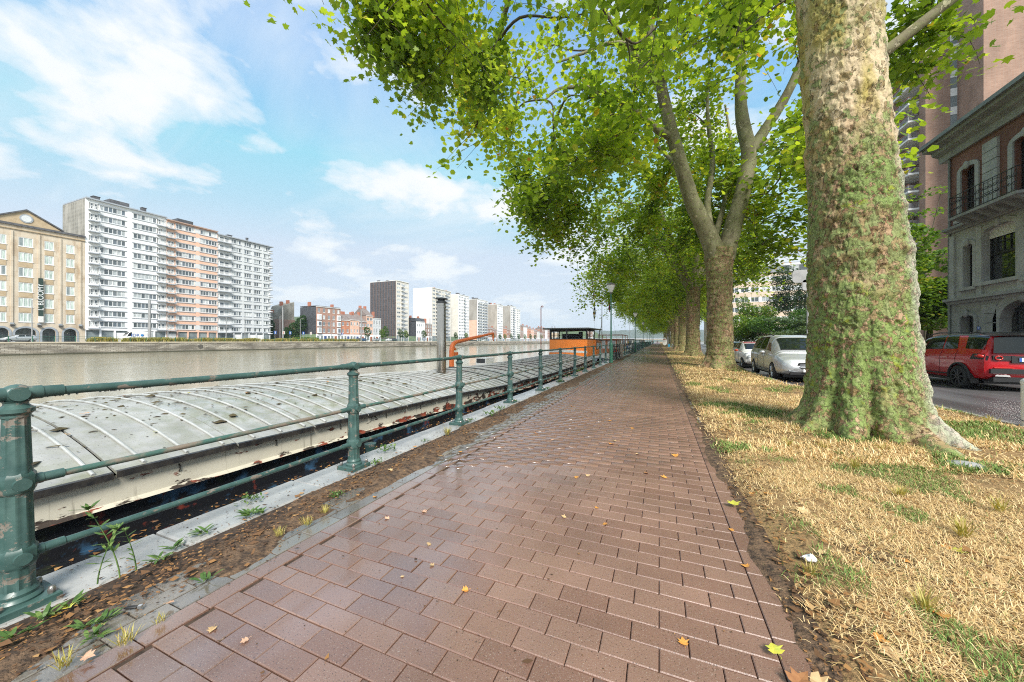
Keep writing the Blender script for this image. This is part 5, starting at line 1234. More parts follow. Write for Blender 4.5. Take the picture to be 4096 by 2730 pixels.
# --- second tree, limbs as in the photograph
rng = np.random.default_rng(9); b2_ = (2.87, 20.8, 0); Z2 = 18.1
tree2 = empty('plane_tree', b2_); tag(tree2, 'plane tree with reddish brown trunk forking into two thick limbs beside silver car', 'tree', PLG)
tm = trunk_mesh('trunk', b2_, [(-.1, 2.87, 20.8, .78), (.3, 2.87, 20.8, .68), (1, 2.87, 20.8, .60), (2.5, 2.87, 20.8, .575), (4.2, 2.85, 20.8, .58), (5.3, 2.84, 20.8, .62), (6.1, 2.83, 20.8, .66)], 140, 260, 'bark_brown', [(R(200), .5, .3, .3), (R(250), .4, .3, .25), (R(310), .6, .3, .25), (R(20), .4, .3, .2), (R(120), .4, .3, .2)], 8.0, flake=.018, lump=.05, wr=.03)
limbs, lrs = [], []
def P2(*a): return [px3(x, y, Z2 + d) for x, y, d in a]
for pts, rad in ((P2((2870, 1040, 0), (2830, 935, -.1), (2770, 810, -.3), (2735, 700, -.5), (2695, 560, -.7), (2655, 400, -.9), (2625, 230, -1.0), (2585, 40, -.9), (2545, -160, -.7), (2500, -420, -.5)), [.50, .43, .36, .33, .30, .27, .23, .18, .13, .06]),
                 (P2((2895, 1040, 0), (2925, 930, .1), (2960, 810, .2), (2985, 700, .2), (2995, 610, .2), (2968, 470, .3), (2962, 330, .4), (2972, 180, .5), (2992, 20, .6), (3010, -250, .7)), [.50, .42, .38, .36, .35, .30, .25, .19, .14, .06]),
                 (P2((2995, 620, .2), (3060, 520, 0), (3130, 410, -.4), (3185, 300, -.8), (3230, 170, -1.2), (3280, 0, -1.6), (3330, -200, -2)), [.30, .25, .22, .19, .15, .11, .05]),
                 (P2((2690, 545, -.7), (2645, 530, -.9), (2525, 432, -1.6), (2408, 363, -2.4), (2254, 352, -3.4), (2180, 400, -4)), [.22, .19, .16, .12, .07, .03]),
                 (P2((2647, 350, -.9), (2585, 275, -1.4), (2500, 160, -2), (2432, 62, -2.6), (2360, -40, -3.2)), [.17, .13, .10, .08, .04]),
                 (P2((2625, 225, -1.), (2560, 190, -1.8), (2450, 172, -2.8), (2330, 215, -3.6), (2227, 252, -4.4)), [.12, .11, .09, .06, .03]),
                 (P2((2965, 290, .4), (2930, 160, .2), (2900, 20, 0), (2880, -150, -.2)), [.17, .13, .10, .05]),
                 (P2((2970, 200, .5), (3030, 90, .3), (3050, -40, .2), (3060, -200, 0)), [.14, .11, .08, .04]),
                 (P2((3000, 600, .2), (3080, 560, 1.2), (3180, 470, 2.4), (3280, 380, 3.6)), [.14, .10, .07, .03]),
                 (P2((2850, 960, .2), (2830, 820, 1.2), (2850, 650, 2.0), (2830, 450, 2.6), (2840, 200, 3.2)), [.2, .17, .14, .10, .05]),
                 (P2((2860, 950, .3), (2900, 800, 2.0), (2930, 640, 3.2), (2900, 420, 4.2)), [.16, .13, .10, .05]),
                 (P2((2740, 720, -.4), (2690, 650, .8), (2600, 560, 2.6), (2500, 520, 4)), [.14, .11, .08, .03])):
    rg, C = limb_rings(pts, rad, 12, rng, .02); lrs.append(rg); limbs.append(C)
cl = crown_points(rng, 210, 1.9, 20.0, 9.6, 7.8, 7.6, 10.2, 18.5)
extra = np.array([px3(x, y, z) for x, y, z in ((2110, 700, 20), (2120, 780, 20), (2110, 850, 20.5), (2160, 900, 21), (2170, 820, 20), (2200, 740, 20), (2230, 860, 21), (2240, 940, 22), (2180, 640, 19), (2260, 780, 20), (2280, 900, 22), (2330, 960, 24), (2080, 640, 19), (2060, 720, 19.5), (2100, 840, 20), (2130, 900, 20), (2200, 920, 20), (1980, 480, 15), (1900, 520, 14), (1860, 400, 13), (2240, 960, 21), (2300, 1010, 23), (1930, 560, 15), (2010, 600, 17),
                                               (3040, 900, 19), (3100, 800, 18), (3080, 1000, 19), (3150, 960, 18), (3180, 860, 18), (3010, 1060, 20), (3120, 640, 19), (3200, 700, 19), (3060, 980, 17.5), (3200, 560, 18), (3170, 1020, 18))])
def opening(c):     # the fork and its limbs stand free on the path side
    zz = -c[0] * math.sin(YAW) + c[1] * math.cos(YAW); xc = c[0] * math.cos(YAW) + c[1] * math.sin(YAW); px = 2048 + 1418 * xc / zz; py = 1365 - 1418 * (c[2] - CAM_H) / zz
    return zz < 19.2 and 2520 < px < 3180 and 250 < py < 1120
cl = np.array([c for c in cl if not opening(c)])
rngs, LC = grow(rng, limbs, np.concatenate([cl, extra]), 9, .90, 20)
finish_tree(tree2, b2_, tm, lrs, rngs, LC, .20, LEAF6, rng)
# --- the rest of the row: two built, the others copied from them
protos = []
def far_tree(i, x, y, zf, seed, label, dens):
    rng = np.random.default_rng(seed); b = (x, y, 0); r = empty('plane_tree', b); tag(r, label, 'tree', PLG)
    k = 1.0; tm = trunk_mesh('trunk', b, [(-.1, x, y, .78 * k), (.4, x, y, .66 * k), (1.2, x, y, .58 * k), (3, x, y, .55 * k), (zf - .6, x, y, .55 * k), (zf, x, y, .58 * k)], 72, 130, 'bark_brown', [(R(200), .5, .3, .3), (R(270), .4, .3, .25), (R(330), .5, .3, .25), (R(60), .4, .3, .2)], seed * 3.1, flake=.02, lump=.06, wr=.04)
    limbs, lrs = [], []
    for q in range(6):
        a = q * 1.05 + rng.uniform(-.3, .3); e = rng.uniform(5, 7.5); zt = rng.uniform(12, 17)
        if q == 5: e, zt = 1.2, 18
        d = np.array([math.cos(a), math.sin(a), 0.])
        pts = [np.array([x, y, zf - .4]), np.array([x, y, zf + 1.3]) + d * e * .18, np.array([x, y, zf + 4.0]) + d * e * .45, np.array([x, y, zt * .85]) + d * e * .75, np.array([x, y, zt]) + d * e]
        rg, C = limb_rings(pts, [.42, .30, .22, .14, .05], 9, rng, .03); lrs.append(rg); limbs.append(C)
    cl = crown_points(rng, 180, x - .8, y, 9.3, 8.3, 6.4, 9.2, 18)
    low = crown_points(rng, 26, x - 1.5, y, 8.6, 8.0, 5.2, 7.2, 8)
    rngs, LC = grow(rng, limbs, np.concatenate([cl, low]), 8, 1.0, dens)
    return finish_tree(r, b, tm, lrs, rngs, LC, .23, LEAF4, rng, cull=False)
pa = far_tree(3, 2.85, 36.0, 6.2, 21, 'third plane tree of the row, brown mossy trunk behind the forked one', 20)
pb = far_tree(4, 2.95, 52.5, 6.6, 22, 'fourth plane tree of the row, behind the brown mossy trunk', 20)
for i, y in enumerate((67.5, 83, 98, 113, 128, 144, 160, 176, 193, 210)):
    src = (pa, pb)[i % 2]; c = copy_tree(src); c.location = (2.9 + random.uniform(-.15, .15), y, 0); c.rotation_euler = (0, 0, random.uniform(0, 6.28)); c['label'] = 'plane tree far along the path with trunk hidden among the row'; s = random.uniform(.94, 1.06); c.scale = (s, s, s)
# ------------------------------------------------------------------ vehicles
simple('tyre', (.018, .018, .019), (.035, .035, .035), 20, .8)
simple('rim_silver', (.45, .46, .47), rough=.3, metal=.7); simple('rim_dark', (.05, .05, .055), rough=.35, metal=.6)
t, p, o, pos = newmat('car_glass'); setc(t, p, (.010, .014, .014)); p.inputs['Roughness'].default_value = .04; p.inputs['Specular IOR Level'].default_value = .5
def carpaint(name, c, metal=0): simple(name, c, rough=.35 if metal else .35, metal=metal, coat=.6, spec=.35)
carpaint('paint_silver', (.50, .51, .52), .55); carpaint('paint_white', (.72, .72, .71)); carpaint('paint_red', (.46, .004, .010)); carpaint('paint_dark', (.05, .055, .065), .2); carpaint('paint_black', (.012, .012, .013)); carpaint('paint_blue', (.06, .12, .25), .2)
simple('trim_black', (.014, .014, .015), rough=.5); simple('chrome', (.7, .7, .71), rough=.15, metal=1.0); simple('headlight', (.34, .37, .39), rough=.06, spec=.8); simple('tail_red', (.50, .02, .015), rough=.15); simple('plate_white', (.78, .78, .76), rough=.4); simple('plate_blue', (.03, .12, .45), rough=.4); simple('orange_lamp', (.6, .2, .02), rough=.2)
class Car:
    def __init__(s, st):
        s.st = np.array(st, float); s.ys = np.unique(np.concatenate([np.linspace(s.st[0, 0], s.st[-1, 0], 72), s.st[:, 0]]))
        rows = np.array([s.raw(y) for y in s.ys])
        for _ in range(2): rows[1:-1] = (rows[:-2] + 2 * rows[1:-1] + rows[2:]) / 4
        s.rows = rows
    def row(s, y):
        y = min(max(y, s.ys[0]), s.ys[-1]); i = min(max(np.searchsorted(s.ys, y) - 1, 0), len(s.ys) - 2); f = (y - s.ys[i]) / (s.ys[i + 1] - s.ys[i]); return s.rows[i] * (1 - f) + s.rows[i + 1] * f
    def raw(s, y):
        zb, be, tp, wb, wt = (np.interp(y, s.st[:, 0], s.st[:, i]) for i in range(1, 6))
        h = be - zb
        pts = [(0, zb), (.72 * wb, zb), (.93 * wb, zb + .05), (.985 * wb, zb + .2 * h), (1.0 * wb, zb + .45 * h), (.985 * wb, zb + .62 * h), (.995 * wb, zb + .80 * h), (.965 * wb, be - .02), (.945 * wb, be + .01)]
        pts += [(wt + (.945 * wb - wt) * .62, be + (tp - be) * .38), (wt + (.945 * wb - wt) * .2, be + (tp - be) * .78), (wt * .97, tp - (tp - be) * .10), (.84 * wt, tp - (tp - be) * .025), (.45 * wt, tp), (0, tp)]
        return np.array(pts)
    def surf(s, y, k):      # k: float index along the section, sign gives the side
        r = s.row(y); i = min(int(abs(k)), 13); f = abs(k) - i; q = r[i] * (1 - f) + r[i + 1] * f
        return np.array([math.copysign(q[0], k) if k else q[0], y, q[1]])
    def body(s, mat, name='body', cut=()):
        ys, rows = s.ys, s.rows
        m = rows.shape[1]; vs = []; fs = []
        for y, r in zip(ys, rows): vs += [(x, y, z) for x, z in r] + [(-x, y, z) for x, z in r[1:-1][::-1]]
        n = 2 * m - 2
        for i in range(len(ys) - 1):
            for k in range(n): fs.append((i * n + k, i * n + (k + 1) % n, (i + 1) * n + (k + 1) % n, (i + 1) * n + k))
        fs += [tuple(range(n))[::-1], tuple((len(ys) - 1) * n + k for k in range(n))]
        me = MB().add(vs, fs).mesh(name, mat)
        if cut:
            ob = put('tmp', me); mods = []
            for (cy, cr) in cut:
                for sx in (-1, 1):
                    c = MB().tube([(sx * .62, cy, cr * .97), (sx * 1.3, cy, cr * .97)], cr * 1.13, 28).mesh('cut', 'trim_black'); co = put('tmpc', c); mods.append(co)
                    md = ob.modifiers.new('b', 'BOOLEAN'); md.operation = 'DIFFERENCE'; md.object = co; md.solver = 'EXACT'
            dg = bpy.context.evaluated_depsgraph_get(); me2 = bpy.data.meshes.new_from_object(ob.evaluated_get(dg))
            for o_ in [ob] + mods: bpy.data.objects.remove(o_)
            me = me2; me.name = name
            if len(me.materials) == 0: me.materials.append(MAT[mat])
        smooth_mesh(me, 38); return me
    def patch(s, y0, y1, k0, k1, ny=8, nk=6, off=.006, y0b=None, y1b=None):
        """glass or lamp patch; y limits may differ between k0 and k1"""
        y0b = y0 if y0b is None else y0b; y1b = y1 if y1b is None else y1b; V = []
        for i in range(ny + 1):
            for j in range(nk + 1):
                f = j / nk; k = k0 + (k1 - k0) * f; a = y0 + (y0b - y0) * f; b = y1 + (y1b - y1) * f; y = a + (b - a) * i / ny; e = .01
                p = s.surf(y, k); ty = s.surf(y + e, k) - s.surf(y - e, k); sg = 1 if k >= 0 else -1; tk = s.surf(y, sg * min(14, abs(k) + .05)) - s.surf(y, sg * max(0, abs(k) - .05))
                nn = np.cross(ty, tk); nn /= np.linalg.norm(nn) + 1e-9
                if nn[0] * sg < -1e-3 or (abs(nn[0]) < 1e-3 and nn[2] < 0): nn = -nn
                V.append(p + nn * off)
        F = [(i * (nk + 1) + j, i * (nk + 1) + j + 1, (i + 1) * (nk + 1) + j + 1, (i + 1) * (nk + 1) + j) for i in range(ny) for j in range(nk)]
        return MB().add(V, F)
def wheel(root, x, y, r, rimm, side, spokes=10, w=.21):
    ty = MB(); pr = [(r * .66, -w / 2), (r * .9, -w / 2), (r * .98, -w / 2 + .03), (r, -w / 2 + .06), (r, w / 2 - .06), (r * .98, w / 2 - .03), (r * .9, w / 2), (r * .66, w / 2)]
    n = 28; vs = []; fs = []
    for q, a in pr:
        for k in range(n): an = 2 * math.pi * k / n; vs.append((a, q * math.cos(an), q * math.sin(an)))
    for i in range(len(pr) - 1):
        for k in range(n): fs.append((i * n + k, i * n + (k + 1) % n, (i + 1) * n + (k + 1) % n, (i + 1) * n + k))
    ty.add(vs, fs); wl = put('wheel', ty.mesh('wheel', 'tyre', smooth=40), root, (x, y, r))
    rm = MB(); xo = side * (w / 2 - .015)
    rm.tube([(side * .01, 0, 0), (xo - side * .03, 0, 0)], r * .66, 24)
    for k in range(spokes):
        an = 2 * math.pi * k / spokes; c, s_ = math.cos(an), math.sin(an); c2, s2 = math.cos(an + .25), math.sin(an + .25)
        rm.tube([(xo, .07 * r * c, .07 * r * s_), (xo, r * .64 * c2, r * .64 * s2)], [.05 * r * 1.6, .035 * r * 1.7], 5)
    vs = []; 
    for q, a in ((r * .60, xo), (r * .67, xo), (r * .67, xo - side * .06)):
        for k in range(24): an = 2 * math.pi * k / 24; vs.append((a, q * math.cos(an), q * math.sin(an)))
    rm.add(vs, [(i * 24 + k, i * 24 + (k + 1) % 24, (i + 1) * 24 + (k + 1) % 24, (i + 1) * 24 + k) for i in range(2) for k in range(24)])
    put('rim', rm.mesh('rim', rimm, smooth=30), wl)
    bk = MB().tube([(0, 0, 0), (xo - side * .035, 0, 0)], r * .655, 20).mesh('brake', 'trim_black'); put('brake', bk, wl)
def seam(root, car, y, k0, k1, y2=None):
    pts = [car.surf(y + ((y2 or y) - y) * f, k0 + (k1 - k0) * f) * [1.003, 1, 1] for f in np.linspace(0, 1, 9)]
    MB().tube(pts, .005, 4).build('door_seam', 'trim_black', root)
def both(f):
    for s in (-1, 1): f(s)
def mpv(loc, rz, label, paint='paint_silver'):
    r = empty('parked_car', loc, rz); tag(r, label, 'car')
    c = Car([(-2.42, .50, .85, .95, .72, .55), (-2.36, .36, 1.02, 1.35, .86, .60), (-2.1, .27, 1.07, 1.66, .92, .63), (-1.4, .24, 1.06, 1.73, .95, .655), (-.5, .22, 1.03, 1.755, .96, .665), (.25, .22, 1.0, 1.735, .96, .66), (.65, .22, .99, 1.66, .96, .65), (1.1, .22, .985, 1.40, .955, .66), (1.55, .22, .98, 1.13, .95, .72), (1.75, .24, .955, 1.06, .94, .76), (2.05, .26, .87, .95, .91, .72), (2.28, .30, .76, .83, .83, .62), (2.40, .38, .62, .68, .70, .5), (2.44, .45, .55, .58, .55, .4)])
    put('body', c.body(paint, cut=((1.45, .335), (-1.40, .335))), r)
    both(lambda s: c.patch(-.62, .28, s * 8.5, s * 11.0, off=.005, y0b=-.55, y1b=.05).build('side_window', 'car_glass', r, smooth=True))
    both(lambda s: c.patch(-1.55, -.70, s * 8.5, s * 11.0, off=.005, y0b=-1.5, y1b=-.62).build('side_window', 'car_glass', r, smooth=True))
    both(lambda s: c.patch(-2.15, -1.63, s * 8.6, s * 10.9, off=.005, y0b=-1.95, y1b=-1.58).build('side_window', 'car_glass', r, smooth=True))
    both(lambda s: c.patch(.38, .98, s * 8.5, s * 9.6, off=.005, y0b=.30, y1b=.62).build('quarter_window', 'car_glass', r, smooth=True))
    w = MB()
    for s in (-1, 1):
        q = c.patch(.72, 1.50, s * 11.3, s * 14, off=.022, ny=14); b = len(w.v); w.v += q.v; w.f += [tuple(i + b for i in f) for f in q.f]; w.mi += q.mi
    w.build('windscreen', 'car_glass', r, smooth=True)
    for y, rr in ((1.45, .335), (-1.40, .335)):
        for s in (-1, 1): wheel(r, s * .86, y, rr, 'rim_silver', s, 10)
    both(lambda s: c.patch(1.98, 2.30, s * 6.2, s * 8.4, off=.008, y0b=1.80, y1b=2.22).build('headlight', 'headlight', r, smooth=True))
    g = MB().tube([(-.44, 2.405, .60), (-.30, 2.45, .53), (.30, 2.45, .53), (.44, 2.405, .60), (.38, 2.41, .70), (0, 2.43, .73), (-.38, 2.41, .70), (-.44, 2.405, .60)], .02, 5); g.box(-.40, .40, 2.36, 2.425, .54, .70); gg = g.build('grille', 'trim_black', r)
    for k in range(4): MB().box(-.37 + .02 * abs(k - 2), .37 - .02 * abs(k - 2), 2.43, 2.447, .555 + .038 * k, .57 + .038 * k).build('grille_bar', 'chrome', gg)
    MB().box(-.62, .62, 2.10, 2.39, .30, .385).build('lower_grille', 'trim_black', r)
    both(lambda s: MB().prism([(s * .42, .40), (s * .66, .42), (s * .68, .47), (s * .42, .46)], 2.12, 2.41, 'y').build('fog_lamp', 'headlight', r))
    both(lambda s: MB().ell((s * 1.06, .62, 1.05), (.10, .09, .075), 10, 7).build('mirror', paint, r, smooth=True))
    both(lambda s: MB().tube([(s * .62, -2.0, 1.70), (s * .66, -1.5, 1.77), (s * .665, 0, 1.79), (s * .64, .5, 1.72)], .022, 6).build('roof_rail', 'trim_black', r, smooth=True))
    for s in (-1, 1):
        for y in (.35, -.66, -1.6): seam(r, c, y, s * 2.6, s * 8.3)
        for y in (.02, -.92): MB().box(s * .955 - .012, s * .955 + .022, y - .1, y + .1, .895, .925).build('door_handle', paint, r)
        MB().tube([c.surf(y, s * 3.1) * [1.004, 1, 1] for y in np.linspace(-.95, 1.05, 12)], .012, 5).build('sill_trim', 'trim_black', r)
    MB().box(-.26, .26, 2.40, 2.46, .40, .51).build('number_plate', 'plate_white', r)
    MB().box(-.7, .7, -1.9, 1.9, .16, .30).build('underbody', 'trim_black', r)
    return r
mpv((4.97, 17.95, -.10), R(180), 'parked silver people carrier with dented side door')
def small_car(loc, rz, label, paint, roofm, mirm):
    r = empty('parked_car', loc, rz); tag(r, label, 'car')
    c = Car([(-1.74, .45, .80, .9, .66, .5), (-1.68, .33, .98, 1.2, .76, .55), (-1.45, .25, 1.0, 1.40, .80, .57), (-.7, .22, .98, 1.46, .82, .59), (.1, .22, .95, 1.44, .82, .59), (.45, .22, .94, 1.36, .82, .58), (.85, .22, .93, 1.12, .81, .60), (1.05, .22, .92, 1.0, .80, .62), (1.35, .24, .83, .90, .76, .58), (1.58, .28, .70, .76, .68, .48), (1.72, .36, .55, .6, .52, .38)])
    put('body', c.body(paint, cut=((1.12, .29), (-1.12, .29))), r)
    both(lambda s: c.patch(-.50, .22, s * 8.5, s * 11, off=.005, y0b=-.45, y1b=.05).build('side_window', 'car_glass', r, smooth=True)); both(lambda s: c.patch(-1.35, -.58, s * 8.6, s * 10.9, off=.005, y0b=-1.2, y1b=-.52).build('side_window', 'car_glass', r, smooth=True))
    w = MB()
    for s in (-1, 1):
        q = c.patch(.46, .98, s * 11.2, s * 14, off=.016, ny=12); b = len(w.v); w.v += q.v; w.f += [tuple(i + b for i in f) for f in q.f]; w.mi += q.mi
    w.build('windscreen', 'car_glass', r, smooth=True)
    w = MB()
    for s in (-1, 1):
        q = c.patch(-1.42, .38, s * 11.6, s * 14, off=.007); b = len(w.v); w.v += q.v; w.f += [tuple(i + b for i in f) for f in q.f]; w.mi += q.mi
    w.build('roof_skin', roofm, r, smooth=True)
    for y in (1.12, -1.12):
        for s in (-1, 1): wheel(r, s * .73, y, .285, 'rim_silver', s, 7, .18)
    both(lambda s: MB().ell((s * .52, 1.60, .62), (.13, .10, .12), 12, 8).build('headlight', 'headlight', r, smooth=True)); both(lambda s: MB().ell((s * .62, 1.42, .80), (.10, .10, .05), 10, 6).build('running_light', 'headlight', r, smooth=True))
    both(lambda s: MB().ell((s * .93, .48, .97), (.10, .08, .07), 10, 7).build('mirror', mirm, r, smooth=True))
    MB().box(-.4, .4, 1.60, 1.71, .32, .44).build('grille', 'trim_black', r)
    for s in (-1, 1): seam(r, c, .42, s * 2.6, s * 8.2); seam(r, c, -.54, s * 2.6, s * 8.2)
    MB().box(-.6, .6, -1.4, 1.4, .15, .28).build('underbody', 'trim_black', r)
    return r
small_car((5.05, 24.3, -.10), R(180), 'parked white hatchback with red roof and red mirrors behind the silver car', 'paint_white', 'paint_red', 'red_paint')
small_car((5.05, 29.6, -.10), R(180), 'parked dark grey hatchback behind the white one', 'paint_dark', 'paint_dark', 'paint_dark')
small_car((5.05, 35.0, -.10), R(180), 'parked blue hatchback last of the kerbside cars', 'paint_blue', 'paint_blue', 'paint_blue')
def suv(loc, rz, label):
    r = empty('sport_utility_vehicle', loc, rz); tag(r, label, 'car')
    c = Car([(-2.30, .55, .98, 1.05, .80, .62), (-2.26, .42, 1.10, 1.40, .90, .66), (-2.12, .34, 1.12, 1.66, .94, .68), (-1.6, .30, 1.12, 1.72, .96, .70), (-.6, .28, 1.08, 1.745, .965, .71), (.2, .28, 1.06, 1.72, .965, .705), (.55, .28, 1.05, 1.66, .965, .70), (.95, .28, 1.05, 1.40, .96, .70), (1.25, .28, 1.05, 1.18, .955, .74), (1.4, .30, 1.03, 1.12, .95, .78), (2.0, .34, .95, 1.02, .92, .74), (2.22, .40, .82, .90, .84, .66), (2.30, .48, .62, .68, .70, .5)])
    put('body', c.body('paint_red', cut=((1.42, .37), (-1.38, .37))), r)
    def roof():
        w = MB()
        for s in (-1, 1):
            q = c.patch(-2.12, .52, s * 11.15, s * 14, off=.007, ny=14); b = len(w.v); w.v += q.v; w.f += [tuple(i + b for i in f) for f in q.f]; w.mi += q.mi
        w.build('roof_skin', 'paint_black', r, smooth=True)
    roof()
    both(lambda s: c.patch(-.50, .45, s * 8.6, s * 11.1, off=.006, y0b=-.42, y1b=.16).build('side_window', 'car_glass', r, smooth=True)); both(lambda s: c.patch(.50, 1.0, s * 8.6, s * 10.9, off=.006, y0b=.20, y1b=.50).build('side_window', 'car_glass', r, smooth=True))
    both(lambda s: c.patch(-1.16, -.55, s * 8.6, s * 11.1, off=.006, y0b=-.92, y1b=-.47).build('side_window', 'car_glass', r, smooth=True))
    both(lambda s: c.patch(-2.14, -1.48, s * 8.6, s * 11.1, off=.006, y0b=-2.05, y1b=-1.30).build('side_window', 'car_glass', r, smooth=True))
    w = MB(); w.add([(-.78, -2.275, 1.14), (.78, -2.275, 1.14), (.70, -2.16, 1.60), (.4, -2.14, 1.645), (-.4, -2.14, 1.645), (-.70, -2.16, 1.60)], [(0, 1, 2, 3, 4, 5)]); w.xf(Matrix.Translation((0, -.085, 0))); w.build('rear_window', 'car_glass', r)
    MB().prism([(-2.30, 1.66), (-2.05, 1.74), (-1.9, 1.75), (-1.9, 1.70), (-2.10, 1.66)], -.66, .66, 'x').build('spoiler', 'paint_black', r)
    both(lambda s: MB().tube([(s * .60, -1.95, 1.715), (s * .66, -1.6, 1.765), (s * .68, 0, 1.785), (s * .65, .4, 1.74)], .02, 6).build('roof_rail', 'trim_black', r, smooth=True))
    for y in (1.42, -1.38):
        for s in (-1, 1):
            wheel(r, s * .875, y, .365, 'rim_dark', s, 9, .24)
            pts = [(s * .972, y + .435 * math.cos(a), .36 + .435 * math.sin(a)) for a in np.linspace(-.15, math.pi + .15, 18)]; MB().tube(pts, .035, 6).build('wheel_arch', 'trim_black', r, smooth=True)
    both(lambda s: MB().box(s * .88 - .09, s * .88 + .09, -1.86, -1.83, .20, .50).build('mud_flap', 'trim_black', r))
    for s in (-1, 1):
        tl = c.patch(-2.27, -1.80, s * 5.9, s * 7.4, off=.010, y0b=-2.27, y1b=-1.88).build('tail_light', 'trim_black', r, smooth=True)
        b = MB().box(s * .55 - .22, s * .55 + .22, -2.335, -2.285, .93, 1.07).build('tail_light', 'trim_black', r)
        vs = [(s * .66 + .075 * math.cos(a), -2.345, 1.0 + .055 * math.sin(a)) for a in np.linspace(0, 6.283, 20)]; MB().tube(vs, .016, 5).build('light_ring', 'tail_red', b, smooth=True)
        pts = [c.surf(yy, s * 6.6) + np.array([s * .014, 0, 0]) for yy in (-2.22, -2.1, -1.98)]; MB().tube(pts, [.05, .05, .03], 8).build('light_strip', 'tail_red', tl, smooth=True)
        MB().prism([(s * .42, .45), (s * .74, .46), (s * .72, .505), (s * .45, .50)], -2.345, -2.25, 'y').build('exhaust_trim', 'chrome', r)
        MB().box(s * .55 - .2, s * .55 + .2, -2.338, -2.29, .70, .725).build('reflector', 'tail_red', r)
        seam(r, c, -.52, s * 2.6, s * 8.4); seam(r, c, .55, s * 2.6, s * 8.4); seam(r, c, -1.20, s * 5.2, s * 8.4)
        for y in (-.78, .22): MB().box(s * .965 - .012, s * .965 + .02, y - .11, y + .11, .955, .985).build('door_handle', 'paint_red', r)
        MB().ell((s * 1.05, .72, 1.10), (.11, .10, .085), 10, 7).build('mirror', 'paint_black', r, smooth=True)
        MB().tube([c.surf(y, s * 2.9) * [1.003, 1, 1] for y in np.linspace(-.92, 1.0, 12)], .03, 5).build('sill_trim', 'trim_black', r)
    MB().box(-.40, .40, -2.345, -2.28, .86, 1.06).build('tailgate_panel', 'trim_black', r)
    pt = MB().box(-.26, .26, -2.365, -2.346, .90, 1.01).build('number_plate', 'plate_white', r); MB().box(-.26, -.215, -2.368, -2.3655, .90, 1.01).build('plate_band', 'plate_blue', pt)
    MB().box(-.82, .82, -2.335, -2.25, .54, .68).build('bumper_insert', 'trim_black', r); MB().box(-.75, .75, -2.31, -1.9, .30, .44).build('valance', 'trim_black', r)
    MB().box(-.7, .7, -1.9, 1.9, .20, .36).build('underbody', 'trim_black', r)
    return r
suv((9.87, 17.42, -.10), 0, 'red sport utility vehicle with black roof driving on the wet road')

# ------------------------------------------------------------------ townhouse on the right
simple('stone_grey', (.24, .245, .24), (.33, .335, .325), 1.5, .8, bump=.2, bscale=30); simple('stone_pale', (.32, .325, .31), (.42, .425, .405), 1.5, .8, bump=.15, bscale=30)
m_brick('brick_house', (.17, .060, .040), (.23, .090, .060), (.21, .13, .10), w=.22, h=.065, ms=.008)
m_brick('brick_tower', (.27, .15, .10), (.34, .20, .14), (.30, .22, .17), w=.5, h=.14, ms=.02)
simple('iron_black', (.012, .012, .013), rough=.45); simple('roof_gutter', (.16, .18, .17), (.23, .25, .23), 2, .6); simple('shutter_white', (.66, .66, .64), (.72, .72, .70), 8, .5)
t, p, o, pos = newmat('house_pane'); setc(t, p, (.02, .024, .028)); p.inputs['Roughness'].default_value = .03; p.inputs['Specular IOR Level'].default_value = 1.0; p.inputs['Coat Weight'].default_value = .6; p.inputs['Coat Roughness'].default_value = .02
HX, HY = 14.0, 25.8
th_ = empty('townhouse', (HX, HY, .03), R(180)); tag(th_, 'grey stone and red brick townhouse with iron balcony behind the red car', 'building')
def ty(px): return HY - YX(px, HX)
def tz(px, py):
    u = (px - 2048) / 1418; Zc = HX / (u * math.cos(YAW) - math.sin(YAW)); return CAM_H - (py - 1365) * Zc / 1418 - .03
W = 9.5
def arch_top(a, b, z, rise, n=16): return [(a + (b - a) * k / n, z + rise * math.sqrt(max(0, 1 - (2 * k / n - 1) ** 2))) for k in range(n + 1)]
def wall_with(name, mat, x0, x1, a, b, z0, z1, holes, parent):
    """wall strip a..b, z0..z1 with arched openings (ya, yb, za, zb, rise)"""
    m = MB(); yp = a
    for (ha, hb, za, zb, ri) in sorted(holes):
        if ha > yp: m.box(x0, x1, yp, ha, z0, z1)
        if za > z0: m.box(x0, x1, ha, hb, z0, za)
        m.prism(arch_top(ha, hb, zb, ri) + [(hb, z1), (ha, z1)], x0, x1, 'x'); yp = hb
    m.box(x0, x1, yp, b, z0, z1); return m.build(name, mat, parent)
z1_, z2_, z3_ = tz(3800, 1217), tz(3800, 936), tz(3800, 640)
# openings
gd = (ty(3846), ty(3902), 0, tz(3870, 1275), .16); bd = (ty(4010), ty(4010) + 2.3, 0, 2.35, .75)
w1a = (ty(3858), ty(3897), tz(3870, 1150), tz(3880, 985), .10); w1b = (ty(3936), ty(4071), tz(4000, 1118), tz(4000, 915), .22)
w2a = (ty(3848), ty(3906), tz(3870, 870), tz(3880, 672), .10); w2b = (ty(4058), ty(4058) + 1.25, tz(3870, 870) - .2, tz(3880, 672), .10)
w2c = (ty(4058) + 2.4, ty(4058) + 3.6, w2a[2], w2a[3], .1); w1c = (w1b[1] + .6, w1b[1] + 1.4, w1a[2], w1a[3], .1)
wall_with('ground_wall', 'stone_grey', -.35, 0, 0, W, 0, z1_, [gd, bd], th_)
wall_with('first_wall', 'stone_pale', -.35, 0, 0, W, z1_ + .002, z2_, [w1a, w1b, w1c], th_)
wall_with('brick_wall', 'brick_house', -.35, 0, 0, W, z2_ + .002, z3_, [w2a, w2b, w2c], th_)
MB().box(-10, -.9, .05, W, 0, z3_ + 1.2).build('building_core', 'dark_void', th_); MB().box(-10, -.35, -.004, .045, 0, z3_ + .5).build('side_wall', 'brick_house', th_)
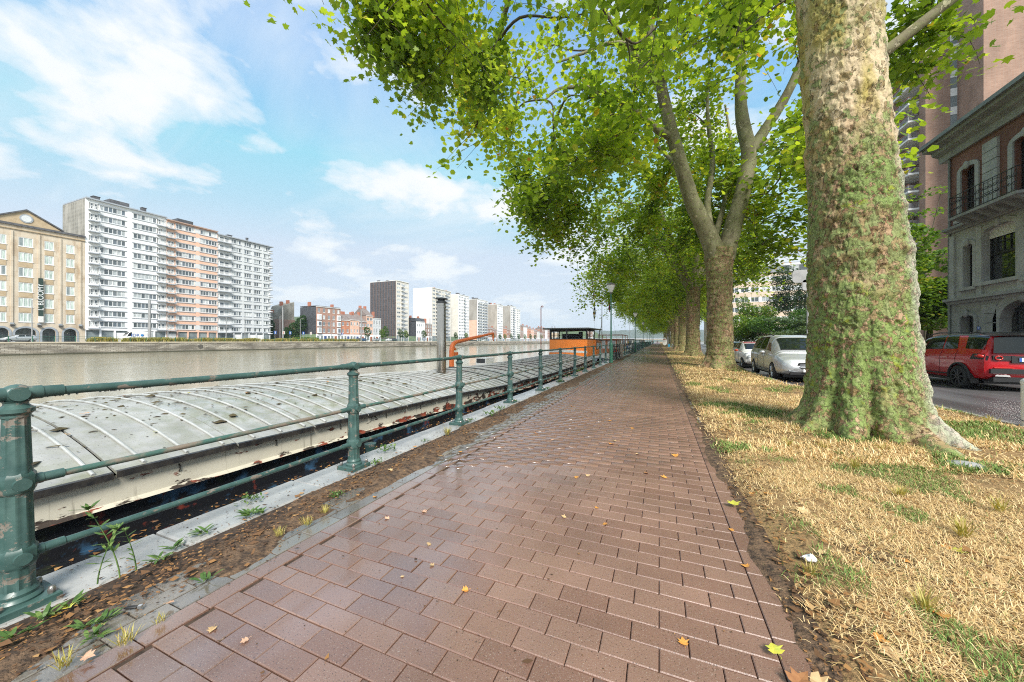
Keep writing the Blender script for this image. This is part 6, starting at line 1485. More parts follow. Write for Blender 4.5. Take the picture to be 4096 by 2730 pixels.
def surround(a, b, za, zb, ri, w=.2, d=.07, mat='stone_pale'):
    m = MB(); m.box(.003, d, a - w, a, za, zb); m.box(.003, d, b, b + w, za, zb); t0 = arch_top(a - w, b + w, zb, ri + w); t1 = arch_top(a, b, zb, ri)
    m.prism([(a - w, zb)] + t0[1:-1] + [(b + w, zb)] + t1[::-1], .003, d, 'x'); m.build('window_surround', mat, th_)
    MB().ell((d + .03, (a + b) / 2, zb + ri + .08), (.09, .14, .2), 10, 8).build('keystone', mat, th_, smooth=True)
    if za > .5: MB().box(.003, .16, a - w - .08, b + w + .08, za - .16, za - .003).build('sill', mat, th_)
def sash(a, b, za, zb, ri, cols=2, rows=2, tr=.62, shutter=0):
    f = MB(); fw = .07
    pts = [(a, za), (b, za)] + arch_top(a, b, zb, ri)[::-1]
    f.box(-.30, -.2, a, a + fw, za, zb); f.box(-.30, -.2, b - fw, b, za, zb); f.box(-.30, -.2, a + fw, b - fw, za, za + fw); zt = za + (zb - za) * tr; f.box(-.30, -.19, a + fw, b - fw, zt - .05, zt + .05)
    f.prism([(a, zb - fw)] + [(y, z) for y, z in arch_top(a, b, zb, ri)] + [(b, zb - fw)], -.295, -.205, 'x')
    for k in range(1, cols): y = a + (b - a) * k / cols; f.box(-.285, -.215, y - .02, y + .02, zt, zb + ri * .7)
    for k in range(1, rows): z = zt + (zb - zt) * k / rows; f.box(-.28, -.22, a + fw, b - fw, z - .02, z + .02)
    fo = f.build('window', 'iron_black', th_); MB().box(-.262, -.25, a + .01, b - .01, za + .01, zb + ri).build('pane', 'house_pane', fo)
    if shutter:
        s_ = MB()
        for k in range(9): z = zb + ri - shutter + shutter * k / 9; s_.box(-.19, -.165, a + .02, b - .02, z, z + shutter / 9 - .008)
        s_.build('roller_shutter', 'shutter_white', fo)
for q in (w1a, w1c): surround(*q); sash(*q, cols=2, rows=2, tr=.62)
surround(*w1b, w=.24); sash(*w1b, cols=5, rows=2, tr=.55, shutter=.5)
for q in (w2a, w2b, w2c): surround(*q, w=.22); sash(*q, cols=2, rows=2, tr=.66)
surround(*gd, w=.16, mat='stone_grey'); surround(*bd, w=.34, d=.1, mat='stone_grey')
for q, nm in ((gd, 'side_door'), (bd, 'front_door')):
    d_ = MB().box(-.34, -.28, q[0], q[1], 0, q[3] + q[4]).build(nm, 'house_pane', th_); gr = MB(); yc = (q[0] + q[1]) / 2; hw = (q[1] - q[0]) / 2
    for k in range(5): y = q[0] + (q[1] - q[0]) * (k + .5) / 5; gr.tube([(-.24, y, 0), (-.24, y, q[3] + q[4] * .8)], .018, 5)
    for z in (.5, 1.3, 2.0): gr.tube([(-.24, yc + hw * .5 * math.cos(a), z + hw * .5 * math.sin(a)) for a in np.linspace(0, 6.283, 16)], .02, 5)
    gr.build('door_grille', 'iron_black', d_)
for a, zz0, zz1, mt in ((ty(3938), z1_ * .02, z1_ - .25, 'stone_grey'), (ty(3940), z2_ + .3, z3_ - .3, 'stone_pale')):
    n = 7
    for k in range(n): z = zz0 + (zz1 - zz0) * k / n; MB().cbox(.003, .10, a, a + .78, z + .012, z + (zz1 - zz0) / n - .012, .0).build('rusticated_block', mt, th_)
for a in (ty(3806), ty(3914), ty(4080)): MB().box(.003, .09, a, a + .30, z1_ + .25, z2_ - .2).build('pilaster', 'stone_pale', th_)
for z, d, h, mt in ((z1_, .28, .22, 'stone_grey'), (z2_, .30, .22, 'stone_grey')): MB().prism([(-.02, z - .05), (.10, z - .05), (.14, z + .06), (d, z + .10), (d, z + h), (-.02, z + h + .03)], -.03, W, 'y').build('string_course', mt, th_)
co = MB(); co.prism([(-.3, z3_), (.14, z3_), (.18, z3_ + .30), (.42, z3_ + .42), (.46, z3_ + .58), (.80, z3_ + .66), (.86, z3_ + .95), (-.3, z3_ + 1.12)], -.5, W, 'y'); co.build('cornice', 'stone_grey', th_); MB().box(.862, .98, -.52, W, z3_ + .80, z3_ + .98).build('gutter', 'roof_gutter', th_)
MB().tube([(.06, .06, 0), (.06, .06, z3_ + .4)], .05, 8).build('downpipe', 'roof_gutter', th_)
# balcony with scrolled iron railing
ba, bb_ = ty(3902), ty(3902) + 3.6; bz = z2_ + .26
MB().box(.31, .95, ba, bb_, bz, bz + .12).build('balcony', 'stone_grey', th_)
for k in range(6): y = ba + .2 + k * .62; MB().prism([(.30, bz - .32), (.42, bz - .28), (.82, bz - .05), (.82, bz - .002), (.30, bz - .002)], y, y + .16, 'y').build('bracket', 'stone_grey', th_)
ir = MB(); zz = bz + .12
for z in (zz + .05, zz + .98): ir.tube([(.35, ba + .04, z), (.92, ba + .04, z), (.92, bb_ - .04, z), (.35, bb_ - .04, z)], .02, 5)
n = 16
for k in range(n + 1):
    y = ba + .04 + (bb_ - ba - .08) * k / n; ir.tube([(.92, y, zz), (.92, y, zz + .98)], .011, 4)
    if k < n:
        yc = y + (bb_ - ba - .08) / n / 2; s = 1 if k % 2 else -1
        ir.tube([(.92, yc + s * .09 * (1 - q / 14) * math.cos(q * .75), zz + .32 + .09 * (1 - q / 14) * math.sin(q * .75) + q * .004) for q in range(12)], .012, 4); ir.tube([(.92, yc - s * .10 * (1 - q / 16) * math.cos(q * .75), zz + .68 - .10 * (1 - q / 16) * math.sin(q * .75)) for q in range(12)], .012, 4)
ir.build('iron_railing', 'iron_black', th_)
nb = MB().box(.101, .112, ty(3922), ty(3922) + .17, tz(3926, 1319), tz(3926, 1319) + .14).build('number_plate', 'plate_blue', th_)
text_part('lettering', '42', .11, 'white_frame', nb, Matrix.Translation((.116, ty(3922) + .085, tz(3926, 1319) + .07)) @ Matrix(((0, 0, 1, 0), (1, 0, 0, 0), (0, 1, 0, 0), (0, 0, 0, 1))))
# ------------------------------------------------------------------ tall brick tower behind it
tw = empty('brick_tower', (38, 99, .03), R(180)); tag(tw, 'tall brown brick apartment tower with stacked balconies behind the townhouse', 'building')
HT = 45.6; fh = 2.8
MB().box(-3.6, -1.6, 0, 24, 0, HT).build('wall', 'brick_tower', tw); MB().box(-1.598, 0, 22.6, 24, 0, HT).build('wall_end', 'brick_tower', tw); MB().box(-1.598, 0, 0, 1.2, 0, HT).build('wall_end', 'brick_tower', tw)
for k in range(16):
    z = fh * k
    MB().box(-1.595, 1.25, 1.25, 22.5, z + fh - .16, z + fh + .12).build('balcony_slab', 'pale_wall', tw)
    rl = MB()
    for q in range(5): rl.box(1.16, 1.20, 1.3, 22.4, z + fh + .22 + q * .17, z + fh + .28 + q * .17)
    for yy in np.arange(1.3, 22.5, 2.1): rl.box(1.15, 1.22, yy, yy + .08, z + fh + .12, z + fh + 1.05)
    for q in range(5): rl.box(0, 1.16, 22.38, 22.42, z + fh + .22 + q * .17, z + fh + .28 + q * .17)
    rl.build('balcony_rail', 'grey_metal', tw); MB().box(1.10, 1.26, 1.3, 22.46, z + fh + 1.06, z + fh + 1.14).build('hand_rail', 'red_chimney', tw)
    for a in (4.5, 10, 15.5, 20.5): window(tw, a, z + 1.35, 2.6, 2.1, 3, 1, -1.57, fw=.1)
    for a in (7.4, 12.8, 18.2): MB().box(-1.59, 1.1, a - .1, a + .1, z + .13, z + fh - .17).build('partition', 'brick_tower', tw)
MB().box(-14, -3.602, -4, 28.5, 0, 53).build('stair_block', 'brick_tower', tw)
for k in range(18):
    w_ = MB().box(-3.45, -2.75, 24.002, 24.05, fh * k + .35, fh * k + 1.95).build('stair_window', 'shop_glass', tw); MB().box(-3.45, -2.75, 24.002, 24.09, fh * k + 1.96, fh * k + 3.12).build('stair_panel', 'pale_wall', tw)
MB().box(-3.7, .2, -.2, 24.2, HT + .002, HT + .5).build('parapet', 'pale_wall', tw)
# ------------------------------------------------------------------ office block
of = empty('office_building', (17, 150, .02), R(-90)); tag(of, 'long beige office building with white window strips and curved glass roof', 'building')
m_brick('office_tile', (.60, .47, .35), (.66, .54, .42), (.5, .4, .3), w=1.2, h=.4, ms=.02)
ofl = [(2 + 3.55 * k, 1.75) for k in range(7)]; ogr = [(1.0 + 3.1 * k, 1.0 + 3.1 * k + 2.3, 2) for k in range(15)]
facade(of, 48, 25.4, ofl, ogr, 'office_tile', depth=14, frame='white_frame', fw=.12, back='office_tile')
for zc, h in ofl:
    for k in range(16): y = 1.0 + 3.1 * k - .4; MB().box(.003, .12, y - .36, y + .36, zc - h / 2, zc + h / 2).build('pier', 'white_wall', of)
ar_ = MB(); ar_.prism([(-13, 25.42), (.4, 25.42), (.7, 27.6), (.2, 28.4), (-1.2, 28.9), (-13, 29.2)], 6, 48, 'y'); ar_.build('attic', 'grey_metal', of)
for k in range(16): y = 6.5 + k * 2.6; q = MB().add([(.41 + .02, y, 25.6), (.41 + .02, y + 2.4, 25.6), (.72, y + 2.4, 27.5), (.72, y, 27.5)], [(0, 1, 2, 3)]).build('roof_pane', 'attic_glass' if 'attic_glass' in MAT else 'pane_far', of)
# low brick wall and white fence by the garden
gw = MB().box(13.9, 14.2, 26.2, 60, .03, 1.5).build('garden_wall', 'brick_house'); tag(gw, 'low brick garden wall running on from the townhouse', 'wall')
fe = empty('railing_fence', (13.4, 40, .03)); tag(fe, 'green metal fence along the footway in front of the hedge', 'fence')
for k in range(26): MB().tube([(12.6, 44 + k * 1.2, .03), (12.6, 44 + k * 1.2, 1.4)], .03, 5).build('post', 'lamp_green', fe, (13.4, 40, .03))
for z in (.3, .6, .9, 1.2): MB().tube([(12.6, 44, z), (12.6, 74, z)], .02, 4).build('rail', 'lamp_green', fe, (13.4, 40, .03))
# ------------------------------------------------------------------ hedges and trees across the road
def cloud_blobs(rng, n, w, d, h0, h1, r): return [(rng.uniform(-w, w), rng.uniform(-d, d), rng.uniform(h0, h1), r * rng.uniform(.7, 1.2), r * rng.uniform(.7, 1.2), r * rng.uniform(.6, 1.0)) for _ in range(n)]
rr = np.random.default_rng(3)
bush('shrub', 'broad dark green shrub behind the silver car', 'shrub', (17.0, 66, .03), cloud_blobs(rr, 16, 3.4, 2, 1.2, 4.6, 1.7), 9000, .24, 'hedge_leaf', seed=2, shape=LEAF4)
bush('shrub', 'bright green rounded shrub beside the brown plane trunk', 'shrub', (12.9, 70, .03), cloud_blobs(rr, 12, 2.0, 2, 1.2, 5.0, 1.6), 7000, .24, 'lime_leaf', seed=3)
bush('shrub', 'green leafy shrub behind the road sign', 'shrub', (22.5, 66, .03), cloud_blobs(rr, 14, 2.8, 2, 1.2, 5.2, 1.8), 8000, .24, 'hedge_leaf', seed=4)
bush('conifer', 'spreading pale green conifer with layered boughs above the silver car', 'conifer', (16.8, 60, .03), [(x, y, z, 1.5, 1.3, .28) for x, y, z in [(rr.uniform(-2.6, 2.6), rr.uniform(-1, 1), 1.0 + .28 * k) for k in range(14)]], 6000, .22, 'cedar_leaf', seed=5)
bush('tree', 'dark airy tree in front of the office building', 'tree', (25.5, 84, .03), cloud_blobs(rr, 22, 3.5, 3, 6, 15, 2.0), 9000, .30, 'pine_leaf', seed=6, trunk=[((0, 0, 0), (.3, 0, 10), .3, .12), ((.1, 0, 5), (2, 1, 11), .14, .05), ((.1, 0, 6), (-2, -1, 12), .14, .05)])
bush('tree', 'light green tree left of the dark airy one', 'tree', (18.5, 84, .03), cloud_blobs(rr, 16, 3.0, 2, 3, 9.0, 1.7), 7000, .28, 'lime_leaf', seed=7, trunk=[((0, 0, 0), (.2, 0, 6), .25, .1)])
bush('tree', 'yellowing lime green tree between the big trunk and the townhouse', 'tree', (18.6, 36.5, .03), cloud_blobs(rr, 30, 2.6, 2.4, 2.0, 8.6, 1.35), 22000, .20, 'lime_leaf', seed=8, shape=LEAF6, trunk=[((0, 0, 0), (.2, 0, 5), .22, .1), ((0, 0, 3), (1.6, -.6, 7.5), .1, .03), ((0, 0, 3), (-1.6, .4, 7.5), .1, .03)])
tw_b = bush('tree', 'thin sapling with sparse yellow leaves in front of the brick tower', 'tree', (21.5, 42.5, .03), [(x, 0, z, .9, .6, .35) for x, z in ((-1.5, 12.5), (-.6, 11.4), (.4, 12.6), (1.0, 10.6), (-1.0, 14.0), (.8, 14.4), (-1.8, 10.8))], 420, .20, 'lime_leaf', seed=9, trunk=[((0, 0, 0), (0, 0, 10), .12, .06), ((0, 0, 9), (-1.4, 0, 14), .05, .02), ((0, 0, 9), (1.0, 0, 14.2), .05, .02), ((0, 0, 8), (-1.8, 0, 10.8), .04, .02)], shape=LEAF6)
# ------------------------------------------------------------------ bollard and signs
simple('bollard_white', (.66, .68, .66), (.76, .77, .75), 9, .45, bump=.15)
bl = empty('bollard', (5.56, 8.5, 0)); tag(bl, 'white round capped metal bollard on the grass verge by the road', 'bollard')
MB().lathe([(.105, -.05), (.105, .70), (.112, .702), (.112, .735)], 20, (5.56, 8.5, 0)).build('post', 'bollard_white', bl, (5.56, 8.5, 0), smooth=40); MB().lathe([(.112, .737), (.108, .76), (.085, .785), (.05, .80), (.01, .805)], 20, (5.56, 8.5, 0)).build('cap', 'bollard_white', bl, (5.56, 8.5, 0), smooth=50)
MB().tube([(5.56 + .107 * math.cos(a), 8.5 + .107 * math.sin(a), .11 + .006 * math.sin(a * 9)) for a in np.linspace(0, 6.283, 30)], .006, 4).build('wire', 'iron_black', bl, (5.56, 8.5, 0))
def sign_board(x, y, z, w, h, label, plates, pole=True):
    r = empty('road_sign', (x, y, 0)); tag(r, label, 'sign'); O = (x, y, 0)
    MB().tube([(x, y, -.1), (x, y, z + h)], .03, 8).build('pole', 'grey_metal', r, O)
    for (dx, dz, pw, ph, m) in plates:
        pts = []; rad = min(pw, ph) * .25
        for cx_, cz_, a0 in ((pw / 2 - rad, ph / 2 - rad, 0), (-pw / 2 + rad, ph / 2 - rad, 90), (-pw / 2 + rad, -ph / 2 + rad, 180), (pw / 2 - rad, -ph / 2 + rad, 270)):
            for q in range(5): a = R(a0 + q * 22.5); pts.append((x + dx + cx_ + rad * math.cos(a), z + dz + cz_ + rad * math.sin(a)))
        MB().prism(pts, y - .06, y - .035, 'y').build('sign_plate', m, r, O)
    return r
sign_board(4.55, 14.6, 3.45, .4, .4, 'grey backed road sign half hidden behind the big trunk', [(-.12, .1, .62, .42, 'grey_metal'), (.05, -.2, .42, .36, 'grey_metal')])
sign_board(10.9, 33, 2.0, .3, .3, 'small red and white warning sign behind the silver car', [(0, 0, .22, .5, 'white_paint'), (0, .02, .16, .34, 'red_paint')])
# ------------------------------------------------------------------ bicycles at the railing
def bicycle(loc, rz, lean, label, fr):
    r = empty('bicycle', loc, rz); tag(r, label, 'bicycle', 'bicycles leaning on the railing'); r.rotation_euler = (0, lean, rz)
    for y in (-.52, .52):
        w = MB().tube([(0, y + .33 * math.cos(a), .34 + .33 * math.sin(a)) for a in np.linspace(0, 2 * math.pi, 29)], .02, 6, False); wo_ = w.build('wheel', 'tyre', r, smooth=True)
        s = MB()
        for k in range(12): a = k * math.pi / 6; s.tube([(0, y, .34), (0, y + .31 * math.cos(a), .34 + .31 * math.sin(a))], .004, 3, False)
        s.build('spokes', 'rim_silver', wo_)
    f = MB(); bb = (0, -.06, .30); st = (0, -.20, .82); hd = (0, .36, .80); hl = (0, .39, .68)
    for a, b in ((bb, st), (st, hd), (bb, hl), (bb, (0, -.52, .34)), (st, (0, -.52, .34)), (hd, (0, .52, .34))): f.tube([a, b], .018, 6)
    f.build('frame', fr, r); MB().tube([(0, -.20, .82), (0, -.23, .96)], .014, 6).build('seat_post', 'rim_silver', r); MB().ell((0, -.25, .98), (.08, .14, .035), 10, 6).build('saddle', 'trim_black', r, smooth=True)
    MB().tube([hd, (0, .33, 1.0)], .016, 6).build('stem', 'rim_silver', r); MB().tube([(-.28, .22, 1.02), (-.2, .32, 1.0), (0, .34, 1.0), (.2, .32, 1.0), (.28, .22, 1.02)], .014, 6).build('handlebar', 'trim_black', r, smooth=True)
    MB().tube([(0, -.06 + .09 * math.cos(a), .30 + .09 * math.sin(a)) for a in np.linspace(0, 6.283, 14)], .012, 5).build('chainring', 'trim_black', r); MB().box(-.06, .06, -.75, -.35, .70, .72).build('rear_rack', 'trim_black', r); MB().ell((0, -.78, .66), (.03, .02, .04), 8, 6).build('rear_light', 'tail_red', r)
    return r
bicycle((-2.93, 27.4, 0), R(3), R(-7), 'black city bicycle leaning on the quay railing beyond the lamp post', 'trim_black'); bicycle((-2.78, 28.3, 0), R(-4), R(-9), 'grey bicycle leaning against the black one at the railing', 'paint_dark')
wp = MB().cbox(-3.05, -2.82, 31.2, 31.45, 0, 1.15, .03).build('wooden_post', 'concrete_side'); tag(wp, 'weathered square timber post at the quay edge past the bicycles', 'post')
# ------------------------------------------------------------------ things far along the verge
pnl = empty('advertising_board', (1.9, 127, .03)); tag(pnl, 'white egg shaped advertising board with red print on the verge', 'sign')
pts = [(1.75 + .72 * math.cos(a) * (1 - .25 * math.sin(a)), 1.3 + 1.28 * math.sin(a)) for a in np.linspace(0, 2 * math.pi, 25)[:-1]]; MB().prism(pts, 126.9, 127, 'y').build('board', 'white_paint', pnl, (1.9, 127, .03))
for k, z in enumerate((1.95, 1.75)): MB().box(1.3, 2.2 - k * .2, 126.88, 126.898, z, z + .1).build('print', 'red_paint', pnl, (1.9, 127, .03))
ks = empty('ticket_kiosk', (2.6, 112, .03)); tag(ks, 'grey metal kiosk with canted roof among the far trunks', 'kiosk'); OK_ = (2.6, 112, .03)
MB().box(2.15, 2.55, 112, 112.5, .03, 3.0).build('cabinet', 'grey_metal', ks, OK_); MB().prism([(1.2, 3.5), (2.8, 3.05), (2.8, 3.2), (1.2, 3.7)], 111.6, 112.9, 'y').build('canopy', 'grey_metal', ks, OK_)
ip = empty('information_panel', (2.55, 88, .03)); tag(ip, 'white upright information panel with blue emblem beside a far trunk', 'sign'); OI = (2.55, 88, .03)
MB().box(2.3, 3.0, 88, 88.1, .9, 3.6).build('panel', 'white_paint', ip, OI); MB().tube([(2.6, 87.99, 2.6), (2.6, 87.97, 2.6)], .3, 16).build('emblem', 'plate_blue', ip, OI); MB().tube([(2.6, 88.05, 0), (2.6, 88.05, 1)], .05, 6).build('leg', 'grey_metal', ip, OI)
simple('bike_blue', (.06, .42, .75), rough=.4)
bk = bicycle((2.05, 71, .03), R(85), R(4), 'light blue hire bicycle standing on the verge beside a plane trunk', 'bike_blue'); bk.pop('group', None) if 'group' in bk else None; MB().prism([(.2, .3), (.55, .3), (.45, .85), (.25, .85)], -.03, .03, 'x').build('mudguard_panel', 'bike_blue', bk)
# ------------------------------------------------------------------ people, far away
simple('skin', (.45, .28, .2), rough=.6); simple('cloth_dark', (.03, .03, .04), rough=.9); simple('cloth_red', (.40, .03, .03), rough=.9); simple('cloth_blue', (.08, .12, .28), rough=.9); simple('cloth_yellow', (.55, .40, .05), rough=.9); simple('hair_dark', (.03, .02, .015), rough=.8); simple('cloth_grey', (.25, .25, .27), rough=.9)
def skin_mesh(name, joints, edges, mat, root=0):
    me = bpy.data.meshes.new(name); me.from_pydata([j[:3] for j in joints], edges, []); ob = put('tmp', me); md = ob.modifiers.new('s', 'SKIN'); md.use_smooth_shade = True
    for i, j in enumerate(joints): v = me.skin_vertices[0].data[i]; v.radius = (j[3], j[3]); v.use_root = (i == root)
    sb = ob.modifiers.new('d', 'SUBSURF'); sb.levels = 1; dg = bpy.context.evaluated_depsgraph_get(); m2 = bpy.data.meshes.new_from_object(ob.evaluated_get(dg)); bpy.data.objects.remove(ob); m2.materials.clear(); m2.materials.append(MAT[mat]); m2.name = name; return m2
_J = [(0, 0, .95, .13), (0, 0, 1.15, .12), (0, 0, 1.40, .14), (0, 0, 1.52, .055), (0, .01, 1.60, .09), (0, .02, 1.70, .085),
      (-.2, 0, 1.40, .055), (-.24, -.05, 1.15, .042), (-.23, .05, .92, .034), (.2, 0, 1.40, .055), (.24, .06, 1.15, .042), (.24, .15, .93, .034),
      (-.10, 0, .90, .085), (-.11, .14, .50, .062), (-.11, .16, .10, .042), (-.11, .28, .04, .035), (.10, 0, .90, .085), (.11, .02, .50, .062), (.11, -.20, .12, .042), (.11, -.12, .04, .035)]
_E = [(0, 1), (1, 2), (2, 3), (3, 4), (4, 5), (2, 6), (6, 7), (7, 8), (2, 9), (9, 10), (10, 11), (0, 12), (12, 13), (13, 14), (14, 15), (0, 16), (16, 17), (17, 18), (18, 19)]
body_me = skin_mesh('body', _J, _E, 'skin')
def sub(idx, grow): 
    mp = {k: i for i, k in enumerate(idx)}; return [(*_J[k][:3], _J[k][3] + grow) for k in idx], [(mp[a], mp[b]) for a, b in _E if a in mp and b in mp]
jk = sub([0, 1, 2, 6, 7, 9, 10], .02); tr_ = sub([0, 12, 13, 14, 16, 17, 18], .015)
def person(loc, rz, label, top, leg):
    r = empty('person', loc, rz); tag(r, label, 'person'); put('body', body_me, r); put('jacket', skin_mesh('jacket', jk[0], jk[1], top), r); put('trousers', skin_mesh('trousers', tr_[0], tr_[1], leg), r)
    put('hair', MB().ell((0, -.01, 1.70), (.095, .105, .10), 10, 7).mesh('hair', 'hair_dark', smooth=True), r); return r
person((-2.3, 143, 0), R(175), 'person in dark coat walking beside the railing far down the path', 'cloth_dark', 'cloth_grey'); person((-.9, 208, 0), R(180), 'person in red jacket far down the path under the trees', 'cloth_red', 'cloth_dark')
person((-4.6, 60, -.1), R(90), 'person in blue and yellow clothes standing on the moored white barge', 'cloth_yellow', 'cloth_blue')
person((-117, YX(1376, -118), LB), R(0), 'person in dark clothes walking along the far quay by the orange house', 'cloth_dark', 'cloth_dark'); person((-117, YX(1407, -118), LB), R(180), 'person in grey walking along the far quay by the pink house', 'cloth_grey', 'cloth_dark')

# ------------------------------------------------------------------ far bank furniture
fr_ = empty('quay_railing', (QX - .3, 120, LB)); tag(fr_, 'thin green railing along the top of the far stone quay', 'railing'); OF = (QX - .3, 120, LB)
pm_ = MB().box(-.05, .05, -.05, .05, 0, 1.15).mesh('post', 'lamp_green')
y = 20
while y < 300: put('post', pm_, fr_, (0, y - 120, 0)); y += 2.8
for z in (.4, .75, 1.12): MB().tube([(QX - .3, 20, LB + z), (QX - .3, 300, LB + z)], .022, 4).build('rail', 'lamp_green', fr_, OF)
def tuft_mesh(n, w, h, seed, mat='straw_leaf'):
    rng = np.random.default_rng(seed); a = rng.uniform(0, 6.28, n); l = rng.uniform(.5, 1, n) * h; bx_ = rng.normal(0, w * .25, n); by = rng.normal(0, w * .35, n); sp = rng.uniform(.2, .9, n) * w * .6
    b = np.stack([bx_, by, np.zeros(n)], 1); d = np.stack([np.cos(a), np.sin(a), np.zeros(n)], 1); e = np.stack([-np.sin(a), np.cos(a), np.zeros(n)], 1) * .05
    m = b + d * sp[:, None] * .4 + np.stack([0 * l, 0 * l, l], 1); t_ = b + d * sp[:, None] + np.stack([0 * l, 0 * l, l * .75], 1)
    V = np.stack([b - e, b + e, m + e * .7, m - e * .7, t_], 1).reshape(-1, 3); F = np.array([(0, 1, 2, 3), (3, 2, 4, 4)])
    FF = (np.arange(n)[:, None] * 5 + np.array([0, 1, 2, 3])).ravel(); F2 = (np.arange(n)[:, None] * 5 + np.array([3, 2, 4])).ravel()
    return np_mesh('grass', V, np.concatenate([FF, F2]), np.concatenate([np.full(n, 4), np.full(n, 3)]), [mat], np.tile(np.clip(rng.normal(.4, .3, n), 0, 1), 2))
tms = [tuft_mesh(260, 1.5, .95, s) for s in range(3)]
tlab = 'arching yellow green grass clump on the far quay behind the railing'
for i in range(74):
    y = 36 + i * 1.02 + random.uniform(-.3, .3)
    if random.random() < .25 and y < 95: continue
    o = put('grass_clump', tms[i % 3], None, (QX - 1.6 + random.uniform(-.3, .3), y, LB), random.uniform(0, 6)); s = random.uniform(.8, 1.25); o.scale = (s, s * 1.1, s); tag(o, tlab, 'grass', 'grass clumps on the far quay')
def pole(px, h, r, label, arm=0, X=-119):
    y = YX(px, X); e = empty('street_lamp' if arm else 'tram_pole', (X, y, LB)); tag(e, label, 'street lamp' if arm else 'pole', 'poles on the far quay'); O = (X, y, LB)
    MB().tube([(X, y, LB), (X, y, LB + h)], [r, r * .7], 8).build('pole', 'grey_metal' if not arm else 'grey_metal', e, O)
    if arm: MB().tube([(X, y, LB + h), (X, y + arm, LB + h + .15)], .05, 6).build('arm', 'grey_metal', e, O); MB().box(X - .15, X + .15, y + arm - .3, y + arm + .3, LB + h + .08, LB + h + .2).build('lamp_head', 'grey_metal', e, O)
    return e
PL = 'thick grey tram pole in front of '
pole(598, 10.5, .38, PL + 'the white apartment block'); pole(1131, 12, .25, PL + 'the ivy gap'); pole(1445, 13.5, .3, PL + 'the pink terraced houses'); pole(1720, 13, .3, PL + 'the white sided tower')
LL = 'thin lamp post with short arm in front of '
for px, h, lb in ((128, 8.5, 'the hotel arcade'), (672, 7.5, 'the salmon pink block'), (905, 7.5, 'the grey apartment block'), (980, 7.5, 'the rounded balconies'), (1201, 8, 'the dark slate gable'), (1325, 8, 'the bay windowed brick house'), (1504, 8, 'the grey townhouse'), (1870, 9, 'the balcony tower'), (1120, 8.5, 'the ivy'), (1985, 9, 'the narrow tower')): pole(px, h, .10, LL + lb, .9, -117.5)
wr = MB()
for z, dx in ((7.2, 0), (7.3, 1.5)): wr.tube([(-121 - dx, 40 + k * 6, LB + z - .25 * math.sin(math.pi * (k % 6) / 6)) for k in range(50)], .02, 3)
tag(wr.build('tram_wire', 'dark_frame'), 'pair of thin overhead tram wires above the far quay road', 'wire')
for i, (px, h) in enumerate(((1469, 7), (1529, 6), (1543, 7.5), (1603, 6.5), (1624, 6), (1696, 6.5), (1823, 6), (1866, 6), (1973, 7), (2000, 6), (2020, 6.5), (2045, 7), (2075, 7), (2100, 7), (2122, 7.5), (2140, 7), (2165, 8))):
    y = YX(px, -118); bush('tree', 'small young street tree on the far quay beyond the brick houses', 'tree', (-118, y, LB), [(0, 0, h * .62, h * .2, h * .2, h * .34), (.3, .2, h * .5, h * .17, h * .19, h * .2), (-.3, -.2, h * .72, h * .14, h * .15, h * .2)], 500, .42, 'lime_leaf' if i % 3 == 1 else 'hedge_leaf', 'young trees on the far quay', 30 + i, [((0, 0, 0), (0, 0, h * .6), .09, .05)])
bush('ivy', 'mass of ivy covering the wall beside the dark gable', 'ivy', (-141, 101.5, LB), [(0, 0, 2, 1.5, 3.4, 3), (0, 1, 5, 1.4, 3.0, 3), (0, 3.4, 7.2, 1.3, 2.6, 3.0), (0, -2, 3.5, 1.4, 2.5, 2.5), (0, 4.6, 9.3, 1.1, 1.6, 2.0)], 7000, .42, 'ivy_leaf', seed=51)
bush('ivy', 'narrow column of ivy on the end wall next to the grey apartment block', 'ivy', (-140, 91.3, LB), [(0, 0, 2, 1.2, 1.8, 3), (0, .2, 5.5, 1.2, 1.7, 3), (0, -.2, 8, 1.1, 1.3, 2)], 3500, .42, 'ivy_leaf', seed=52)
bush('hedge', 'clipped green hedge in front of the ivy wall', 'hedge', (-133, 101.5, LB), [(0, k * 1.4 - 5, .9, .8, 1.0, .8) for k in range(8)], 2500, .4, 'lime_leaf', seed=53)
for i, (px, m) in enumerate(((1100, 'blue'), (1134, 'white'), (1160, 'blue'), (1213, 'blue'), (1243, 'white'), (1369, 'blue'))):
    y = YX(px, -118); e = empty('traffic_sign', (-118, y, LB)); tag(e, ('blue' if m == 'blue' else 'white') + ' traffic sign on the far quay', 'sign', 'far traffic signs'); O = (-118, y, LB)
    MB().tube([(-118, y, LB), (-118, y, LB + 3.4)], .05, 5).build('pole', 'grey_metal', e, O); MB().box(-117.93, -117.88, y - .4, y + .4, LB + 2.5, LB + 3.5).build('sign_plate', 'plate_blue' if m == 'blue' else 'white_paint', e, O); MB().box(-117.875, -117.87, y - .12, y + .12, LB + 2.65, LB + 3.35).build('symbol', 'white_paint' if m == 'blue' else 'red_paint', e, O)
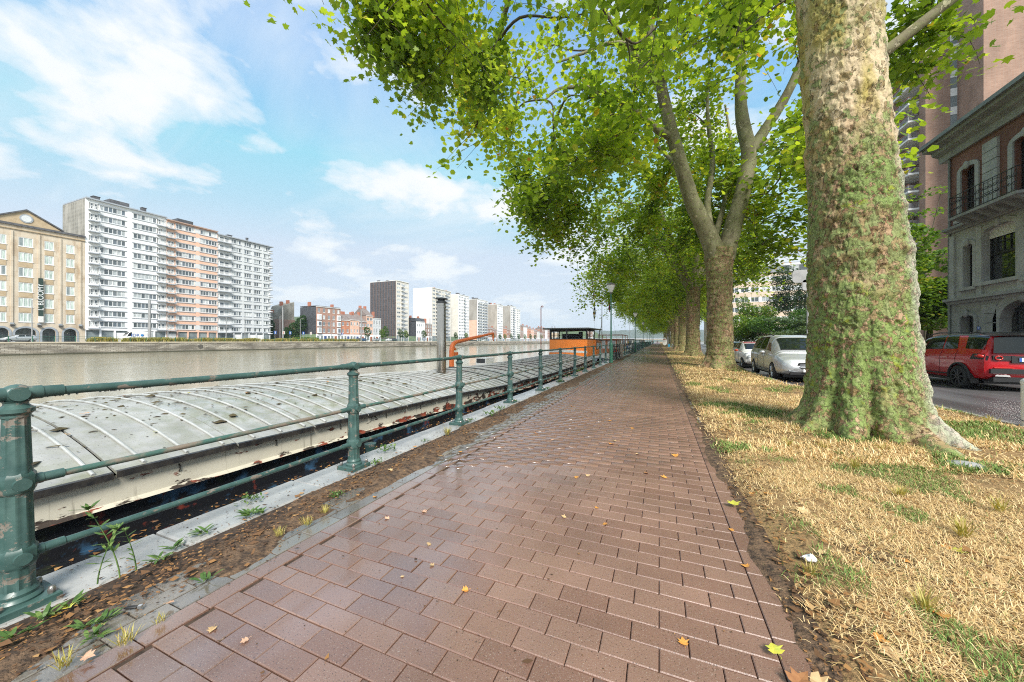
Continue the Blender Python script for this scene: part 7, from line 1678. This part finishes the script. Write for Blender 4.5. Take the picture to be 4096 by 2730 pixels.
# van with lettering, and cars on the far quay
vn = empty('van', (-121, YX(545, -121), LB)); tag(vn, 'white delivery van with blue stripe parked before the white apartment block', 'van')
cv = Car([(-2.9, .5, 1.2, 2.2, .95, .8), (-2.85, .4, 1.25, 2.5, .99, .86), (-1, .35, 1.2, 2.62, 1.0, .88), (1.2, .35, 1.2, 2.58, 1.0, .86), (1.5, .35, 1.2, 2.45, 1.0, .82), (2.0, .35, 1.18, 1.75, .99, .78), (2.3, .35, 1.12, 1.35, .96, .8), (2.75, .4, .95, 1.1, .9, .7), (2.9, .5, .7, .8, .75, .6)])
put('body', cv.body('paint_white', cut=((1.9, .36), (-1.8, .36))), vn)
both(lambda s: cv.patch(1.1, 2.05, s * 8.4, s * 10.6, off=.01, y0b=1.1, y1b=1.6).build('side_window', 'car_glass', vn))
w = MB()
for s in (-1, 1):
    q = cv.patch(1.55, 2.2, s * 11.2, s * 14, off=.01); b = len(w.v); w.v += q.v; w.f += [tuple(i + b for i in f) for f in q.f]; w.mi += q.mi
w.build('windscreen', 'car_glass', vn)
for y in (1.9, -1.8):
    for s in (-1, 1): wheel(vn, s * .88, y, .35, 'rim_silver', s, 8)
MB().add([(.99, -2.5, .5), (.99, -1.9, .5), (.985, -1.55, 1.25), (.90, -1.3, 2.5), (.90, -1.7, 2.5), (.985, -2.1, 1.25)], [(0, 1, 2, 5), (5, 2, 3, 4)]).xf(Matrix.Translation((.012, 0, 0))).build('stripe', 'bike_blue', vn)
lt = text_part('lettering', 'JDR', .95, 'plate_blue', vn, Matrix.Translation((.985, -.55, 1.62)) @ Matrix.Rotation(R(-5), 4, 'Y') @ Matrix(((0, 0, 1, 0), (1, 0, 0, 0), (0, 1, 0, 0), (0, 0, 0, 1)))); MB().tube([(.975, .75, 1.62), (.99, .75, 1.62)], .3, 14).build('logo', 'plate_blue', vn); MB().tube([(.991, .70, 1.66), (.997, .70, 1.66)], .15, 12).build('logo_dot', 'bike_blue', vn)
# the van's nose points upstream (towards the hotel)
vn.rotation_euler = (0, 0, R(180)); 
for o in list(vn.children):
    if o.name.split('.')[0] in ('lettering', 'logo', 'logo_dot'): o.rotation_euler = (0, 0, R(180))
c_ = small_car((-121, YX(75, -121), LB), R(180), 'silver saloon driving on the far quay before the hotel arcade', 'paint_silver', 'paint_silver', 'paint_silver'); c_.scale = (1.1, 1.25, 1.0)
for i, (px, pt, lb) in enumerate(((1432, 'paint_dark', 'dark'), (1450, 'paint_blue', 'blue'), (1503, 'paint_silver', 'silver'), (1553, 'paint_white', 'white'), (1574, 'paint_dark', 'black'), (1935, 'paint_white', 'pale'))):
    small_car((-124, YX(px, -124), LB), R(180), lb + ' car parked along the far quay before ' + ('the pink houses' if px < 1480 else 'the dark ribbed tower' if px < 1700 else 'the far towers'), pt, pt, pt)
# ------------------------------------------------------------------ dry grass on the verge
def gp(px, py, z=0.0):
    Zc = 1418 * (CAM_H - z) / (py - 1365); u = (px - 2048) / 1418; c, s = math.cos(YAW), math.sin(YAW); return (Zc * (u * c - s), Zc * (u * s + c))
rng = np.random.default_rng(77)
def blades(n, y0, y1, lmin, lmax, w, edge=True):
    X = rng.uniform(.60, 5.4, n * 2); Y = y0 + (y1 - y0) * rng.random(n * 2) ** 1.35
    kx_ = np.array([kerb_x(v) for v in Y]); ok = X < kx_ - .03
    d = np.hypot(X - T1[0], Y - T1[1]); ok &= d > .78
    den = fbm(np.stack([X * 1.7, Y * 1.7, X * 0 + 3], 1), 4); e = np.clip((X - .62) / .42, 0, 1)
    pr = np.clip((den - .36) * 6, .12, 1) * np.clip(e ** 1.2 + .04, 0, 1); trail = np.exp(-((Y - 9.8 - .3 * X) / .8) ** 2); pr *= 1 - .75 * trail * (X > 1)
    ok &= rng.random(n * 2) < pr; X, Y = X[ok][:n], Y[ok][:n]; m = len(X); Z = verge_z(X, Y)
    g = fbm(np.stack([X * 1.3 + 31, Y * 1.3, X * 0 + 9], 1), 4) + .10 * np.clip((X - 2.6) / 2, 0, 1) * (Y < 7); gr = (g > .60) & (rng.random(m) < .75) | (rng.random(m) < .035)
    up = np.where(rng.random(m) < .16, rng.uniform(.5, 1.2, m), rng.uniform(.02, .38, m)); up = np.where(gr, rng.uniform(.3, 1.1, m), up)
    a = rng.uniform(0, 6.283, m); l = rng.uniform(lmin, lmax, m) * np.where(gr, .75, 1); d = np.stack([np.cos(a) * np.cos(up), np.sin(a) * np.cos(up), np.sin(up)], 1) * l[:, None]
    s = np.stack([-np.sin(a), np.cos(a), 0 * a], 1) * (w * rng.uniform(.6, 1.3, m))[:, None]; b = np.stack([X, Y, Z + rng.uniform(0, .022, m)], 1)
    mid = b + d * .55 + np.array([0, 0, .006]); tip = b + d + np.stack([0 * a, 0 * a, -.3 * l * np.cos(up)], 1) * .25
    V = np.stack([b - s, b + s, mid + s * .8, mid - s * .8, tip], 1).reshape(-1, 3)
    FF = (np.arange(m)[:, None] * 5 + np.array([0, 1, 2, 3])).ravel(); F2 = (np.arange(m)[:, None] * 5 + np.array([3, 2, 4])).ravel()
    t = np.where(gr, rng.uniform(.66, 1, m), np.clip(rng.normal(.40, .16, m), 0, .6))
    return V, np.concatenate([FF, F2]), np.concatenate([np.full(m, 4), np.full(m, 3)]), np.tile(t, 2)
parts = [blades(175000, .3, 5.0, .025, .08, .0017), blades(80000, 5.0, 13, .04, .12, .0040), blades(42000, 13, 50, .05, .14, .009)]
for i, (V, F, L, t_) in enumerate(parts):
    o = put('dry_grass', np_mesh('dry_grass', V, F, L, ['grass_blades'], t_)); tag(o, 'straw coloured dry grass with green patches on the verge' if i == 0 else 'dry grass farther along the verge under the plane trees' if i == 1 else 'thin dry grass around the far plane trunks', 'grass', kind='stuff')
# leaf crumbs and bark litter along the verge edge, on the soil drift and in the grass
def crumbs(n, fx, fy, size, zf, tcen):
    X, Y = fx(n), fy(n); Z = zf(X, Y); k = 4; a = rng.uniform(0, 6.283, n); s = size * rng.lognormal(0, .5, n); asp = rng.uniform(.25, .9, n)
    tl = rng.normal(0, .3, (n, 2)); c, sn = np.cos(a), np.sin(a); pts = []
    for (u, v) in ((-1, 0), (0, -1), (1, 0), (0, 1)):
        x = u * s; y = v * s * asp; pts.append(np.stack([X + x * c - y * sn, Y + x * sn + y * c, Z + .004 + np.abs(tl[:, 0] * x) + np.abs(tl[:, 1] * y)], 1))
    return np.stack(pts, 1).reshape(-1, 3), np.clip(rng.normal(tcen, .25, n), 0, 1)
sets = [(5200, lambda n: .60 + np.abs(rng.normal(0, .16, n)), lambda n: .4 + 16 * rng.random(n) ** 1.8, .009, lambda x, y: verge_z(x, y) * (x > .665), .30),
        (14000, lambda n: rng.uniform(.7, 5.2, n), lambda n: .6 + 14 * rng.random(n) ** 1.5, .012, lambda x, y: verge_z(x, y) + .014, .66),
        (9000, lambda n: rng.normal(-2.72, .13, n), lambda n: .1 + 18 * rng.random(n) ** 1.6, .009, lambda x, y: 0 * x + .006 + .012 * np.clip(1 - np.abs(x + 2.72) / .25, 0, 1), .33),
        (1500, lambda n: rng.uniform(-3.36, -2.25, n), lambda n: .3 + 14 * rng.random(n) ** 1.4, .006, lambda x, y: 0 * x + .001, .15),
        (900, lambda n: rng.uniform(-2.2, .5, n), lambda n: .8 + 12 * rng.random(n) ** 1.3, .0045, lambda x, y: 0 * x + .0015, .25)]
V = []; T = []
for s_ in sets: v, t_ = crumbs(*s_); V.append(v); T.append(t_)
V = np.concatenate(V); o = put('leaf_litter', np_mesh('leaf_litter', V, np.arange(len(V)), np.full(len(V) // 4, 4), ['litter'], np.concatenate(T))); tag(o, 'brown crumbled leaves and bark bits along the path edges', 'litter', kind='stuff')
# ------------------------------------------------------------------ fallen leaves
for nm, ca, cb in (('leaf_orange', (.50, .20, .035), (.60, .30, .07)), ('leaf_tan', (.50, .33, .16), (.60, .42, .22)), ('leaf_yellow', (.58, .50, .06), (.42, .46, .07)), ('leaf_brown', (.22, .09, .035), (.32, .15, .06)), ('leaf_pink', (.52, .30, .19), (.60, .38, .26))):
    simple(nm, ca, cb, 30, .55, rand=.15)
def leaf_mesh(mat, seed, curl):
    r = random.Random(seed); n = len(LEAF10); V = []
    for x, y in LEAF10: x2 = x * r.uniform(.8, 1.15); y2 = y * r.uniform(.85, 1.1); V.append((x2, y2, curl * (x2 * x2 * 1.3 + .4 * max(0, y2) ** 2) + r.uniform(-.05, .05) * curl * 2))
    V.append((0, .1, .01)); b = MB().add(V, [(i, (i + 1) % n, n) for i in range(n)]); b.tube([(0, -.35, .02), (.06, -.6, .05), (.03, -.8, .03)], .018, 4); return b.mesh('fallen_leaf', mat)
LM = {m: [leaf_mesh(m, s, c) for s, c in ((1, .25), (2, .5), (3, .35))] for m in ('leaf_orange', 'leaf_tan', 'leaf_yellow', 'leaf_brown', 'leaf_pink')}
LAB = {'leaf_orange': 'orange', 'leaf_tan': 'pale tan', 'leaf_yellow': 'yellow', 'leaf_brown': 'brown', 'leaf_pink': 'pinkish'}
def fallen(x, y, z, m, s, where, grp, cat='leaf'):
    o = put('fallen_leaf', random.choice(LM[m]), None, (x, y, z + .004), random.uniform(0, 6.28), (s * .8, s * .8, s * .8)); o.rotation_euler[0] = random.gauss(0, .12); o.rotation_euler[1] = random.gauss(0, .12)
    tag(o, '%s fallen plane leaf lying on %s' % (LAB[m], where), cat, grp); return o
GP = 'fallen leaves on the brick path'; GV = 'fallen leaves on the verge'; GS = 'fallen leaves by the railing'; GR = 'fallen leaves on the barge roof'
for px, py, m, s in ((1697, 2049, 'leaf_pink', .06), (1548, 2076, 'leaf_pink', .055), (1716, 2179, 'leaf_tan', .045), (1728, 2263, 'leaf_tan', .04), (1862, 2363, 'leaf_orange', .05), (2256, 2070, 'leaf_tan', .05), (2420, 2100, 'leaf_orange', .05), (2386, 2034, 'leaf_orange', .04), (2734, 2573, 'leaf_orange', .06),
                     (2657, 1911, 'leaf_orange', .075), (2351, 1904, 'leaf_tan', .06), (2305, 1911, 'leaf_orange', .06), (2925, 2122, 'leaf_orange', .05), (2982, 2267, 'leaf_orange', .06), (1609, 2309, 'leaf_tan', .03), (850, 2520, 'leaf_tan', .05), (980, 2565, 'leaf_pink', .045), (2445, 1778, 'leaf_orange', .09), (2700, 1824, 'leaf_orange', .1), (2550, 1818, 'leaf_tan', .06), (2585, 1895, 'leaf_brown', .06), (2210, 1762, 'leaf_pink', .06), (1650, 1800, 'leaf_pink', .07), (2530, 1715, 'leaf_orange', .08), (1840, 1810, 'leaf_orange', .06), (1500, 1990, 'leaf_orange', .05)):
    x, y = gp(px, py); fallen(x, y, 0, m, s, 'the red brick path', GP)
for i in range(60):
    x, y = random.uniform(-2.1, .55), 5 + 30 * random.random() ** 1.2; fallen(x, y, 0, random.choice(('leaf_orange', 'leaf_tan', 'leaf_brown', 'leaf_orange')), random.uniform(.045, .085), 'the red brick path', GP)
for px, py, m, s in ((2935, 2010, 'leaf_yellow', .12), (3100, 2590, 'leaf_yellow', .085), (3200, 2715, 'leaf_brown', .11), (3280, 2725, 'leaf_tan', .10), (3565, 2610, 'leaf_tan', .10), (3290, 2245, 'leaf_tan', .07), (3055, 1800, 'leaf_yellow', .11), (3520, 2560, 'leaf_orange', .07), (3840, 2215, 'leaf_yellow', .09), (3290, 1985, 'leaf_brown', .09), (3070, 1990, 'leaf_orange', .08), (3780, 1830, 'leaf_orange', .14), (3830, 1800, 'leaf_brown', .16), (3210, 2070, 'leaf_tan', .1), (3960, 2330, 'leaf_tan', .12), (3760, 2480, 'leaf_orange', .09)):
    x, y = gp(px, py, .04); fallen(x, y, float(verge_z(np.array([x]), np.array([y]))[0]) + .015, m, s, 'the dry grass verge', GV)
for i in range(80):
    x, y = random.uniform(.75, 4.8), 1.4 + 11 * random.random() ** 1.3
    if math.hypot(x - T1[0], y - T1[1]) < 1.0: continue
    fallen(x, y, float(verge_z(np.array([x]), np.array([y]))[0]) + .012, random.choice(('leaf_orange', 'leaf_brown', 'leaf_tan', 'leaf_brown')), random.uniform(.04, .085), 'the dry grass verge', GV)
for px, py, m, s in ((270, 2450, 'leaf_yellow', .06), (680, 2430, 'leaf_pink', .045), (350, 2650, 'leaf_pink', .06), (1660, 1795, 'leaf_orange', .07), (980, 2140, 'leaf_brown', .04), (1560, 1890, 'leaf_tan', .07), (1065, 1985, 'leaf_pink', .045), (230, 2480, 'leaf_orange', .05), (620, 2100, 'leaf_brown', .05)):
    x, y = gp(px, py); fallen(x, y, .022, m, s, 'the soil beside the railing', GS)
for y, s, m, q in ((1.75, .35, 'leaf_orange', .075), (1.45, .62, 'leaf_tan', .05), (2.9, .1, 'leaf_yellow', .06), (1.95, .75, 'leaf_yellow', .06), (3.4, .3, 'leaf_orange', .06), (5.0, .2, 'leaf_orange', .07), (6.2, .5, 'leaf_brown', .07), (8.0, .0, 'leaf_orange', .08), (2.4, -.1, 'leaf_brown', .05), (4.2, .6, 'leaf_brown', .06), (10.5, .3, 'leaf_orange', .08)):
    p_ = roof_pt(y, s, .02); fallen(p_[0], p_[1], p_[2], m, q, 'the grey barge roof', GR)
# crumpled paper, lighter, stones
simple('tissue', (.80, .80, .80), rough=.8)
b = MB().ell((0, 0, .02), (.038, .026, .016), 10, 7); V0 = np.array(b.v); V0 += (np.stack([vnoise(V0 * 60 + k * 9) for k in range(3)], 1) - .5) * .03; b.v = [tuple(v) for v in V0]; x, y = gp(3240, 2258, .05)
tag(b.build('crumpled_tissue', 'tissue', None, loc=(x, y, float(verge_z(np.array([x]), np.array([y]))[0]) + .01), smooth=True), 'crumpled white paper tissue dropped on the dry grass', 'tissue')
x, y = gp(525, 2450); lg = empty('cigarette_lighter', (x, y, .015), R(-58)); tag(lg, 'small black cigarette lighter lying on the soil by the railing', 'lighter')
MB().ell((0, 0, .01), (.010, .035, .008), 10, 6).build('case', 'trim_black', lg, smooth=True); MB().box(-.008, .008, .032, .048, .004, .017).build('metal_head', 'chrome', lg)
x, y = gp(3850, 1870, .05); st = MB().ell((0, 0, 0), (.17, .12, .07), 12, 8); V0 = np.array(st.v); V0 *= (.85 + .35 * vnoise(V0 * 9))[:, None]; st.v = [tuple(v) for v in V0]; tag(st.build('stone', 'stone_grey', None, loc=(x, y, .05), smooth=True), 'grey half buried stone among the roots of the big trunk', 'stone')
# ------------------------------------------------------------------ weeds along the railing and in the verge
m_leaf('weed_leaf', [(0, (.05, .11, .025)), (.6, (.10, .19, .045)), (1, (.20, .29, .08))], .3)
def strap(b, base, dr, ln, w, lift):
    base = Vector(base); dr = Vector(dr).normalized(); sd = Vector((-dr.y, dr.x, 0)).normalized() * w
    if sd.length < 1e-6: sd = Vector((w, 0, 0))
    p = [base, base + dr * ln * .35 + Vector((0, 0, lift * ln * .5)), base + dr * ln * .72 + Vector((0, 0, lift * ln * .6)), base + dr * ln + Vector((0, 0, lift * ln * .35))]
    b.add([p[0], p[1] - sd, p[1] + sd, p[2] - sd * .8, p[2] + sd * .8, p[3]], [(0, 1, 2), (1, 3, 4, 2), (3, 5, 4)])
def weed(kind, x, y, h, label, seed, grp='weeds along the railing'):
    r_ = random.Random(seed); r = empty('weed', (x, y, .012)); tag(r, label, 'weed', grp); b = MB()
    if kind == 'rosette':
        for k in range(14): a = r_.uniform(0, 6.28); strap(b, (r_.uniform(-.02, .02), r_.uniform(-.02, .02), 0), (math.cos(a), math.sin(a), r_.uniform(.1, .6)), h * r_.uniform(.5, 1.1), h * .10, .25)
    elif kind == 'mat':
        for k in range(60): a = r_.uniform(0, 6.28); d = r_.uniform(0, h); strap(b, (d * math.cos(a), d * math.sin(a), r_.uniform(0, h * .4)), (math.cos(a * 3), math.sin(a * 5), r_.uniform(.1, .9)), h * r_.uniform(.2, .4), h * .08, .2)
    elif kind == 'tuft':
        for k in range(46): a = r_.uniform(0, 6.28); strap(b, (r_.uniform(-.02, .02), r_.uniform(-.02, .02), 0), (math.cos(a), math.sin(a), r_.uniform(.6, 2.4)), h * r_.uniform(.5, 1.1), h * .022, .1)
    else:
        for q in range(r_.choice((1, 2, 2))):
            a = r_.uniform(0, 6.28); lean = r_.uniform(.2, .5); P = [Vector((lean * h * (k / 8) ** 1.6 * math.cos(a), lean * h * (k / 8) ** 1.6 * math.sin(a), h * k / 8 * (1 - .12 * q))) for k in range(9)]
            b.tube(P, [.004, .0035, .0035, .003, .003, .0025, .002, .002, .0015], 4)
            for k in range(2, 9):
                for e in range(4 if k > 6 else 2): an = r_.uniform(0, 6.28); strap(b, P[k], (math.cos(an), math.sin(an), .35), h * r_.uniform(.14, .24), h * .022, .1)
            for e in range(14): an = r_.uniform(0, 6.28); strap(b, P[8], (math.cos(an), math.sin(an), .9), h * .12, h * .02, .1)
    me = b.mesh('foliage', 'weed_leaf' if kind != 'tuft' else 'straw_leaf'); face_tint(me, [r_.uniform(.1, 1) for _ in me.polygons]); put('foliage', me, r); return r
def W_(kind, px, py, h, label, seed): x, y = gp(px, py); weed(kind, x, y, h, label, seed)
W_('tall', 480, 2320, .40, 'tall leafy weed with narrow leaves at the quay edge near the first post', 1); W_('tall', 390, 2345, .30, 'leaning bushy weed beside the tallest one at the quay edge', 2); W_('tall', 545, 2290, .24, 'slender single stem weed rising from the soil by the coping', 3)
RL = 'low rosette of green weed leaves growing in the soil by the railing'; ML = 'small mat of green weed growing along the railing'
for i, (px, py, h) in enumerate(((60, 2560, .085), (170, 2490, .09), (290, 2430, .08), (350, 2520, .075), (420, 2490, .07), (640, 2250, .09), (700, 2200, .08), (810, 2140, .10), (1000, 2070, .11), (1040, 2060, .09), (820, 2330, .07), (380, 2560, .08))): W_('rosette', px, py, h, RL, 10 + i)
for i, (px, py, h) in enumerate(((1000, 2010, .10), (1540, 1808, .13), (1500, 1860, .09), (1350, 1990, .08), (1880, 1690, .10), (2000, 1640, .12), (2060, 1610, .10), (1960, 1665, .14), (1700, 1770, .06), (2240, 1530, .14), (2270, 1510, .16), (2310, 1490, .2), (2330, 1480, .2), (2190, 1560, .12))): W_('mat', px, py, h, ML, 40 + i)
for i, (px, py, h) in enumerate(((1230, 2110, .08), (1120, 2150, .07), (1790, 1745, .16), (1300, 2060, .07), (500, 2590, .08), (260, 2680, .08), (640, 2500, .05))): W_('tuft', px, py, h, 'tuft of bleached grass growing in the soil strip by the railing', 60 + i)
for i, (px, py, h) in enumerate(((3380, 1835, .12), (3500, 1830, .10), (3660, 1800, .12), (3280, 1790, .10), (3230, 1710, .12))):
    x, y = gp(px, py, .05); o = weed('rosette', x, y, h, 'green weed growing against the foot of the big trunk', 80 + i, 'weeds at the big trunk'); o.location.z = .06
for i, (px, py, h) in enumerate(((3150, 1790, .16), (3300, 1805, .14), (3420, 1880, .15), (3540, 1815, .16), (3180, 1730, .14), (3600, 1990, .13), (3850, 2150, .16), (4000, 2050, .14), (3950, 1690, .15), (3980, 1705, .16), (3240, 2300, .10), (3700, 2450, .13))):
    x, y = gp(px, py, .05); o = weed('tuft', x, y, h, 'upright tuft of pale straw on the dry verge', 90 + i, 'straw tufts on the verge'); o.location.z = .05
# ------------------------------------------------------------------ air
hm_ = bpy.data.materials.new('haze'); hm_.use_nodes = True; t = hm_.node_tree; t.nodes.clear(); MAT['haze'] = hm_
pv = N(t, 'ShaderNodeVolumePrincipled'); pv.inputs['Color'].default_value = (.80, .90, 1, 1); pv.inputs['Density'].default_value = .00022; pv.inputs['Anisotropy'].default_value = .1
ov = N(t, 'ShaderNodeOutputMaterial'); t.links.new(pv.outputs[0], ov.inputs['Volume'])
tag(MB().box(-2720, 4020, -420, 4020, -6, 130).build('haze', 'haze'), kind='stuff')
